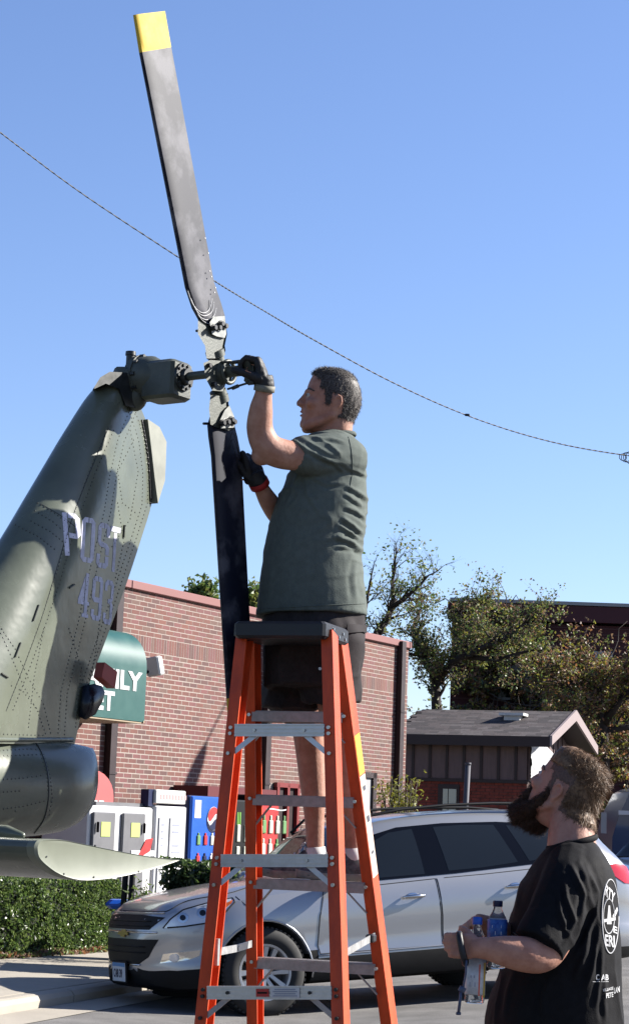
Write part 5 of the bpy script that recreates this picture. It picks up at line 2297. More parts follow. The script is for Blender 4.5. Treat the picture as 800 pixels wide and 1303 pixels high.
    patch([(-.6, 1.2), (-.58, 1.5), (-.3, 1.6), (.3, 1.6), (.58, 1.5), (.6, 1.2)], rear, 'rear_window', M['glass'], e, .06, .008, .008, True)
    add_wheels(e, steer)
    return e, B, T, front, side


CTH = 0.4554
rotc = Matrix.Rotation(-0.0689, 4, 'Y') @ Matrix.Rotation(CTH, 4, 'Z') @ Matrix.Rotation(-0.008, 4, 'X')
origin = Vector((-0.2555, 18.56, -0.0945)) - (rotc.to_3x3() @ Vector((.98, -.98, 0)))
CMT = Matrix.Translation(origin) @ rotc
suv, CB, CT, cfront, cside = car('silver_suv', 'silver suv with tinted windows and black lower cladding behind the ladder', CMT, M['paint'], steer=radians(-4))
CI = CMT.inverted()


def cpx(px, py):
    d = ray(px, py)
    o = CI @ CAMPOS
    dl = CI.to_3x3() @ d
    h = CB.ray_cast(o, dl)
    if h[0] is None:
        return None
    n = h[1] if h[1].dot(dl) < 0 else -h[1]
    return h[0], n


# nose: grilles, emblem, lamps, plate
patch([(-.66, .905), (-.50, .80), (.50, .80), (.66, .905), (.3, .925), (-.3, .925)], cfront, 'upper_grille', M['black'], suv, .06, .004, .02, True)
patch([(-.62, .715), (-.5, .56), (-.36, .50), (.36, .50), (.5, .56), (.62, .715)], cfront, 'lower_grille', M['black'], suv, .06, .004, .02, True)
for zc in (.83, .87, .60, .65):
    mb = MB()
    hw = .5 if zc > .7 else .46
    pts = [cfront(y, zc) for y in [hw * (-1 + 2 * i / 10) for i in range(11)]]
    mb.tube([p[0] + p[1] * .006 for p in pts if p], .006, 5)
    mb.build('grille_bar', M['cladding'], suv, True, True)
for zc, hw in ((.775, .6), (.94, .62), (.49, .38)):
    mb = MB()
    pts = [cfront(y, zc) for y in [hw * (-1 + 2 * i / 12) for i in range(13)]]
    mb.tube([p[0] + p[1] * .004 for p in pts if p], .009, 6)
    mb.build('grille_surround', M['chrome'] if zc < .9 else M['paint'], suv, True, True)
patch([(-.13, .745), (-.10, .772), (-.045, .772), (-.045, .79), (.045, .79), (.045, .772), (.10, .772), (.13, .745), (.045, .745), (.045, .728), (-.045, .728), (-.045, .745)], cfront, 'emblem', M['gold'], suv, .05, .02, .012, True)
h = cfront(0, .42)
pc = h[0]
mb = MB()
mb.bbox(pc + Vector((-.03, 0, 0)), .02, .34, .2, .006)
mb.build('plate_holder', M['cladding'], suv, local=True)
mb = MB()
mb.bbox(pc + Vector((-.043, 0, 0)), .005, .31, .165, .002)
pl_ = mb.build('number_plate', M['plate'], suv, local=True)
mb = MB()
mb.box(pc + Vector((-.0465, 0, .065)), .003, .3, .032)
mb.build('plate_band', M['plateblue'], pl_, local=True)
mb = MB()
vs, fs = text_mesh('C48 39', .1, .004)
mb.add([pc + Vector((-.0475, .125 - v.x * .72, -.045 + v.y)) for v in vs], fs)
mb.build('plate_lettering', M['ink'], pl_, local=True)


def mirrored(poly, name, m, step=4, off=.004, th=.01):
    """patch measured on the near side, with its twin on the far side"""
    hit = {}
    o = patch(poly, cpx, name, m, suv, step, off, th, True)
    if o:
        me = o.data.copy()
        me.transform(Matrix.Diagonal((1, -1, 1, 1)))
        me.flip_normals()
        q = bpy.data.objects.new(name, me)
        COL.objects.link(q)
        q.parent = suv
    return o


mirrored([(208, 1181), (217, 1170), (233, 1158), (262, 1150), (296, 1143), (299, 1148), (283, 1165), (262, 1175), (235, 1179)], 'headlight', M['lens'])
mb = MB()
ol = [(208, 1181), (217, 1170), (233, 1158), (262, 1150), (296, 1143), (299, 1148), (283, 1165), (262, 1175), (235, 1179), (208, 1181)]
hh_ = [cpx(a[0] + (b_[0] - a[0]) * t / 5, a[1] + (b_[1] - a[1]) * t / 5) for a, b_ in zip(ol, ol[1:]) for t in range(5)]
mb.tube([q[0] + q[1] * .004 for q in hh_ if q], .007, 5)
mb.build('headlight_edge', M['seam'], suv, local=True)
for cx_, cy_, rr in ((233, 1168, 7), (258, 1162, 7.5)):
    mirrored([(cx_ + rr * cos(a), cy_ + rr * .95 * sin(a)) for a in [2 * pi * i / 14 for i in range(14)]], 'headlight_reflector', M['chrome'], 5, .008, .004)
    mirrored([(cx_ + rr * .55 * cos(a), cy_ + rr * .5 * sin(a)) for a in [2 * pi * i / 12 for i in range(12)]], 'headlight_bulb', M['lensdark'], 5, .011, .004)
mirrored([(284, 1151), (296, 1146), (294, 1150), (283, 1159)], 'side_marker', M['amber'], 4, .009, .004)
mirrored([(204, 1226), (208, 1214), (236, 1211), (255, 1209), (254, 1216), (238, 1222)], 'fog_lamp_housing', M['chrome'], 5, .004, .01)
mirrored([(222 + 6.5 * cos(a), 1219 + 5.5 * sin(a)) for a in [2 * pi * i / 14 for i in range(14)]], 'fog_lamp', M['lens'], 5, .01, .006)
# hood shut line and bumper line
for ln, nm in (([(152, 1158), (175, 1160), (206, 1160), (216, 1158), (240, 1146), (290, 1137), (320, 1128), (372, 1116)], 'hood_gap'),
               ([(300, 1141), (330, 1170), (318, 1188)], 'bumper_gap')):
    mb = MB()
    hh_ = [cpx(x, y) for x, y in spl([tuple(map(float, q)) for q in ln], 5)]
    pp = [q[0] + q[1] * .0005 for q in hh_ if q]
    if len(pp) > 3:
        mb.tube(pp, .005, 5)
        mb.build(nm, M['seam'], suv, local=True)
for py_ in (1075, 1082):
    mb = MB()
# wipers and washer
mb = MB()
pts = [cfront(y, z) for y, z in ((-.6, 1.235), (-.2, 1.27), (.05, 1.3))]
mb.tube([p[0] + p[1] * .02 for p in pts if p], .01, 6)
mb.build('wiper', M['black'], suv, True, True)

# parked cars beyond
def place(px, py, D, th, sx=1.0):
    p = P(px, py, D)
    r_ = Matrix.Rotation(radians(th), 4, 'Z')
    return Matrix.Translation(Vector((p.x, p.y, gz(p.x)))) @ r_ @ Matrix.Diagonal((1, 1, sx, 1))


car('dark_car', 'dark blue grey car parked behind the rear of the silver suv', place(752, 1090, 26, 48, .93), M['paint_dark'], False, lamp=False)
mv = empty('blue_van', Vector((P(815, 1000, 36).x, 36, gz(9))), 'dark blue van with a white belt stripe at the right edge', 'van')
vx0 = P(768, 1020, 36).x
vt, vb = P(790, 1003, 36).z, .55 + gz(9)
mb = MB()
prof = [(0, .4), (0, 1.0), (.12, 1.5), (.3, 1.95), (.45, 2.05), (5, 2.05), (5, .4)]
k_ = (vt - vb) / 1.65
mb.loft([[Vector((vx0 + x, y, vb + (z - .4) * k_)) for x, z in prof] for y in (35, 35.05, 36.9, 37)])
sharp(mb.build('body', M['paint_blue'], mv), 30)
mb = MB()
mb.box((vx0 + 2.6, 34.99, vb + (1.37 - .4) * k_), 4.6, .03, .5 * k_)
mb.build('window', M['glass'], mv)
mb = MB()
mb.box((vx0 + 2.6, 34.985, P(790, 1034, 35).z), 5.0, .04, .07)
mb.build('stripe', M['paper'], mv)
mb = MB()
mb.box((P(767, 1050, 35).x, 34.97, P(767, 1047, 35).z), .09, .06, .35)
mb.build('pillar', M['screen'], mv)
for x in (.9, 4.0):
    mb = MB()
    mb.cyl((vx0 + x, 35.05, gz(9) + .35), (0, 1, 0), .36, .25, 28)
    wv_ = mb.build('wheel', M['tyre'], mv, True)
    mb = MB()
    mb.cyl((vx0 + x, 34.91, gz(9) + .35), (0, 1, 0), .2, .03, 20)
    mb.build('rim', M['rim'], wv_)
# ------------------------------------------------------------------ people
def frame(o, f, u):
    """columns forward, left, up"""
    f = Vector(f).normalized()
    u = Vector(u)
    u = (u - f * u.dot(f)).normalized()
    l = u.cross(f)
    m = Matrix((f, l, u)).transposed().to_4x4()
    m.translation = Vector(o)
    return m


def add_head(mb, Mx, full=1.0, jaw=1.0, mouth_open=0.0):
    R = Mx.to_3x3()
    rows = [(.138, .045, -.03, .03), (.133, .06, -.05, .047), (.122, .078, -.07, .06), (.1, .09, -.09, .071), (.07, .099, -.103, .0765), (.035, .103, -.11, .079), (0, .103, -.108, .0785),
            (-.03, .104, -.098, .075), (-.055, .106, -.08, .068), (-.082, .106, -.055, .057), (-.102, .1, -.03, .044), (-.116, .084, -.01, .03)]
    rings = []
    for z, xf, xb, w_ in [r for r in spl(rows, 3)]:
        cx, rx = (xf + xb) / 2, (xf - xb) / 2
        ring = []
        for j in range(32):
            a = 2 * pi * j / 32
            ca, sa = cos(a), sin(a)
            ring.append(Mx @ Vector((cx + rx * ca, w_ * full * (abs(sa) ** .85) * (1 if sa >= 0 else -1) * (1 - .16 * max(0, ca)), z)))
        rings.append(ring)
    mb.loft(rings)
    T = lambda pts, r, seg=8: mb.tube([Mx @ Vector(p) for p in pts], r, seg, round_ends=True)
    Bl = lambda c, a, b, d: mb.ball(Mx @ Vector(c), a, b, d, 14, 8, R=R)
    T([(.096, 0, .04), (.108, 0, .02), (.118, 0, .002), (.124, 0, -.009)], [.009, .0095, .0115, .0125])
    for s in (-1, 1):
        Bl((.114, s * .0115, -.013), .013, .009, .009)
        T([(.082, s * .045, .034), (.099, s * .028, .040), (.104, s * .01, .034)], [.008, .009, .008])
        Bl((.074, s * .044, -.012), .027, .024, .022)
        T([(-.01, s * .066 * full, -.05), (.04, s * .053 * full, -.083), (.082, s * .026, -.1)], [.016, .019 * jaw, .02 * jaw])
        # ear
        pts = [(-.012, .074, -.028), (-.006, .082, -.008), (-.008, .088, .012), (-.02, .09, .026), (-.034, .089, .02), (-.038, .086, .002), (-.03, .083, -.016), (-.018, .078, -.03)]
        T([(x, s * y * full, z) for x, y, z in pts], [.0045, .005, .0055, .006, .006, .0055, .005, .005])
        Bl((-.022, s * .079 * full, -.002), .013, .007, .022)
        Bl((-.014, s * .078 * full, -.028), .007, .006, .009)
        T([(.086, s * .042, .012), (.096, s * .03, .009), (.099, s * .018, .012)], [.0045, .005, .004])
    T([(.098, -.02, -.038), (.108, -.008, -.0345), (.11, 0, -.036), (.108, .008, -.0345), (.098, .02, -.038)], [.003, .0055, .005, .0055, .003])
    T([(.098, -.018, -.05 - mouth_open), (.106, 0, -.0515 - mouth_open), (.098, .018, -.05 - mouth_open)], [.003, .0065, .003])
    Bl((.092, 0, -.088), .02, .024, .02)


def add_arm(mb, pts, rad, seg=16):
    q = spl([(*p, r) for p, r in zip(pts, rad)], 5)
    mb.tube([a[:3] for a in q], [a[3] for a in q], seg, round_ends=True)


def add_hand(mb, wrist, fdir, pnorm, thumb_side, curls=(35, 55, 40), spread=.06, thick=1.0, scale=1.0, thumb=(.55, .75, .35), tcurl=25, varc=(0, 4, 8, 14)):
    """palm, four unequal fingers that bend towards the palm side, and a thumb from the side of the palm.
    fdir: along the fingers, pnorm: the way the palm faces, thumb_side: +1/-1 along pnorm x fdir"""
    f = Vector(fdir).normalized()
    n = Vector(pnorm)
    n = (n - f * n.dot(f)).normalized()
    a = n.cross(f) * thumb_side                 # towards the thumb
    W_ = Vector(wrist)
    k = scale
    t = thick
    L = [(.030, .026, .022), (.042, .026, .021), (.046, .029, .022), (.042, .027, .021), (.033, .020, .018)]
    knu = []
    for i in range(4):
        off_a = (.030 - .0205 * i) * k
        ln = (.088 - (0.002, 0, .003, .010)[i]) * k
        kn_ = W_ + f * ln + a * off_a
        knu.append(kn_)
        mb.tube([W_ + a * off_a * .45 + f * .005, W_ + f * ln * .5 + a * off_a * .85 - n * .001, kn_], [.0175 * k * t, .0155 * k * t, .0125 * k * t], 10, round_ends=True)
        d = (f + a * spread * (1.2 - .9 * i)).normalized()
        p = kn_
        pts, rr = [p], [.0108 * k * t]
        for j in range(3):
            ang = radians(curls[j] + varc[i] * (1 if j == 0 else .6))
            ax = a
            d = d * cos(ang) + n * sin(ang)
            nd = d.normalized()
            p = p + nd * L[i + 1][j] * k * 1.02
            # keep n perpendicular for the next bend
            pts.append(p)
            rr.append((.0102, .0092, .0078)[j] * k * t * (.95 if i == 3 else 1))
            # rotate the bend normal with the finger
            n_old = n
            d0 = nd
            n_loc = (n_old * cos(ang) - (d0 if j < 0 else f) * 0).normalized()
            d = nd
            n = (n - d * n.dot(d)).normalized() if j == 0 else (n - d * n.dot(d)).normalized()
        mb.tube(pts, rr, 9, round_ends=True)
        n = Vector(pnorm)
        n = (n - f * n.dot(f)).normalized()
    # thumb
    tb = W_ + f * .022 * k + a * .024 * k + n * .008
    td = (f * thumb[0] + a * thumb[1] + n * thumb[2]).normalized()
    p1 = tb + td * .042 * k
    td2 = (td * cos(radians(tcurl)) + (f * .4 + n * .8).normalized() * sin(radians(tcurl))).normalized()
    p2 = p1 + td2 * .034 * k
    td3 = (td2 * cos(radians(tcurl)) + (f * .2 + n * .9).normalized() * sin(radians(tcurl))).normalized()
    p3 = p2 + td3 * .026 * k
    mb.tube([tb, p1, p2, p3], [.0165 * k * t, .0135 * k * t, .0118 * k * t, .0095 * k * t], 10, round_ends=True)
    return knu


def skin_body(mb, voxel, name, m, parent, smooth=5):
    me = fuse(mb, voxel, smooth)
    me.materials.append(m)
    me.name = name
    return me


def region_shell(me, keep, off, name, m, parent, jitter=0.0, smooth=True):
    """faces of a mesh that pass keep(point), lifted by off"""
    bm = bmesh.new()
    bm.from_mesh(me)
    bm.normal_update()
    bmesh.ops.delete(bm, geom=[f for f in bm.faces if not keep(f.calc_center_median())], context='FACES')
    for v in bm.verts:
        d = off(v.co) if callable(off) else off
        if v.is_boundary:
            d *= .2
        v.co += v.normal * (d + jitter * noise.noise(v.co * 180))
    r = bpy.data.meshes.new(name)
    bm.to_mesh(r)
    bm.free()
    r.materials.clear()
    r.materials.append(m)
    return link_mesh(name, r, parent, smooth)


def strands(me, keep, n, dirf, length, width, m, name, parent, rnd, segs=3, curl=.0, off=0.0):
    """hair or beard locks: thin bent ribbons rooted on the faces that pass keep"""
    fc = [(p.center.copy(), p.normal.copy(), p.area) for p in me.polygons if keep(p.center)]
    if not fc:
        return None
    pick = rnd.choices(fc, [f[2] for f in fc], k=n)
    mb = MB()
    for c, nn, _ in pick:
        p = c + Vector([rnd.gauss(0, .002) for _ in range(3)]) + nn * off
        d = dirf(c, nn)
        L = (length(c) if callable(length) else length) * rnd.uniform(.6, 1.25)
        d = (d + Vector([rnd.gauss(0, .22) for _ in range(3)])).normalized()
        side = d.cross(nn + Vector([rnd.gauss(0, .3) for _ in range(3)]))
        if side.length < 1e-4:
            continue
        side.normalize()
        pts = []
        cv = Vector([rnd.gauss(0, 1) for _ in range(3)]) * curl
        for j in range(segs + 1):
            t = j / segs
            q = p + d * (L * t) + cv * (L * t * t) + (nn * .15 - nn * .5 * t) * L * t
            w_ = width * (1 - t * .85)
            pts += [q - side * w_ / 2, q + side * w_ / 2]
        fs = [(2 * j, 2 * j + 1, 2 * j + 3, 2 * j + 2) for j in range(segs)]
        mb.add(pts, fs)
    o = mb.build(name, m, parent, False, fixn=False)
    return tag(o, kind='stuff')


def crease(me, fn):
    """move vertices along their normals by fn(point, normal)"""
    vs = [(v.co.copy(), v.normal.copy()) for v in me.vertices]
    for v, (c, n) in zip(me.vertices, vs):
        d = fn(c, n)
        if d:
            v.co = c + n * d
    me.update()


def ridge(x):
    return (1 - abs(noise.noise(x))) ** 5


def rows_loft(mb, rows, D, seg=40, sq=.9, world=True):
    """rows: (py, xl, xr, half depth, depth offset)"""
    rings = []
    for py, xl, xr, hd_, dd in [r for r in spl([tuple(map(float, r)) for r in rows], 3)]:
        a, b = P(xl, py, D + dd), P(xr, py, D + dd)
        c, r_ = (a + b) / 2, (b - a) / 2
        rings.append([c + r_ * (abs(cos(t)) ** sq * (1 if cos(t) > 0 else -1)) + Vector((0, 1, 0)) * (hd_ * abs(sin(t)) ** sq * (1 if sin(t) > 0 else -1)) for t in [2 * pi * j / seg for j in range(seg)]])
    mb.loft(rings)


def shoe(parent, heel, toe, upv, m_up, m_sole, half=.046, lace=True, sx=1):
    heel, toe = Vector(heel), Vector(toe)
    f = (toe - heel)
    L = f.length
    f.normalize()
    l = Vector(upv).cross(f).normalized()
    u = f.cross(l)
    up = MB()
    rows = [(0.0, .026, .07, .03), (.04, .034, .10, .035), (.12, .038, .112, .035), (.25, .038, .122, .03), (.34, .038, .118, .03), (.44, .041, .096, .03), (.56, .045, .074, .03), (.75, .047, .056, .03), (.92, .036, .046, .03), (.985, .02, .034, .028)]
    rings = []
    for t, w_, h, b in spl(rows, 2):
        ring = []
        for j in range(20):
            a = 2 * pi * j / 20
            y = w_ * half / .046 * cos(a)
            z = (.018 + (h - .018) * (sin(a) if sin(a) > 0 else 0)) + (sin(a) * .012 if sin(a) < 0 else 0)
            ring.append(heel + f * (t * L) + l * y + u * z)
        rings.append(ring)
    up.loft(rings)
    o = up.build('shoe', m_up, parent, True)
    so_ = MB()
    rings = []
    for z, k in ((0, .9), (.006, .99), (.022, 1.03), (.028, .99)):
        ring = []
        for t, w_, h, b in rows:
            ring.append(heel + f * ((t * 1.03 - .015) * L) + l * (w_ * k * half / .046) + u * (z + (.012 * max(0, t - .8) / .2)))
        for t, w_, h, b in rows[::-1]:
            ring.append(heel + f * ((t * 1.03 - .015) * L) - l * (w_ * k * half / .046) + u * (z + (.012 * max(0, t - .8) / .2)))
        rings.append(ring)
    so_.loft(rings)
    sharp(so_.build('sole', m_sole, o, True), 40)
    if lace:
        lc = MB()
        for k in range(4):
            t = .36 + k * .07
            h = .122 - k * .0135
            pts = [heel + f * (t * L) + l * y + u * (h * (1 - (abs(y) / .05) ** 2 * .35)) for y in (-.026, -.012, 0, .012, .026)]
            lc.tube(pts, .0036, 6)
        b0 = heel + f * (.34 * L) + u * .125
        for s in (-1, 1):
            lc.tube([b0, b0 + l * s * .025 + u * .012 + f * .01, b0 + l * s * .035 - u * .004 + f * .02, b0 + l * s * .01 - u * .002 + f * .012], .0025, 6)
        lc.build('lace', M['sock'], o, True)
    return o


# ---------------- man on the ladder
DM = 7.80
stepz = at_y(RB, 1122).z * .5 + at_y(RD, 1122).z * .5 + .006
man = empty('person', P(400, 1118, 7.93), 'man in grey green t-shirt and dark cargo shorts on the ladder servicing the rotor', 'person')
HM = frame(P(421, 516, 7.78), (-1, -.03, .10), (0.05, 0, 1))
b = MB()
add_head(b, HM, full=1.02, mouth_open=.004)
b.tube([HM @ Vector((-.03, 0, -.02)), HM @ Vector((-.035, 0, -.09)), P(418, 566, DM)], [.062, .062, .07], 20, round_ends=True)
rows_loft(b, [(556, 392, 440, .07, 0), (572, 385, 452, .15, 0), (600, 376, 455, .16, 0), (650, 358, 456, .16, 0), (710, 344, 454, .17, 0), (780, 346, 452, .15, 0), (840, 352, 440, .11, 0)], DM)
# near arm raised to the crosshead
arm_n = [P(430, 577, 7.64), P(405, 579, 7.60), (P(372, 580, 7.56)), P(343, 571, 7.52), P(331, 548, 7.50), P(332, 522, 7.47), P(335, 503, 7.45), P(337, 490, 7.44)]
add_arm(b, arm_n, [.04, .043, .056, .057, .051, .045, .034, .031])
b.ball(P(333, 579, 7.53), .04, .04, .04)
# far arm, hand low on the blade
arm_f = [P(415, 585, 7.98), P(392, 625, 8.0), P(372, 668, 7.96), P(354, 655, 7.86), P(342, 638, 7.78), P(334, 624, 7.73), P(328, 612, 7.7)]
add_arm(b, arm_f, [.068, .055, .047, .042, .038, .031, .028])
# legs
add_arm(b, [P(385, 860, 7.92), P(390, 905, 7.93), P(394, 950, 7.95), P(398, 1000, 7.96), P(400, 1045, 7.97), P(401, 1078, 7.97), P(402, 1094, 7.97)], [.07, .068, .058, .05, .038, .034, .03])
add_arm(b, [P(420, 860, 7.80), P(428, 905, 7.80), P(436, 950, 7.82), P(441, 1000, 7.84), P(446, 1045, 7.85), P(448, 1078, 7.86), P(449, 1094, 7.86)], [.07, .068, .058, .05, .038, .034, .03])
hk1, tk1 = P(420, 1116, 7.97), P(328, 1114, 7.99)
hk2, tk2 = P(467, 1118, 7.87), P(376, 1121, 7.84)
for h_, t_ in ((hk1, tk1), (hk2, tk2)):
    h_.z = stepz
    t_.z = stepz
    add_arm(b, [h_ + Vector((-.03, 0, .045)), h_.lerp(t_, .4) + UP * .04, h_.lerp(t_, .85) + UP * .03], [.034, .034, .024])
# bare hands inside the gloves
for w_, fd, pn, ts, cl in ((arm_n[-1], (-.28, -.05, .96), (-1, .15, -.15), -1, (60, 60, 40)), (arm_f[-1], (-.55, -.1, .8), (-.5, .85, 0), -1, (35, 50, 40))):
    add_hand(b, w_, fd, pn, ts, cl, thick=.5, scale=.8)
body1 = skin_body(b, .0055, 'body', M['skin1'], man)
body1_w = body1.copy()
link_mesh('body', body1, man)
HMI = HM.inverted()


def loc1(c):
    return HMI @ c


def in_head(q):
    return -.16 < q.x < .2 and abs(q.y) < .12 and -.14 < q.z < .17


def hair_reg(q, drop=0.0):
    if not in_head(q):
        return False
    ear = (-.045 < q.x < .004 and abs(q.y) > .066 and q.z < .034)
    if ear:
        return False
    if q.z > .088 + (q.x - .06) * .9 and q.x > .03:
        return True
    if q.x <= .03 and q.z > .03:
        return True
    if .03 < q.x < .052 and q.z > .05:
        return True
    if .0 < q.x < .026 and q.z > -.012 and abs(q.y) > .05:
        return True
    if q.x < -.03 and q.z > -.055 - drop:
        return True
    return False


r_h = random.Random(55)
region_shell(body1_w, lambda c: hair_reg(loc1(c)), .004, 'hair', M['hair1'], man, .001)
hx = HM.to_3x3()
def hdir1(c, n):
    q = loc1(c)
    return (n * .35 + hx @ Vector((.25 if q.z > .09 else -.1, 0, -.75 if q.z < .1 else 0.1))).normalized()
strands(body1_w, lambda c: hair_reg(loc1(c)), 15000, hdir1, .014, .0011, M['hair1'], 'hair_strands', man, r_h, 2, .2, .002)
for s in (1, -1):
    mb = MB()
    mb.ball(HM @ Vector((.0885, s * .031, .021)), .0125, R=hx, seg=12, rings=8)
    e_ = mb.build('eye', M['eye'], man, True)
    mb = MB()
    mb.ball(HM @ Vector((.0975, s * .033, .021)), .0052, R=hx, seg=10, rings=6)
    mb.build('iris', M['black'], e_, True)
    mb = MB()
    mb.tube([HM @ Vector(p) for p in ((.072, s * .058, .036), (.092, s * .04, .0465), (.105, s * .016, .041))], [.002, .004, .0035], 6)
    mb.build('eyebrow', M['hair1'], man, True)
mb = MB()
mb.tube([HM @ Vector(p) for p in ((.099, -.02, -.0415), (.1115, 0, -.0405), (.099, .02, -.0415))], [.0015, .0042, .0015], 8)
mb.tube([HM @ Vector(p) for p in ((.099, -.018, -.0545), (.1095, 0, -.0555), (.099, .018, -.0545))], [.0015, .0048, .0015], 8)
mb.build('lips', M['lips'], man, True)

# shirt
b = MB()
rows_loft(b, [(551, 402, 440, .075, .0), (556, 392, 447, .12, 0), (566, 381, 455, .17, 0), (580, 376, 461, .195, 0), (600, 368, 465.5, .20, 0), (620, 359, 467, .2, 0), (650, 347.5, 466.5, .21, 0), (680, 339.5, 463.5, .215, 0), (700, 335.5, 461, .22, 0),
               (720, 332.5, 461, .22, 0), (745, 329.5, 463.5, .215, 0), (770, 327.5, 466, .21, 0), (781, 326.5, 466.5, .205, 0), (784, 327, 466, .2, 0)], DM, 48, .92)
add_arm(b, [P(440, 585, 7.70), P(425, 581, 7.66), P(404, 580, 7.62), P(385, 580.5, 7.59)], [.088, .09, .084, .073])
b.tube([P(392, 580, 7.6), P(379, 581, 7.585)], [.076, .073], 24)
add_arm(b, [P(430, 590, 7.93), P(405, 600, 7.98), P(392, 626, 7.99)], [.085, .082, .068])
sm = fuse(b, .006, 4)
def segd(px, py, ln):
    """distance to a polyline and the side, in picture units"""
    best, side, tt = 1e9, 1, 0
    n_ = len(ln) - 1
    for i, ((x0, y0), (x1, y1)) in enumerate(zip(ln, ln[1:])):
        dx, dy = x1 - x0, y1 - y0
        t = max(0, min(1, ((px - x0) * dx + (py - y0) * dy) / (dx * dx + dy * dy)))
        qx, qy = px - x0 - dx * t, py - y0 - dy * t
        d = math.hypot(qx, qy)
        if d < best:
            best, side, tt = d, (1 if dx * qy - dy * qx > 0 else -1), (i + t) / n_
    return best, side, tt


def folds(px, py, lst):
    """cloth folds: a raised edge with a hollow on one side, fading out at both ends"""
    o = 0.0
    for ln, w_, h in lst:
        if px < min(q[0] for q in ln) - 12 or px > max(q[0] for q in ln) + 12 or py < min(q[1] for q in ln) - 12 or py > max(q[1] for q in ln) + 12:
            continue
        d, s_, t = segd(px, py, ln)
        e = min(1, 5 * t * (1 - t) + .12)
        o += e * h * (math.exp(-(d / w_) ** 2) - .75 * (math.exp(-((d - 1.9 * w_) / w_) ** 2) if s_ > 0 else 0))
    return o


FOLD1 = [([(438, 594), (455, 600), (468, 607)], 2.2, .006), ([(440, 618), (454, 626), (468, 637)], 2.2, .008), ([(437, 628), (452, 638), (462, 645)], 2, .006),
         ([(434, 658), (448, 668), (461, 681)], 2.4, .010), ([(430, 668), (445, 677), (458, 686)], 2, .009), ([(427, 683), (444, 688), (461, 701)], 2.6, .012),
         ([(426, 695), (445, 697), (460, 702)], 2, .006), ([(438, 645), (452, 650), (465, 662)], 2.2, .008), ([(366, 558), (390, 572), (415, 584), (441, 592)], 2.6, .008),
         ([(398, 557), (420, 558), (440, 562)], 2, .005), ([(406, 581), (425, 590), (440, 602)], 2.2, .006), ([(378, 603), (372, 625), (362, 650)], 2.6, .006),
         ([(386, 604), (392, 630), (408, 655)], 2.6, .004), ([(366, 612), (360, 632), (352, 655)], 2, .004), ([(455, 710), (450, 735), (453, 765)], 3, .004),
         ([(395, 606), (415, 616), (438, 614)], 2.4, .005), ([(340, 700), (345, 735), (340, 770)], 4, .004)]
FOLD2 = [([(724, 1097), (743, 1140), (737, 1172)], 2.6, .008), ([(737, 1097), (752, 1135), (752, 1165)], 2.6, .008), ([(745, 1103), (758, 1135), (756, 1165), (730, 1224)], 2.8, .010),
         ([(717, 1118), (720, 1142), (730, 1172), (718, 1200)], 2.6, .008), ([(763, 1175), (755, 1220), (743, 1262)], 3, .009), ([(765, 1190), (764, 1240), (757, 1285)], 3, .006),
         ([(710, 1130), (712, 1160), (722, 1190)], 2.4, .006), ([(748, 1180), (742, 1215), (728, 1250)], 3, .007), ([(770, 1240), (768, 1275), (770, 1300)], 3, .005),
         ([(700, 1240), (690, 1270), (692, 1300)], 4, .007), ([(665, 1110), (660, 1140), (655, 1165)], 3, .005), ([(655, 1235), (645, 1262), (640, 1300)], 4, .006)]


def fold1(c, n):
    q = CM.transposed() @ (c - CAMPOS)
    px, py = 400 + F * q.x / -q.z, 651.5 - F * q.y / -q.z
    d = 0.0
    # sweeping folds across the lower back, from the armpit and along the shoulder
    wb_ = math.exp(-((py - 672) / 62) ** 2) * max(0, min(1, (px - 375) / 70))
    d += .008 * wb_ * (ridge(Vector((c.x * 4.2 + c.z * 2.5, c.y * 3, c.z * 17 - c.x * 8))) - .35)
    wa = math.exp(-((px - 372) / 40) ** 2 - ((py - 625) / 50) ** 2)
    d += .008 * wa * (ridge(Vector((c.x * 10 - c.z * 9, 4, c.z * 6 + c.x * 9))) - .3)
    ws = math.exp(-((py - 572) / 24) ** 2) * (1 if px > 376 else .3)
    d += .009 * ws * (ridge(Vector((c.x * 5 + 9, c.y * 4, c.z * 15 + c.x * 9))) - .3)
    if n.y < .3:
        d += folds(px, py, FOLD1)
    d += .004 * noise.noise(c * 7) + .005 * (noise.noise(Vector((c.x * 9, c.y * 9, c.z * 1.8))) if py > 690 else 0) * min(1, (py - 690) / 60)
    d += .0016 * noise.noise(c * 26)
    if py > 775:
        d += .002
    return d
crease(sm, fold1)
sm.materials.append(M['tee_green'])
tee = link_mesh('t_shirt', sm.copy(), man)
# hem and sleeve stitching, collar
TB = bvh_of(sm)
pt = onbvh(TB)
mb = MB()
for ln in ([(331, 775), (360, 773), (400, 771), (440, 769), (464, 768)], [(374, 558), (379, 570), (384, 585), (389, 602)], [(443, 556), (447, 575), (448, 600), (444, 625)]):
    hh_ = [pt(x, y) for x, y in spl([tuple(map(float, q)) for q in ln], 8)]
    pp = [q[0] + q[1] * .0008 for q in hh_ if q]
    if len(pp) > 2:
        mb.tube(pp, .0016, 5)
tag(mb.build('seam_stitching', M['tee_green'], tee, True), kind='stuff')
mb = MB()
cc = P(417, 556, DM)
nkc = [HM @ Vector((-.035 + .072 * cos(a), .07 * sin(a), -.118 - .018 * cos(a))) for a in [2 * pi * i / 24 for i in range(25)]]
mb.tube(nkc, .007, 8, flat=1.3)
mb.build('collar', M['tee_green'], tee, True)

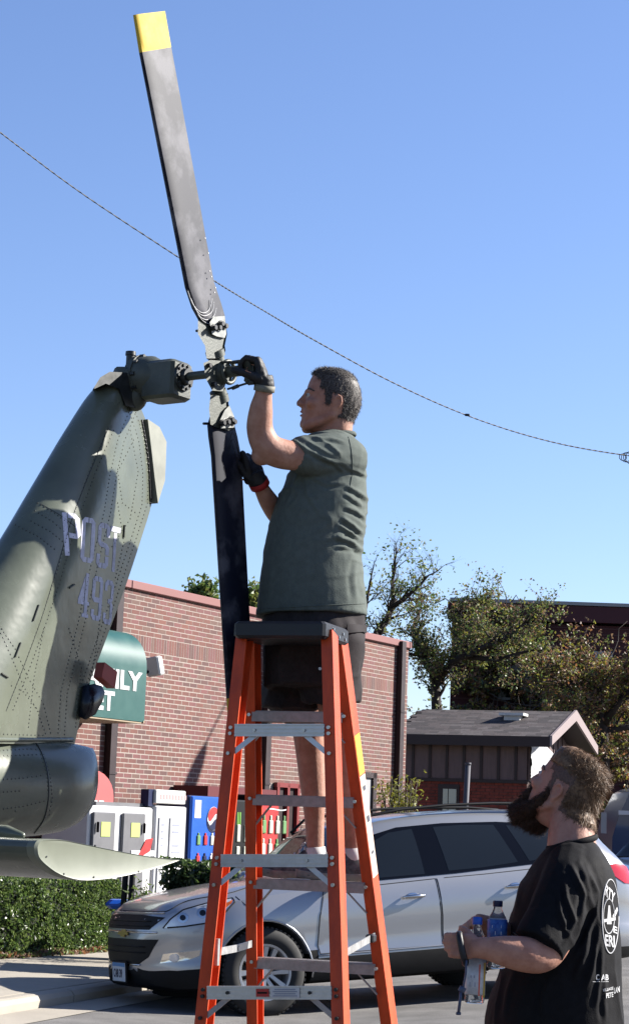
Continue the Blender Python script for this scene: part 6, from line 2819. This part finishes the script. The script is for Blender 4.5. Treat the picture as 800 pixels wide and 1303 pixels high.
# shorts
b = MB()
rows_loft(b, [(768, 336, 462, .175, 0), (790, 334, 464, .18, 0), (815, 333, 464, .18, 0), (840, 334, 458, .18, 0), (860, 335, 452, .18, 0), (874, 336, 446, .18, 0)], DM, 40, .9)
add_arm(b, [P(375, 815, 7.92), P(377, 850, 7.92), P(375, 880, 7.93)], [.125, .12, .122])
b.tube([P(375, 870, 7.93), P(374, 900, 7.94)], [.122, .125], 28)
add_arm(b, [P(420, 815, 7.72), P(422, 845, 7.74)], [.125, .115])
b.tube([P(421, 840, 7.75), P(420, 893, 7.78)], [.112, .112], 28)
ss = fuse(b, .0085, 3)
def fold2(c, n):
    return .012 * (ridge(Vector((c.x * 9, c.y * 6, c.z * 5))) - .3) + .006 * noise.noise(Vector((c.x * 20, c.y * 15, c.z * 9)))
crease(ss, fold2)
ss.materials.append(M['shorts'])
SBv = bvh_of(ss)
shorts = link_mesh('cargo_shorts', ss, man)
psb = onbvh(SBv)
patch([(441, 800), (462, 800), (461, 838), (446, 848), (440, 842)], psb, 'back_pocket', M['shorts'], shorts, 6, .006, .008)
patch([(440, 796), (463, 796), (462, 806), (440, 808)], psb, 'pocket_flap', M['shorts'], shorts, 6, .014, .006)
mb = MB()
h = psb(407, 851)
if h:
    mb.cyl(h[0] + h[1] * .002, h[1], .006, .004, 10)
    mb.build('rivet', M['steel'], shorts)
mb = MB()
# socks and shoes
for i, (h_, t_, ank) in enumerate(((hk1, tk1, P(401, 1078, 7.97)), (hk2, tk2, P(448, 1078, 7.86)))):
    mb = MB()
    base = h_ + Vector((-.055, 0, .055))
    mb.tube([base, base.lerp(ank, .5), ank + UP * .0], [.04, .04, .0385], 18)
    mb.build('sock', M['sock'], man, True)
    shoe(man, h_, t_, UP, M['shoe'], M['sole'], .055)

# gloves
def glove(w_, back, fd, pn, ts, cl, band, par, thumb, tcurl=20, lbl=None):
    b = MB()
    add_hand(b, w_, fd, pn, ts, cl, thick=1.22, scale=1.05, thumb=thumb, tcurl=tcurl)
    fdn = Vector(fd).normalized()
    b.tube([w_ + back * .018, w_, w_ + fdn * .03], [.036, .037, .038], 18)
    g = fuse(b, .0035, 4)
    crease(g, lambda c, n: .0012 * noise.noise(c * 70) + .002 * (ridge(c * 30) - .4))
    g.materials.append(M['glove'])
    go = link_mesh('glove', g, par)
    mb = MB()
    c0_ = w_ + back * .012
    mb.tube([c0_ - back * .012, c0_ + back * .012], [.0395, .0395], 22)
    mb.build('cuff', band, go, True)
    return go


glove(arm_n[-1], (arm_n[-2] - arm_n[-1]).normalized(), (-.28, -.05, .96), (-1, .15, -.15), -1, (60, 60, 40), M['gloveband'], man, (.5, .5, .75))
glove(arm_f[-1], (arm_f[-2] - arm_f[-1]).normalized(), (-.55, -.1, .8), (-.5, .85, 0), -1, (35, 50, 40), mat('red_glove_cuff', (.4, .02, .02), .7), man, (.75, -.2, -.5))

# ---------------- bearded man
DB = 6.80
man2 = empty('person', Vector((P(715, 1303, DB).x, DB, gz(P(715, 1303, DB).x))), 'bearded man in printed black t-shirt looking up with two water bottles in his hands', 'person')
f2 = Vector((-.68, .58, .42)).normalized()
HM2 = frame(P(718, 1011, DB + .07), f2, (.35, 0, 1))
HM2 = HM2 @ Matrix.Scale(1.06, 4)
b = MB()
add_head(b, HM2, full=1.04)
b.tube([HM2 @ Vector((-.035, 0, -.02)), P(726, 1054, DB + .02), P(727, 1085, DB)], [.068, .074, .085], 22, round_ends=True)
rows_loft(b, [(1080, 705, 752, .09, 0), (1100, 690, 768, .16, 0), (1150, 668, 772, .18, 0), (1250, 645, 775, .19, 0), (1350, 638, 776, .19, 0), (1430, 645, 775, .18, 0)], DB)
a2n = [P(722, 1125, 6.64), P(712, 1165, 6.58), P(703, 1200, 6.53), P(688, 1216, 6.49), P(665, 1214, 6.46), P(640, 1210, 6.45), P(620, 1207, 6.45), P(608, 1206, 6.45)]
add_arm(b, a2n, [.07, .062, .056, .053, .055, .047, .036, .033])
a2f = [P(730, 1130, 6.98), P(705, 1175, 7.0), P(680, 1205, 6.95), P(655, 1195, 6.86), P(640, 1186, 6.78), P(631, 1180, 6.73)]
add_arm(b, a2f, [.07, .058, .05, .045, .036, .031])
add_hand(b, a2n[-1], (-.93, .28, .06), (-.25, .95, -.1), 1, (38, 55, 45), spread=.03, scale=.92, thick=1.12, thumb=(.65, .55, .5), tcurl=30)
add_hand(b, a2f[-1], (-.93, -.22, .22), (-.1, -.55, -.8), 1, (42, 55, 40), spread=.05, scale=.95, thick=1.1, thumb=(.6, .3, .6), tcurl=25)
add_arm(b, [P(700, 1400, 6.72), P(695, 1500, 6.72), P(698, 1600, 6.74), P(700, 1690, 6.76)], [.1, .07, .06, .05])
add_arm(b, [P(725, 1400, 6.92), P(735, 1500, 6.92), P(735, 1600, 6.93), P(735, 1680, 6.93)], [.1, .07, .06, .05])
body2 = fuse(b, .005, 4)
body2.materials.append(M['skin2'])
b2w = body2.copy()
link_mesh('body', body2, man2)
HI2 = HM2.inverted()
hx2 = HM2.to_3x3().normalized()


def beard_reg(q):
    if not in_head(q):
        return False
    if abs(q.y) < .026 and -.056 < q.z < -.034 and q.x > .09:
        return False
    if q.z < -.022 and q.x > .0 and q.z < -.022 + max(0, .02 - q.x) * 0:
        return q.z < -.02 - max(0, q.x - .06) * .1
    return -.0 < q.x < .018 and q.z < .0 and abs(q.y) > .05


# beard volume: follows the jaw and juts forward from the chin
bb_ = MB()
for s in (-1, 1):
    bb_.tube([HM2 @ Vector(p) for p in ((.008, s * .074, .012), (.01, s * .074, -.02), (.02, s * .071, -.05), (.045, s * .06, -.085), (.075, s * .036, -.115), (.1, s * .012, -.125))], [.005, .011, .018, .025, .030, .028], 14, round_ends=True)
    bb_.tube([HM2 @ Vector(p) for p in ((.1, s * .03, -.036), (.098, s * .034, -.06), (.1, s * .02, -.09))], [.007, .012, .022], 10, round_ends=True)
bb_.tube([HM2 @ Vector(p) for p in ((.1, 0, -.075), (.107, 0, -.10), (.108, 0, -.122), (.108, 0, -.136), (.106, 0, -.144))], [.02, .031, .036, .027, .014], 16, round_ends=True)
bb_.tube([HM2 @ Vector(p) for p in ((.106, -.024, -.032), (.117, 0, -.025), (.106, .024, -.032))], [.006, .009, .006], 10, round_ends=True)
bb_.ball(HM2 @ Vector((.05, 0, -.12)), .05, .05, .035, R=hx2)
bme_ = fuse(bb_, .004, 3)
crease(bme_, lambda c, n: .0045 * noise.noise(c * 90) + .007 * noise.noise(c * 36))
bme_.materials.append(M['beard'])
bmw = bme_.copy()
rb2 = random.Random(77)
bo = link_mesh('beard', bme_, man2)
bdir = hx2 @ Vector((.55, 0, -.85))
strands(bmw, lambda c: True, 14000, lambda c, n: (n * .75 + bdir * .8).normalized(), lambda c: .02 if (HI2 @ c).z < -.07 else .011, .0012, M['beard'], 'beard_strands', bo, rb2, 3, .35)


def shaved(c):
    q = HI2 @ c
    return hair_reg(q, -.01) or (q.x < -.03 and q.z > -.05 and in_head(q) and not (-.045 < q.x < .004 and abs(q.y) > .066 and q.z < .034))


def toph(c):
    q = HI2 @ c
    return in_head(q) and ((q.z > .072 and q.x < .075) or (q.x < -.05 and q.z > -.02) or (q.x < -.075 and q.z > -.045))


region_shell(b2w, shaved, .003, 'shaved_hair', M['hair2d'], man2, .0015)
strands(b2w, shaved, 4500, lambda c, n: (n * .5 + hx2 @ Vector((-.5, 0, -.6))).normalized(), .009, .0012, M['hair2d'], 'short_hair', man2, rb2, 2, .1)
tophair = region_shell(b2w, toph, lambda c: .008 + .004 * noise.noise(c * 40), 'hair', M['hair2'], man2, .0015)
def hdir2(c, n):
    q = HI2 @ c
    sw = noise.noise(c * 22) * 1.2
    return (n * .08 + hx2 @ Vector((-.8 if q.z > .05 else -.25, sw, -.15 if q.z > .05 else -.9))).normalized()
strands(b2w, toph, 14000, hdir2, .03, .0015, M['hair2'], 'hair_strands', tophair, rb2, 4, .35, .006)
for s in (1, -1):
    mb = MB()
    mb.ball(HM2 @ Vector((.0885, s * .031, .021)), .0125, R=hx2, seg=12, rings=8)
    e_ = mb.build('eye', M['eye'], man2, True)
    mb = MB()
    mb.ball(HM2 @ Vector((.0975, s * .033, .022)), .0052, R=hx2, seg=10, rings=6)
    mb.build('iris', M['black'], e_, True)
    mb = MB()
    mb.tube([HM2 @ Vector(p) for p in ((.074, s * .058, .036), (.094, s * .04, .046), (.106, s * .016, .041))], [.002, .004, .0035], 6)
    mb.build('eyebrow', M['hair2d'], man2, True)
mb = MB()
mb.tube([HM2 @ Vector(p) for p in ((.102, -.018, -.043), (.114, 0, -.043), (.102, .018, -.043))], [.002, .006, .002], 8)
mb.build('lips', M['lips'], man2, True)

# black shirt
b = MB()
rows_loft(b, [(1069, 712, 752, .08, 0), (1074, 702, 758, .10, 0), (1082, 692, 764, .15, 0), (1096, 681, 772, .20, 0), (1112, 671, 778.5, .22, 0), (1132, 660, 782, .23, 0), (1152, 653, 784, .235, 0), (1180, 646, 786, .24, 0),
               (1210, 643, 787, .25, 0), (1240, 634, 787.5, .255, 0), (1270, 622, 788, .26, 0), (1303, 615.5, 788.5, .26, 0), (1350, 613, 788, .255, 0), (1372, 615, 787, .25, 0), (1376, 618, 784, .24, 0)], DB, 48, .92)
add_arm(b, [P(728, 1105, 6.72), P(722, 1130, 6.62), P(708, 1165, 6.56), P(694, 1192, 6.53)], [.09, .095, .092, .085])
b.tube([P(699, 1180, 6.54), P(684, 1207, 6.5)], [.089, .085], 26)
add_arm(b, [P(735, 1110, 6.95), P(712, 1160, 7.0), P(697, 1190, 6.98)], [.09, .085, .078])
sm2 = fuse(b, .006, 4)
def fold3(c, n):
    q = CM.transposed() @ (c - CAMPOS)
    px, py = 400 + F * q.x / -q.z, 651.5 - F * q.y / -q.z
    w1 = math.exp(-((py - 1165) / 70) ** 2) * math.exp(-((px - 735) / 42) ** 2)
    d = .005 * w1 * (ridge(Vector((c.x * 16 + c.z * 6, 2, c.z * 3.5 - c.x * 2))) - .35)
    w2 = max(0, min(1, (py - 1190) / 60)) * (1 if px > 690 else .5)
    d += .012 * w2 * (ridge(Vector((c.x * 10 + c.z * 3, c.y * 5, c.z * 1.6))) - .35)
    if n.y < .3:
        d += folds(px, py, FOLD2)
    d += .004 * noise.noise(c * 8) + .0012 * noise.noise(c * 30)
    return d
crease(sm2, fold3)
sm2.materials.append(M['tee_black'])
tee2 = link_mesh('t_shirt', sm2.copy(), man2)
TB2 = bvh_of(sm2)
pt2 = onbvh(TB2)
mb = MB()
cn = P(727, 1074, DB)
nk2 = [cn + Vector((.078 * cos(a), .095 * sin(a), .028 * -cos(a) * 0 + .022 * cos(a) + .004)) for a in [2 * pi * i / 28 for i in range(29)]]
mb.tube(nk2, .007, 8, flat=1.5)
mb.build('collar', M['tee_black'], tee2, True)
mb = MB()
for ln in ([(650, 1189), (665, 1200), (685, 1215), (705, 1226)], [(652, 1186), (667, 1197), (687, 1212), (707, 1223)]):
    hh_ = [pt2(x, y) for x, y in spl([tuple(map(float, q)) for q in ln], 8)]
    pp = [q[0] + q[1] * .0008 for q in hh_ if q]
    if len(pp) > 2:
        mb.tube(pp, .0012, 5)
if mb.v:
    mb.build('stitching', mat('grey_thread', (.08, .08, .08), .8), tee2, True)
# print on the back: wraps from the edge we see; u runs round the back, v is height
PC = P(745, 1190, DB)
def backproj(u, v):
    """u metres along the back from its visible edge, v metres up"""
    o = Vector((PC.x + .6, DB - .17 + u, PC.z + v))
    h = TB2.ray_cast(o, Vector((-1, .0, 0)))
    if h[0] is None:
        return None
    n = h[1] if h[1].x > 0 else -h[1]
    return h[0], n
Mw = mat('white_shirt_print', (.55, .55, .56), .8)
def lineart(name, lines, r=.0022, par=tee2):
    mb = MB()
    for ln in lines:
        hs = [backproj(u, v) for u, v in ln]
        pp = [h[0] + h[1] * .001 for h in hs if h]
        if len(pp) > 1:
            mb.tube(pp, r, 4)
    return mb.build(name, Mw, par)
def pxlines(name, lines, r):
    mb = MB()
    for ln in lines:
        run = []
        for q in ln:
            h = pt2(*q)
            if h:
                run.append(h[0] + h[1] * .001)
        if len(run) > 1:
            mb.tube(run, r, 4)
    if mb.v:
        tag(mb.build(name, Mw, tee2), kind='stuff')
pxlines('print_ring', [[(775.5 + 10.5 * cos(a), 1166 + 47 * sin(a)) for a in [2 * pi * i / 48 for i in range(49)]],
                       [(773.5 + 7 * cos(a), 1166 + 22 * sin(a)) for a in [2 * pi * i / 36 for i in range(37)]]], .0021)
def pxtext(body, size, o, U, V, name):
    vs, fs = text_mesh(body, 1.0, .03)
    x0, x1 = min(v.x for v in vs), max(v.x for v in vs)
    out = []
    for v in vs:
        a_, b_ = (v.x - x0) / (x1 - x0), v.y / .7
        h = pt2(o[0] + U[0] * a_ + V[0] * b_, o[1] + U[1] * a_ + V[1] * b_)
        out.append(h[0] + h[1] * .0018 if h else None)
    fs = [f for f in fs if all(out[i] is not None for i in f)]
    if fs:
        tag(MB().add([q if q is not None else Vector() for q in out], fs).build(name, Mw, tee2, fixn=False), kind='stuff')
pxtext('RTY', 1, (768, 1138), (12, 12), (1.5, -13), 'print_lettering')
pxtext('ERI', 1, (769, 1203), (12, 2), (-.5, -14), 'print_lettering')
pxtext('E', 1, (779, 1186), (5, 2), (0, -8), 'print_lettering')
for poly in ([(771, 1176), (773, 1152), (775, 1152), (777, 1176)], [(766, 1170), (782, 1167), (782, 1171), (766, 1174)], [(778, 1166), (784, 1154), (785, 1158), (781, 1168)]):
    patch(poly, pt2, 'print_star', Mw, tee2, 4, .0014, .0008)
pxtext('C AB', 1, (757, 1247), (16, 0), (0, -7), 'print_small')
pxtext('-----', 1, (753, 1250), (20, 0), (0, -3), 'print_small')
pxtext('VILLAGE', 1, (766, 1262), (13, -3), (0, -3.5), 'print_small')
pxtext('PETE', 1, (770, 1270), (9, -2), (0, -6), 'print_small')
pxtext('LAN', 1, (780, 1264), (7, -2), (0, -7), 'print_small')
# jeans and shoes, below the frame
b = MB()
for xs_, D_ in (((700, 697, 699, 700), 6.72), ((725, 735, 735, 735), 6.92)):
    add_arm(b, [P(xs_[0], 1390, D_), P(xs_[1], 1500, D_), P(xs_[2], 1590, D_), P(xs_[3], 1650, D_)], [.13, .095, .08, .075])
rows_loft(b, [(1355, 640, 778, .2, 0), (1400, 642, 776, .2, 0), (1430, 660, 768, .17, 0)], DB)
js = fuse(b, .012, 3)
js.materials.append(M['jeans'])
link_mesh('jeans', js, man2)
for px, D_ in ((702, 6.72), (737, 6.92)):
    g_ = P(px, 1650, D_)
    z_ = gz(g_.x)
    shoe(man2, (g_.x + .06, g_.y, z_), (g_.x - .22, g_.y + .02, z_), UP, M['black'], M['sole'], .05)
# wrist strap
mb = MB()
wr = P(588, 1207, 6.45)
fd_ = Vector((-.93, .28, .06)).normalized()
pts = [wr + (UP * cos(a) * .047 + Vector((.15, .98, 0)) * sin(a) * .026) + fd_ * .012 * cos(a) for a in [2 * pi * i / 24 for i in range(25)]]
rings = []
mb.tube(pts, .0065, 6, up=fd_, flat=1.6)
mb.build('wrist_strap', M['blackplastic'], man2, True)

# bottles and lanyard
Mpet = mat('clear_bottle_plastic', (.85, .9, .95), .05, trans=.92, ior=1.12, spec=.5)
def bottle(name, label, base, top, r, labm, capm, liquid=None, lab=(.38, .7), marks=None):
    base, top = Vector(base), Vector(top)
    ax = (top - base).normalized()
    L = (top - base).length
    e = empty(name, base, label, 'bottle')
    pr = [(0, .75), (.015, .95), (.05, 1), (.09, .94), (.13, 1), (.2, .97), (.24, 1), (.62, 1), (.7, .98), (.76, .85), (.82, .62), (.88, .42), (.93, .4)]
    mb = MB()
    mb.tube([base + ax * L * a for a, _ in pr], [r * q for _, q in pr], 24)
    mb.build('bottle_body', Mpet, e, True)
    mb = MB()
    mb.tube([base + ax * L * lab[0], base + ax * L * lab[1]], [r * 1.03] * 2, 24)
    lo = mb.build('label', labm, e, True)
    mb = MB()
    mb.tube([base + ax * L * .91, base + ax * L * .92, base + ax * L * .99, base + ax * L], [r * .46, r * .5, r * .5, r * .44], 20)
    sharp(mb.build('cap', capm, e, True), 40)
    if marks:
        side = ax.cross(Vector((0, -1, 0))).normalized()
        fr = Vector((0, -1, 0))
        for u, v, w_, h_, m in marks:
            mb = MB()
            vs = []
            for a, bq in ((u, v), (u + w_, v), (u + w_, v + h_), (u, v + h_)):
                t = a / r
                vs.append(base + ax * L * bq + (side * sin(t) + fr * cos(t)) * r * 1.05)
            mb.add(vs, [(0, 1, 2, 3)])
            mb.prism
            mb.build('label_print', m, lo)
    return e


Mlb = mat('blue_bottle_label', (.02, .06, .3), .4, col2=(.08, .2, .5), vscale=60)
Mcl = mat('frosted_label', (.55, .58, .64), .3, var=.15, vscale=60)
bottle('water_bottle', 'upright water bottle with a navy cap and blue label held against the shirt', P(631, 1232, 6.62), P(633, 1146, 6.62), .031, Mlb, M['navy'], lab=(.4, .72),
       marks=[(-.02, .6, .03, .04, M['paper']), (-.01, .5, .02, .05, M['paper'])])
bottle('water_bottle', 'clear water bottle with a bright blue cap tilted inside the gripping hand', P(603, 1277, 6.50), P(607, 1167, 6.53), .031, Mcl, M['bluemach'], lab=(.1, .55),
       marks=[(.008, .1, .004, .36, M['orange']), (.026, .08, .008, .4, M['yellow']), (-.02, .2, .018, .05, M['greytext']), (-.018, .3, .014, .03, M['greytext'])])
mb = MB()
pts = [P(593, 1222, 6.42), P(592, 1240, 6.42), P(589, 1256, 6.42), P(586, 1262, 6.42), P(584.5, 1276, 6.42), P(583, 1288, 6.42)]
mb.tube(pts[:4], .0065, 8, flat=.5)
mb.tube(pts[3:], .0095, 8, flat=.5)
mb.tube([pts[2], pts[3]], .011, 8)
mb.tube([pts[-1], pts[-1] - UP * .008], .008, 8)
tag(mb.build('lanyard', mat('dark_blue_strap', (.06, .08, .14), .5, var=.3, vscale=80), None, True), 'dark blue lanyard hanging from the wrist strap beside the clear bottle', 'lanyard')

# ---------------- overhead cable
mb = MB()
cp = [(-60, 122), (0, 168), (100, 243), (225, 326), (280, 362), (340, 398), (400, 433), (500, 487), (600, 531), (700, 562), (800, 580), (900, 590)]
pts = [P(x, y, 15 + x * .006) for x, y in spl([tuple(map(float, q)) for q in cp], 8)]
mb.tube(pts, .0045, 6)
for off_c, ph in ((.0045, 0), (.0045, pi)):
    q = []
    for i in range(len(pts) - 1):
        for k in range(4):
            t = (i * 4 + k) * 1.3 + ph
            q.append(pts[i].lerp(pts[i + 1], k / 4) + Vector((0, cos(t), sin(t))) * off_c)
    mb.tube(q, .0032, 4)
cab_ = empty('overhead_cable', pts[0], 'twisted black overhead cable sagging across the sky behind the upper blade', 'cable')
mb.build('cable_strand', M['wire'], cab_, True)
mb = MB()
c = P(797, 582, 19.8)
for k in range(4):
    mb.tube([c + Vector((.03 * k - .04, 0, 0)) + Vector((cos(a), .2 * sin(a) * (-1) ** k, sin(a))) * (.035 + .01 * k) for a in [2 * pi * i / 16 for i in range(17)]], .004, 5)
mb.build('cable_loop', M['wire'], cab_, True)
mb = MB()
p = P(594, 528, 18.5)
mb.bbox(p, .05, .02, .022, .008)
mb.build('cable_clamp', M['wire'], cab_)
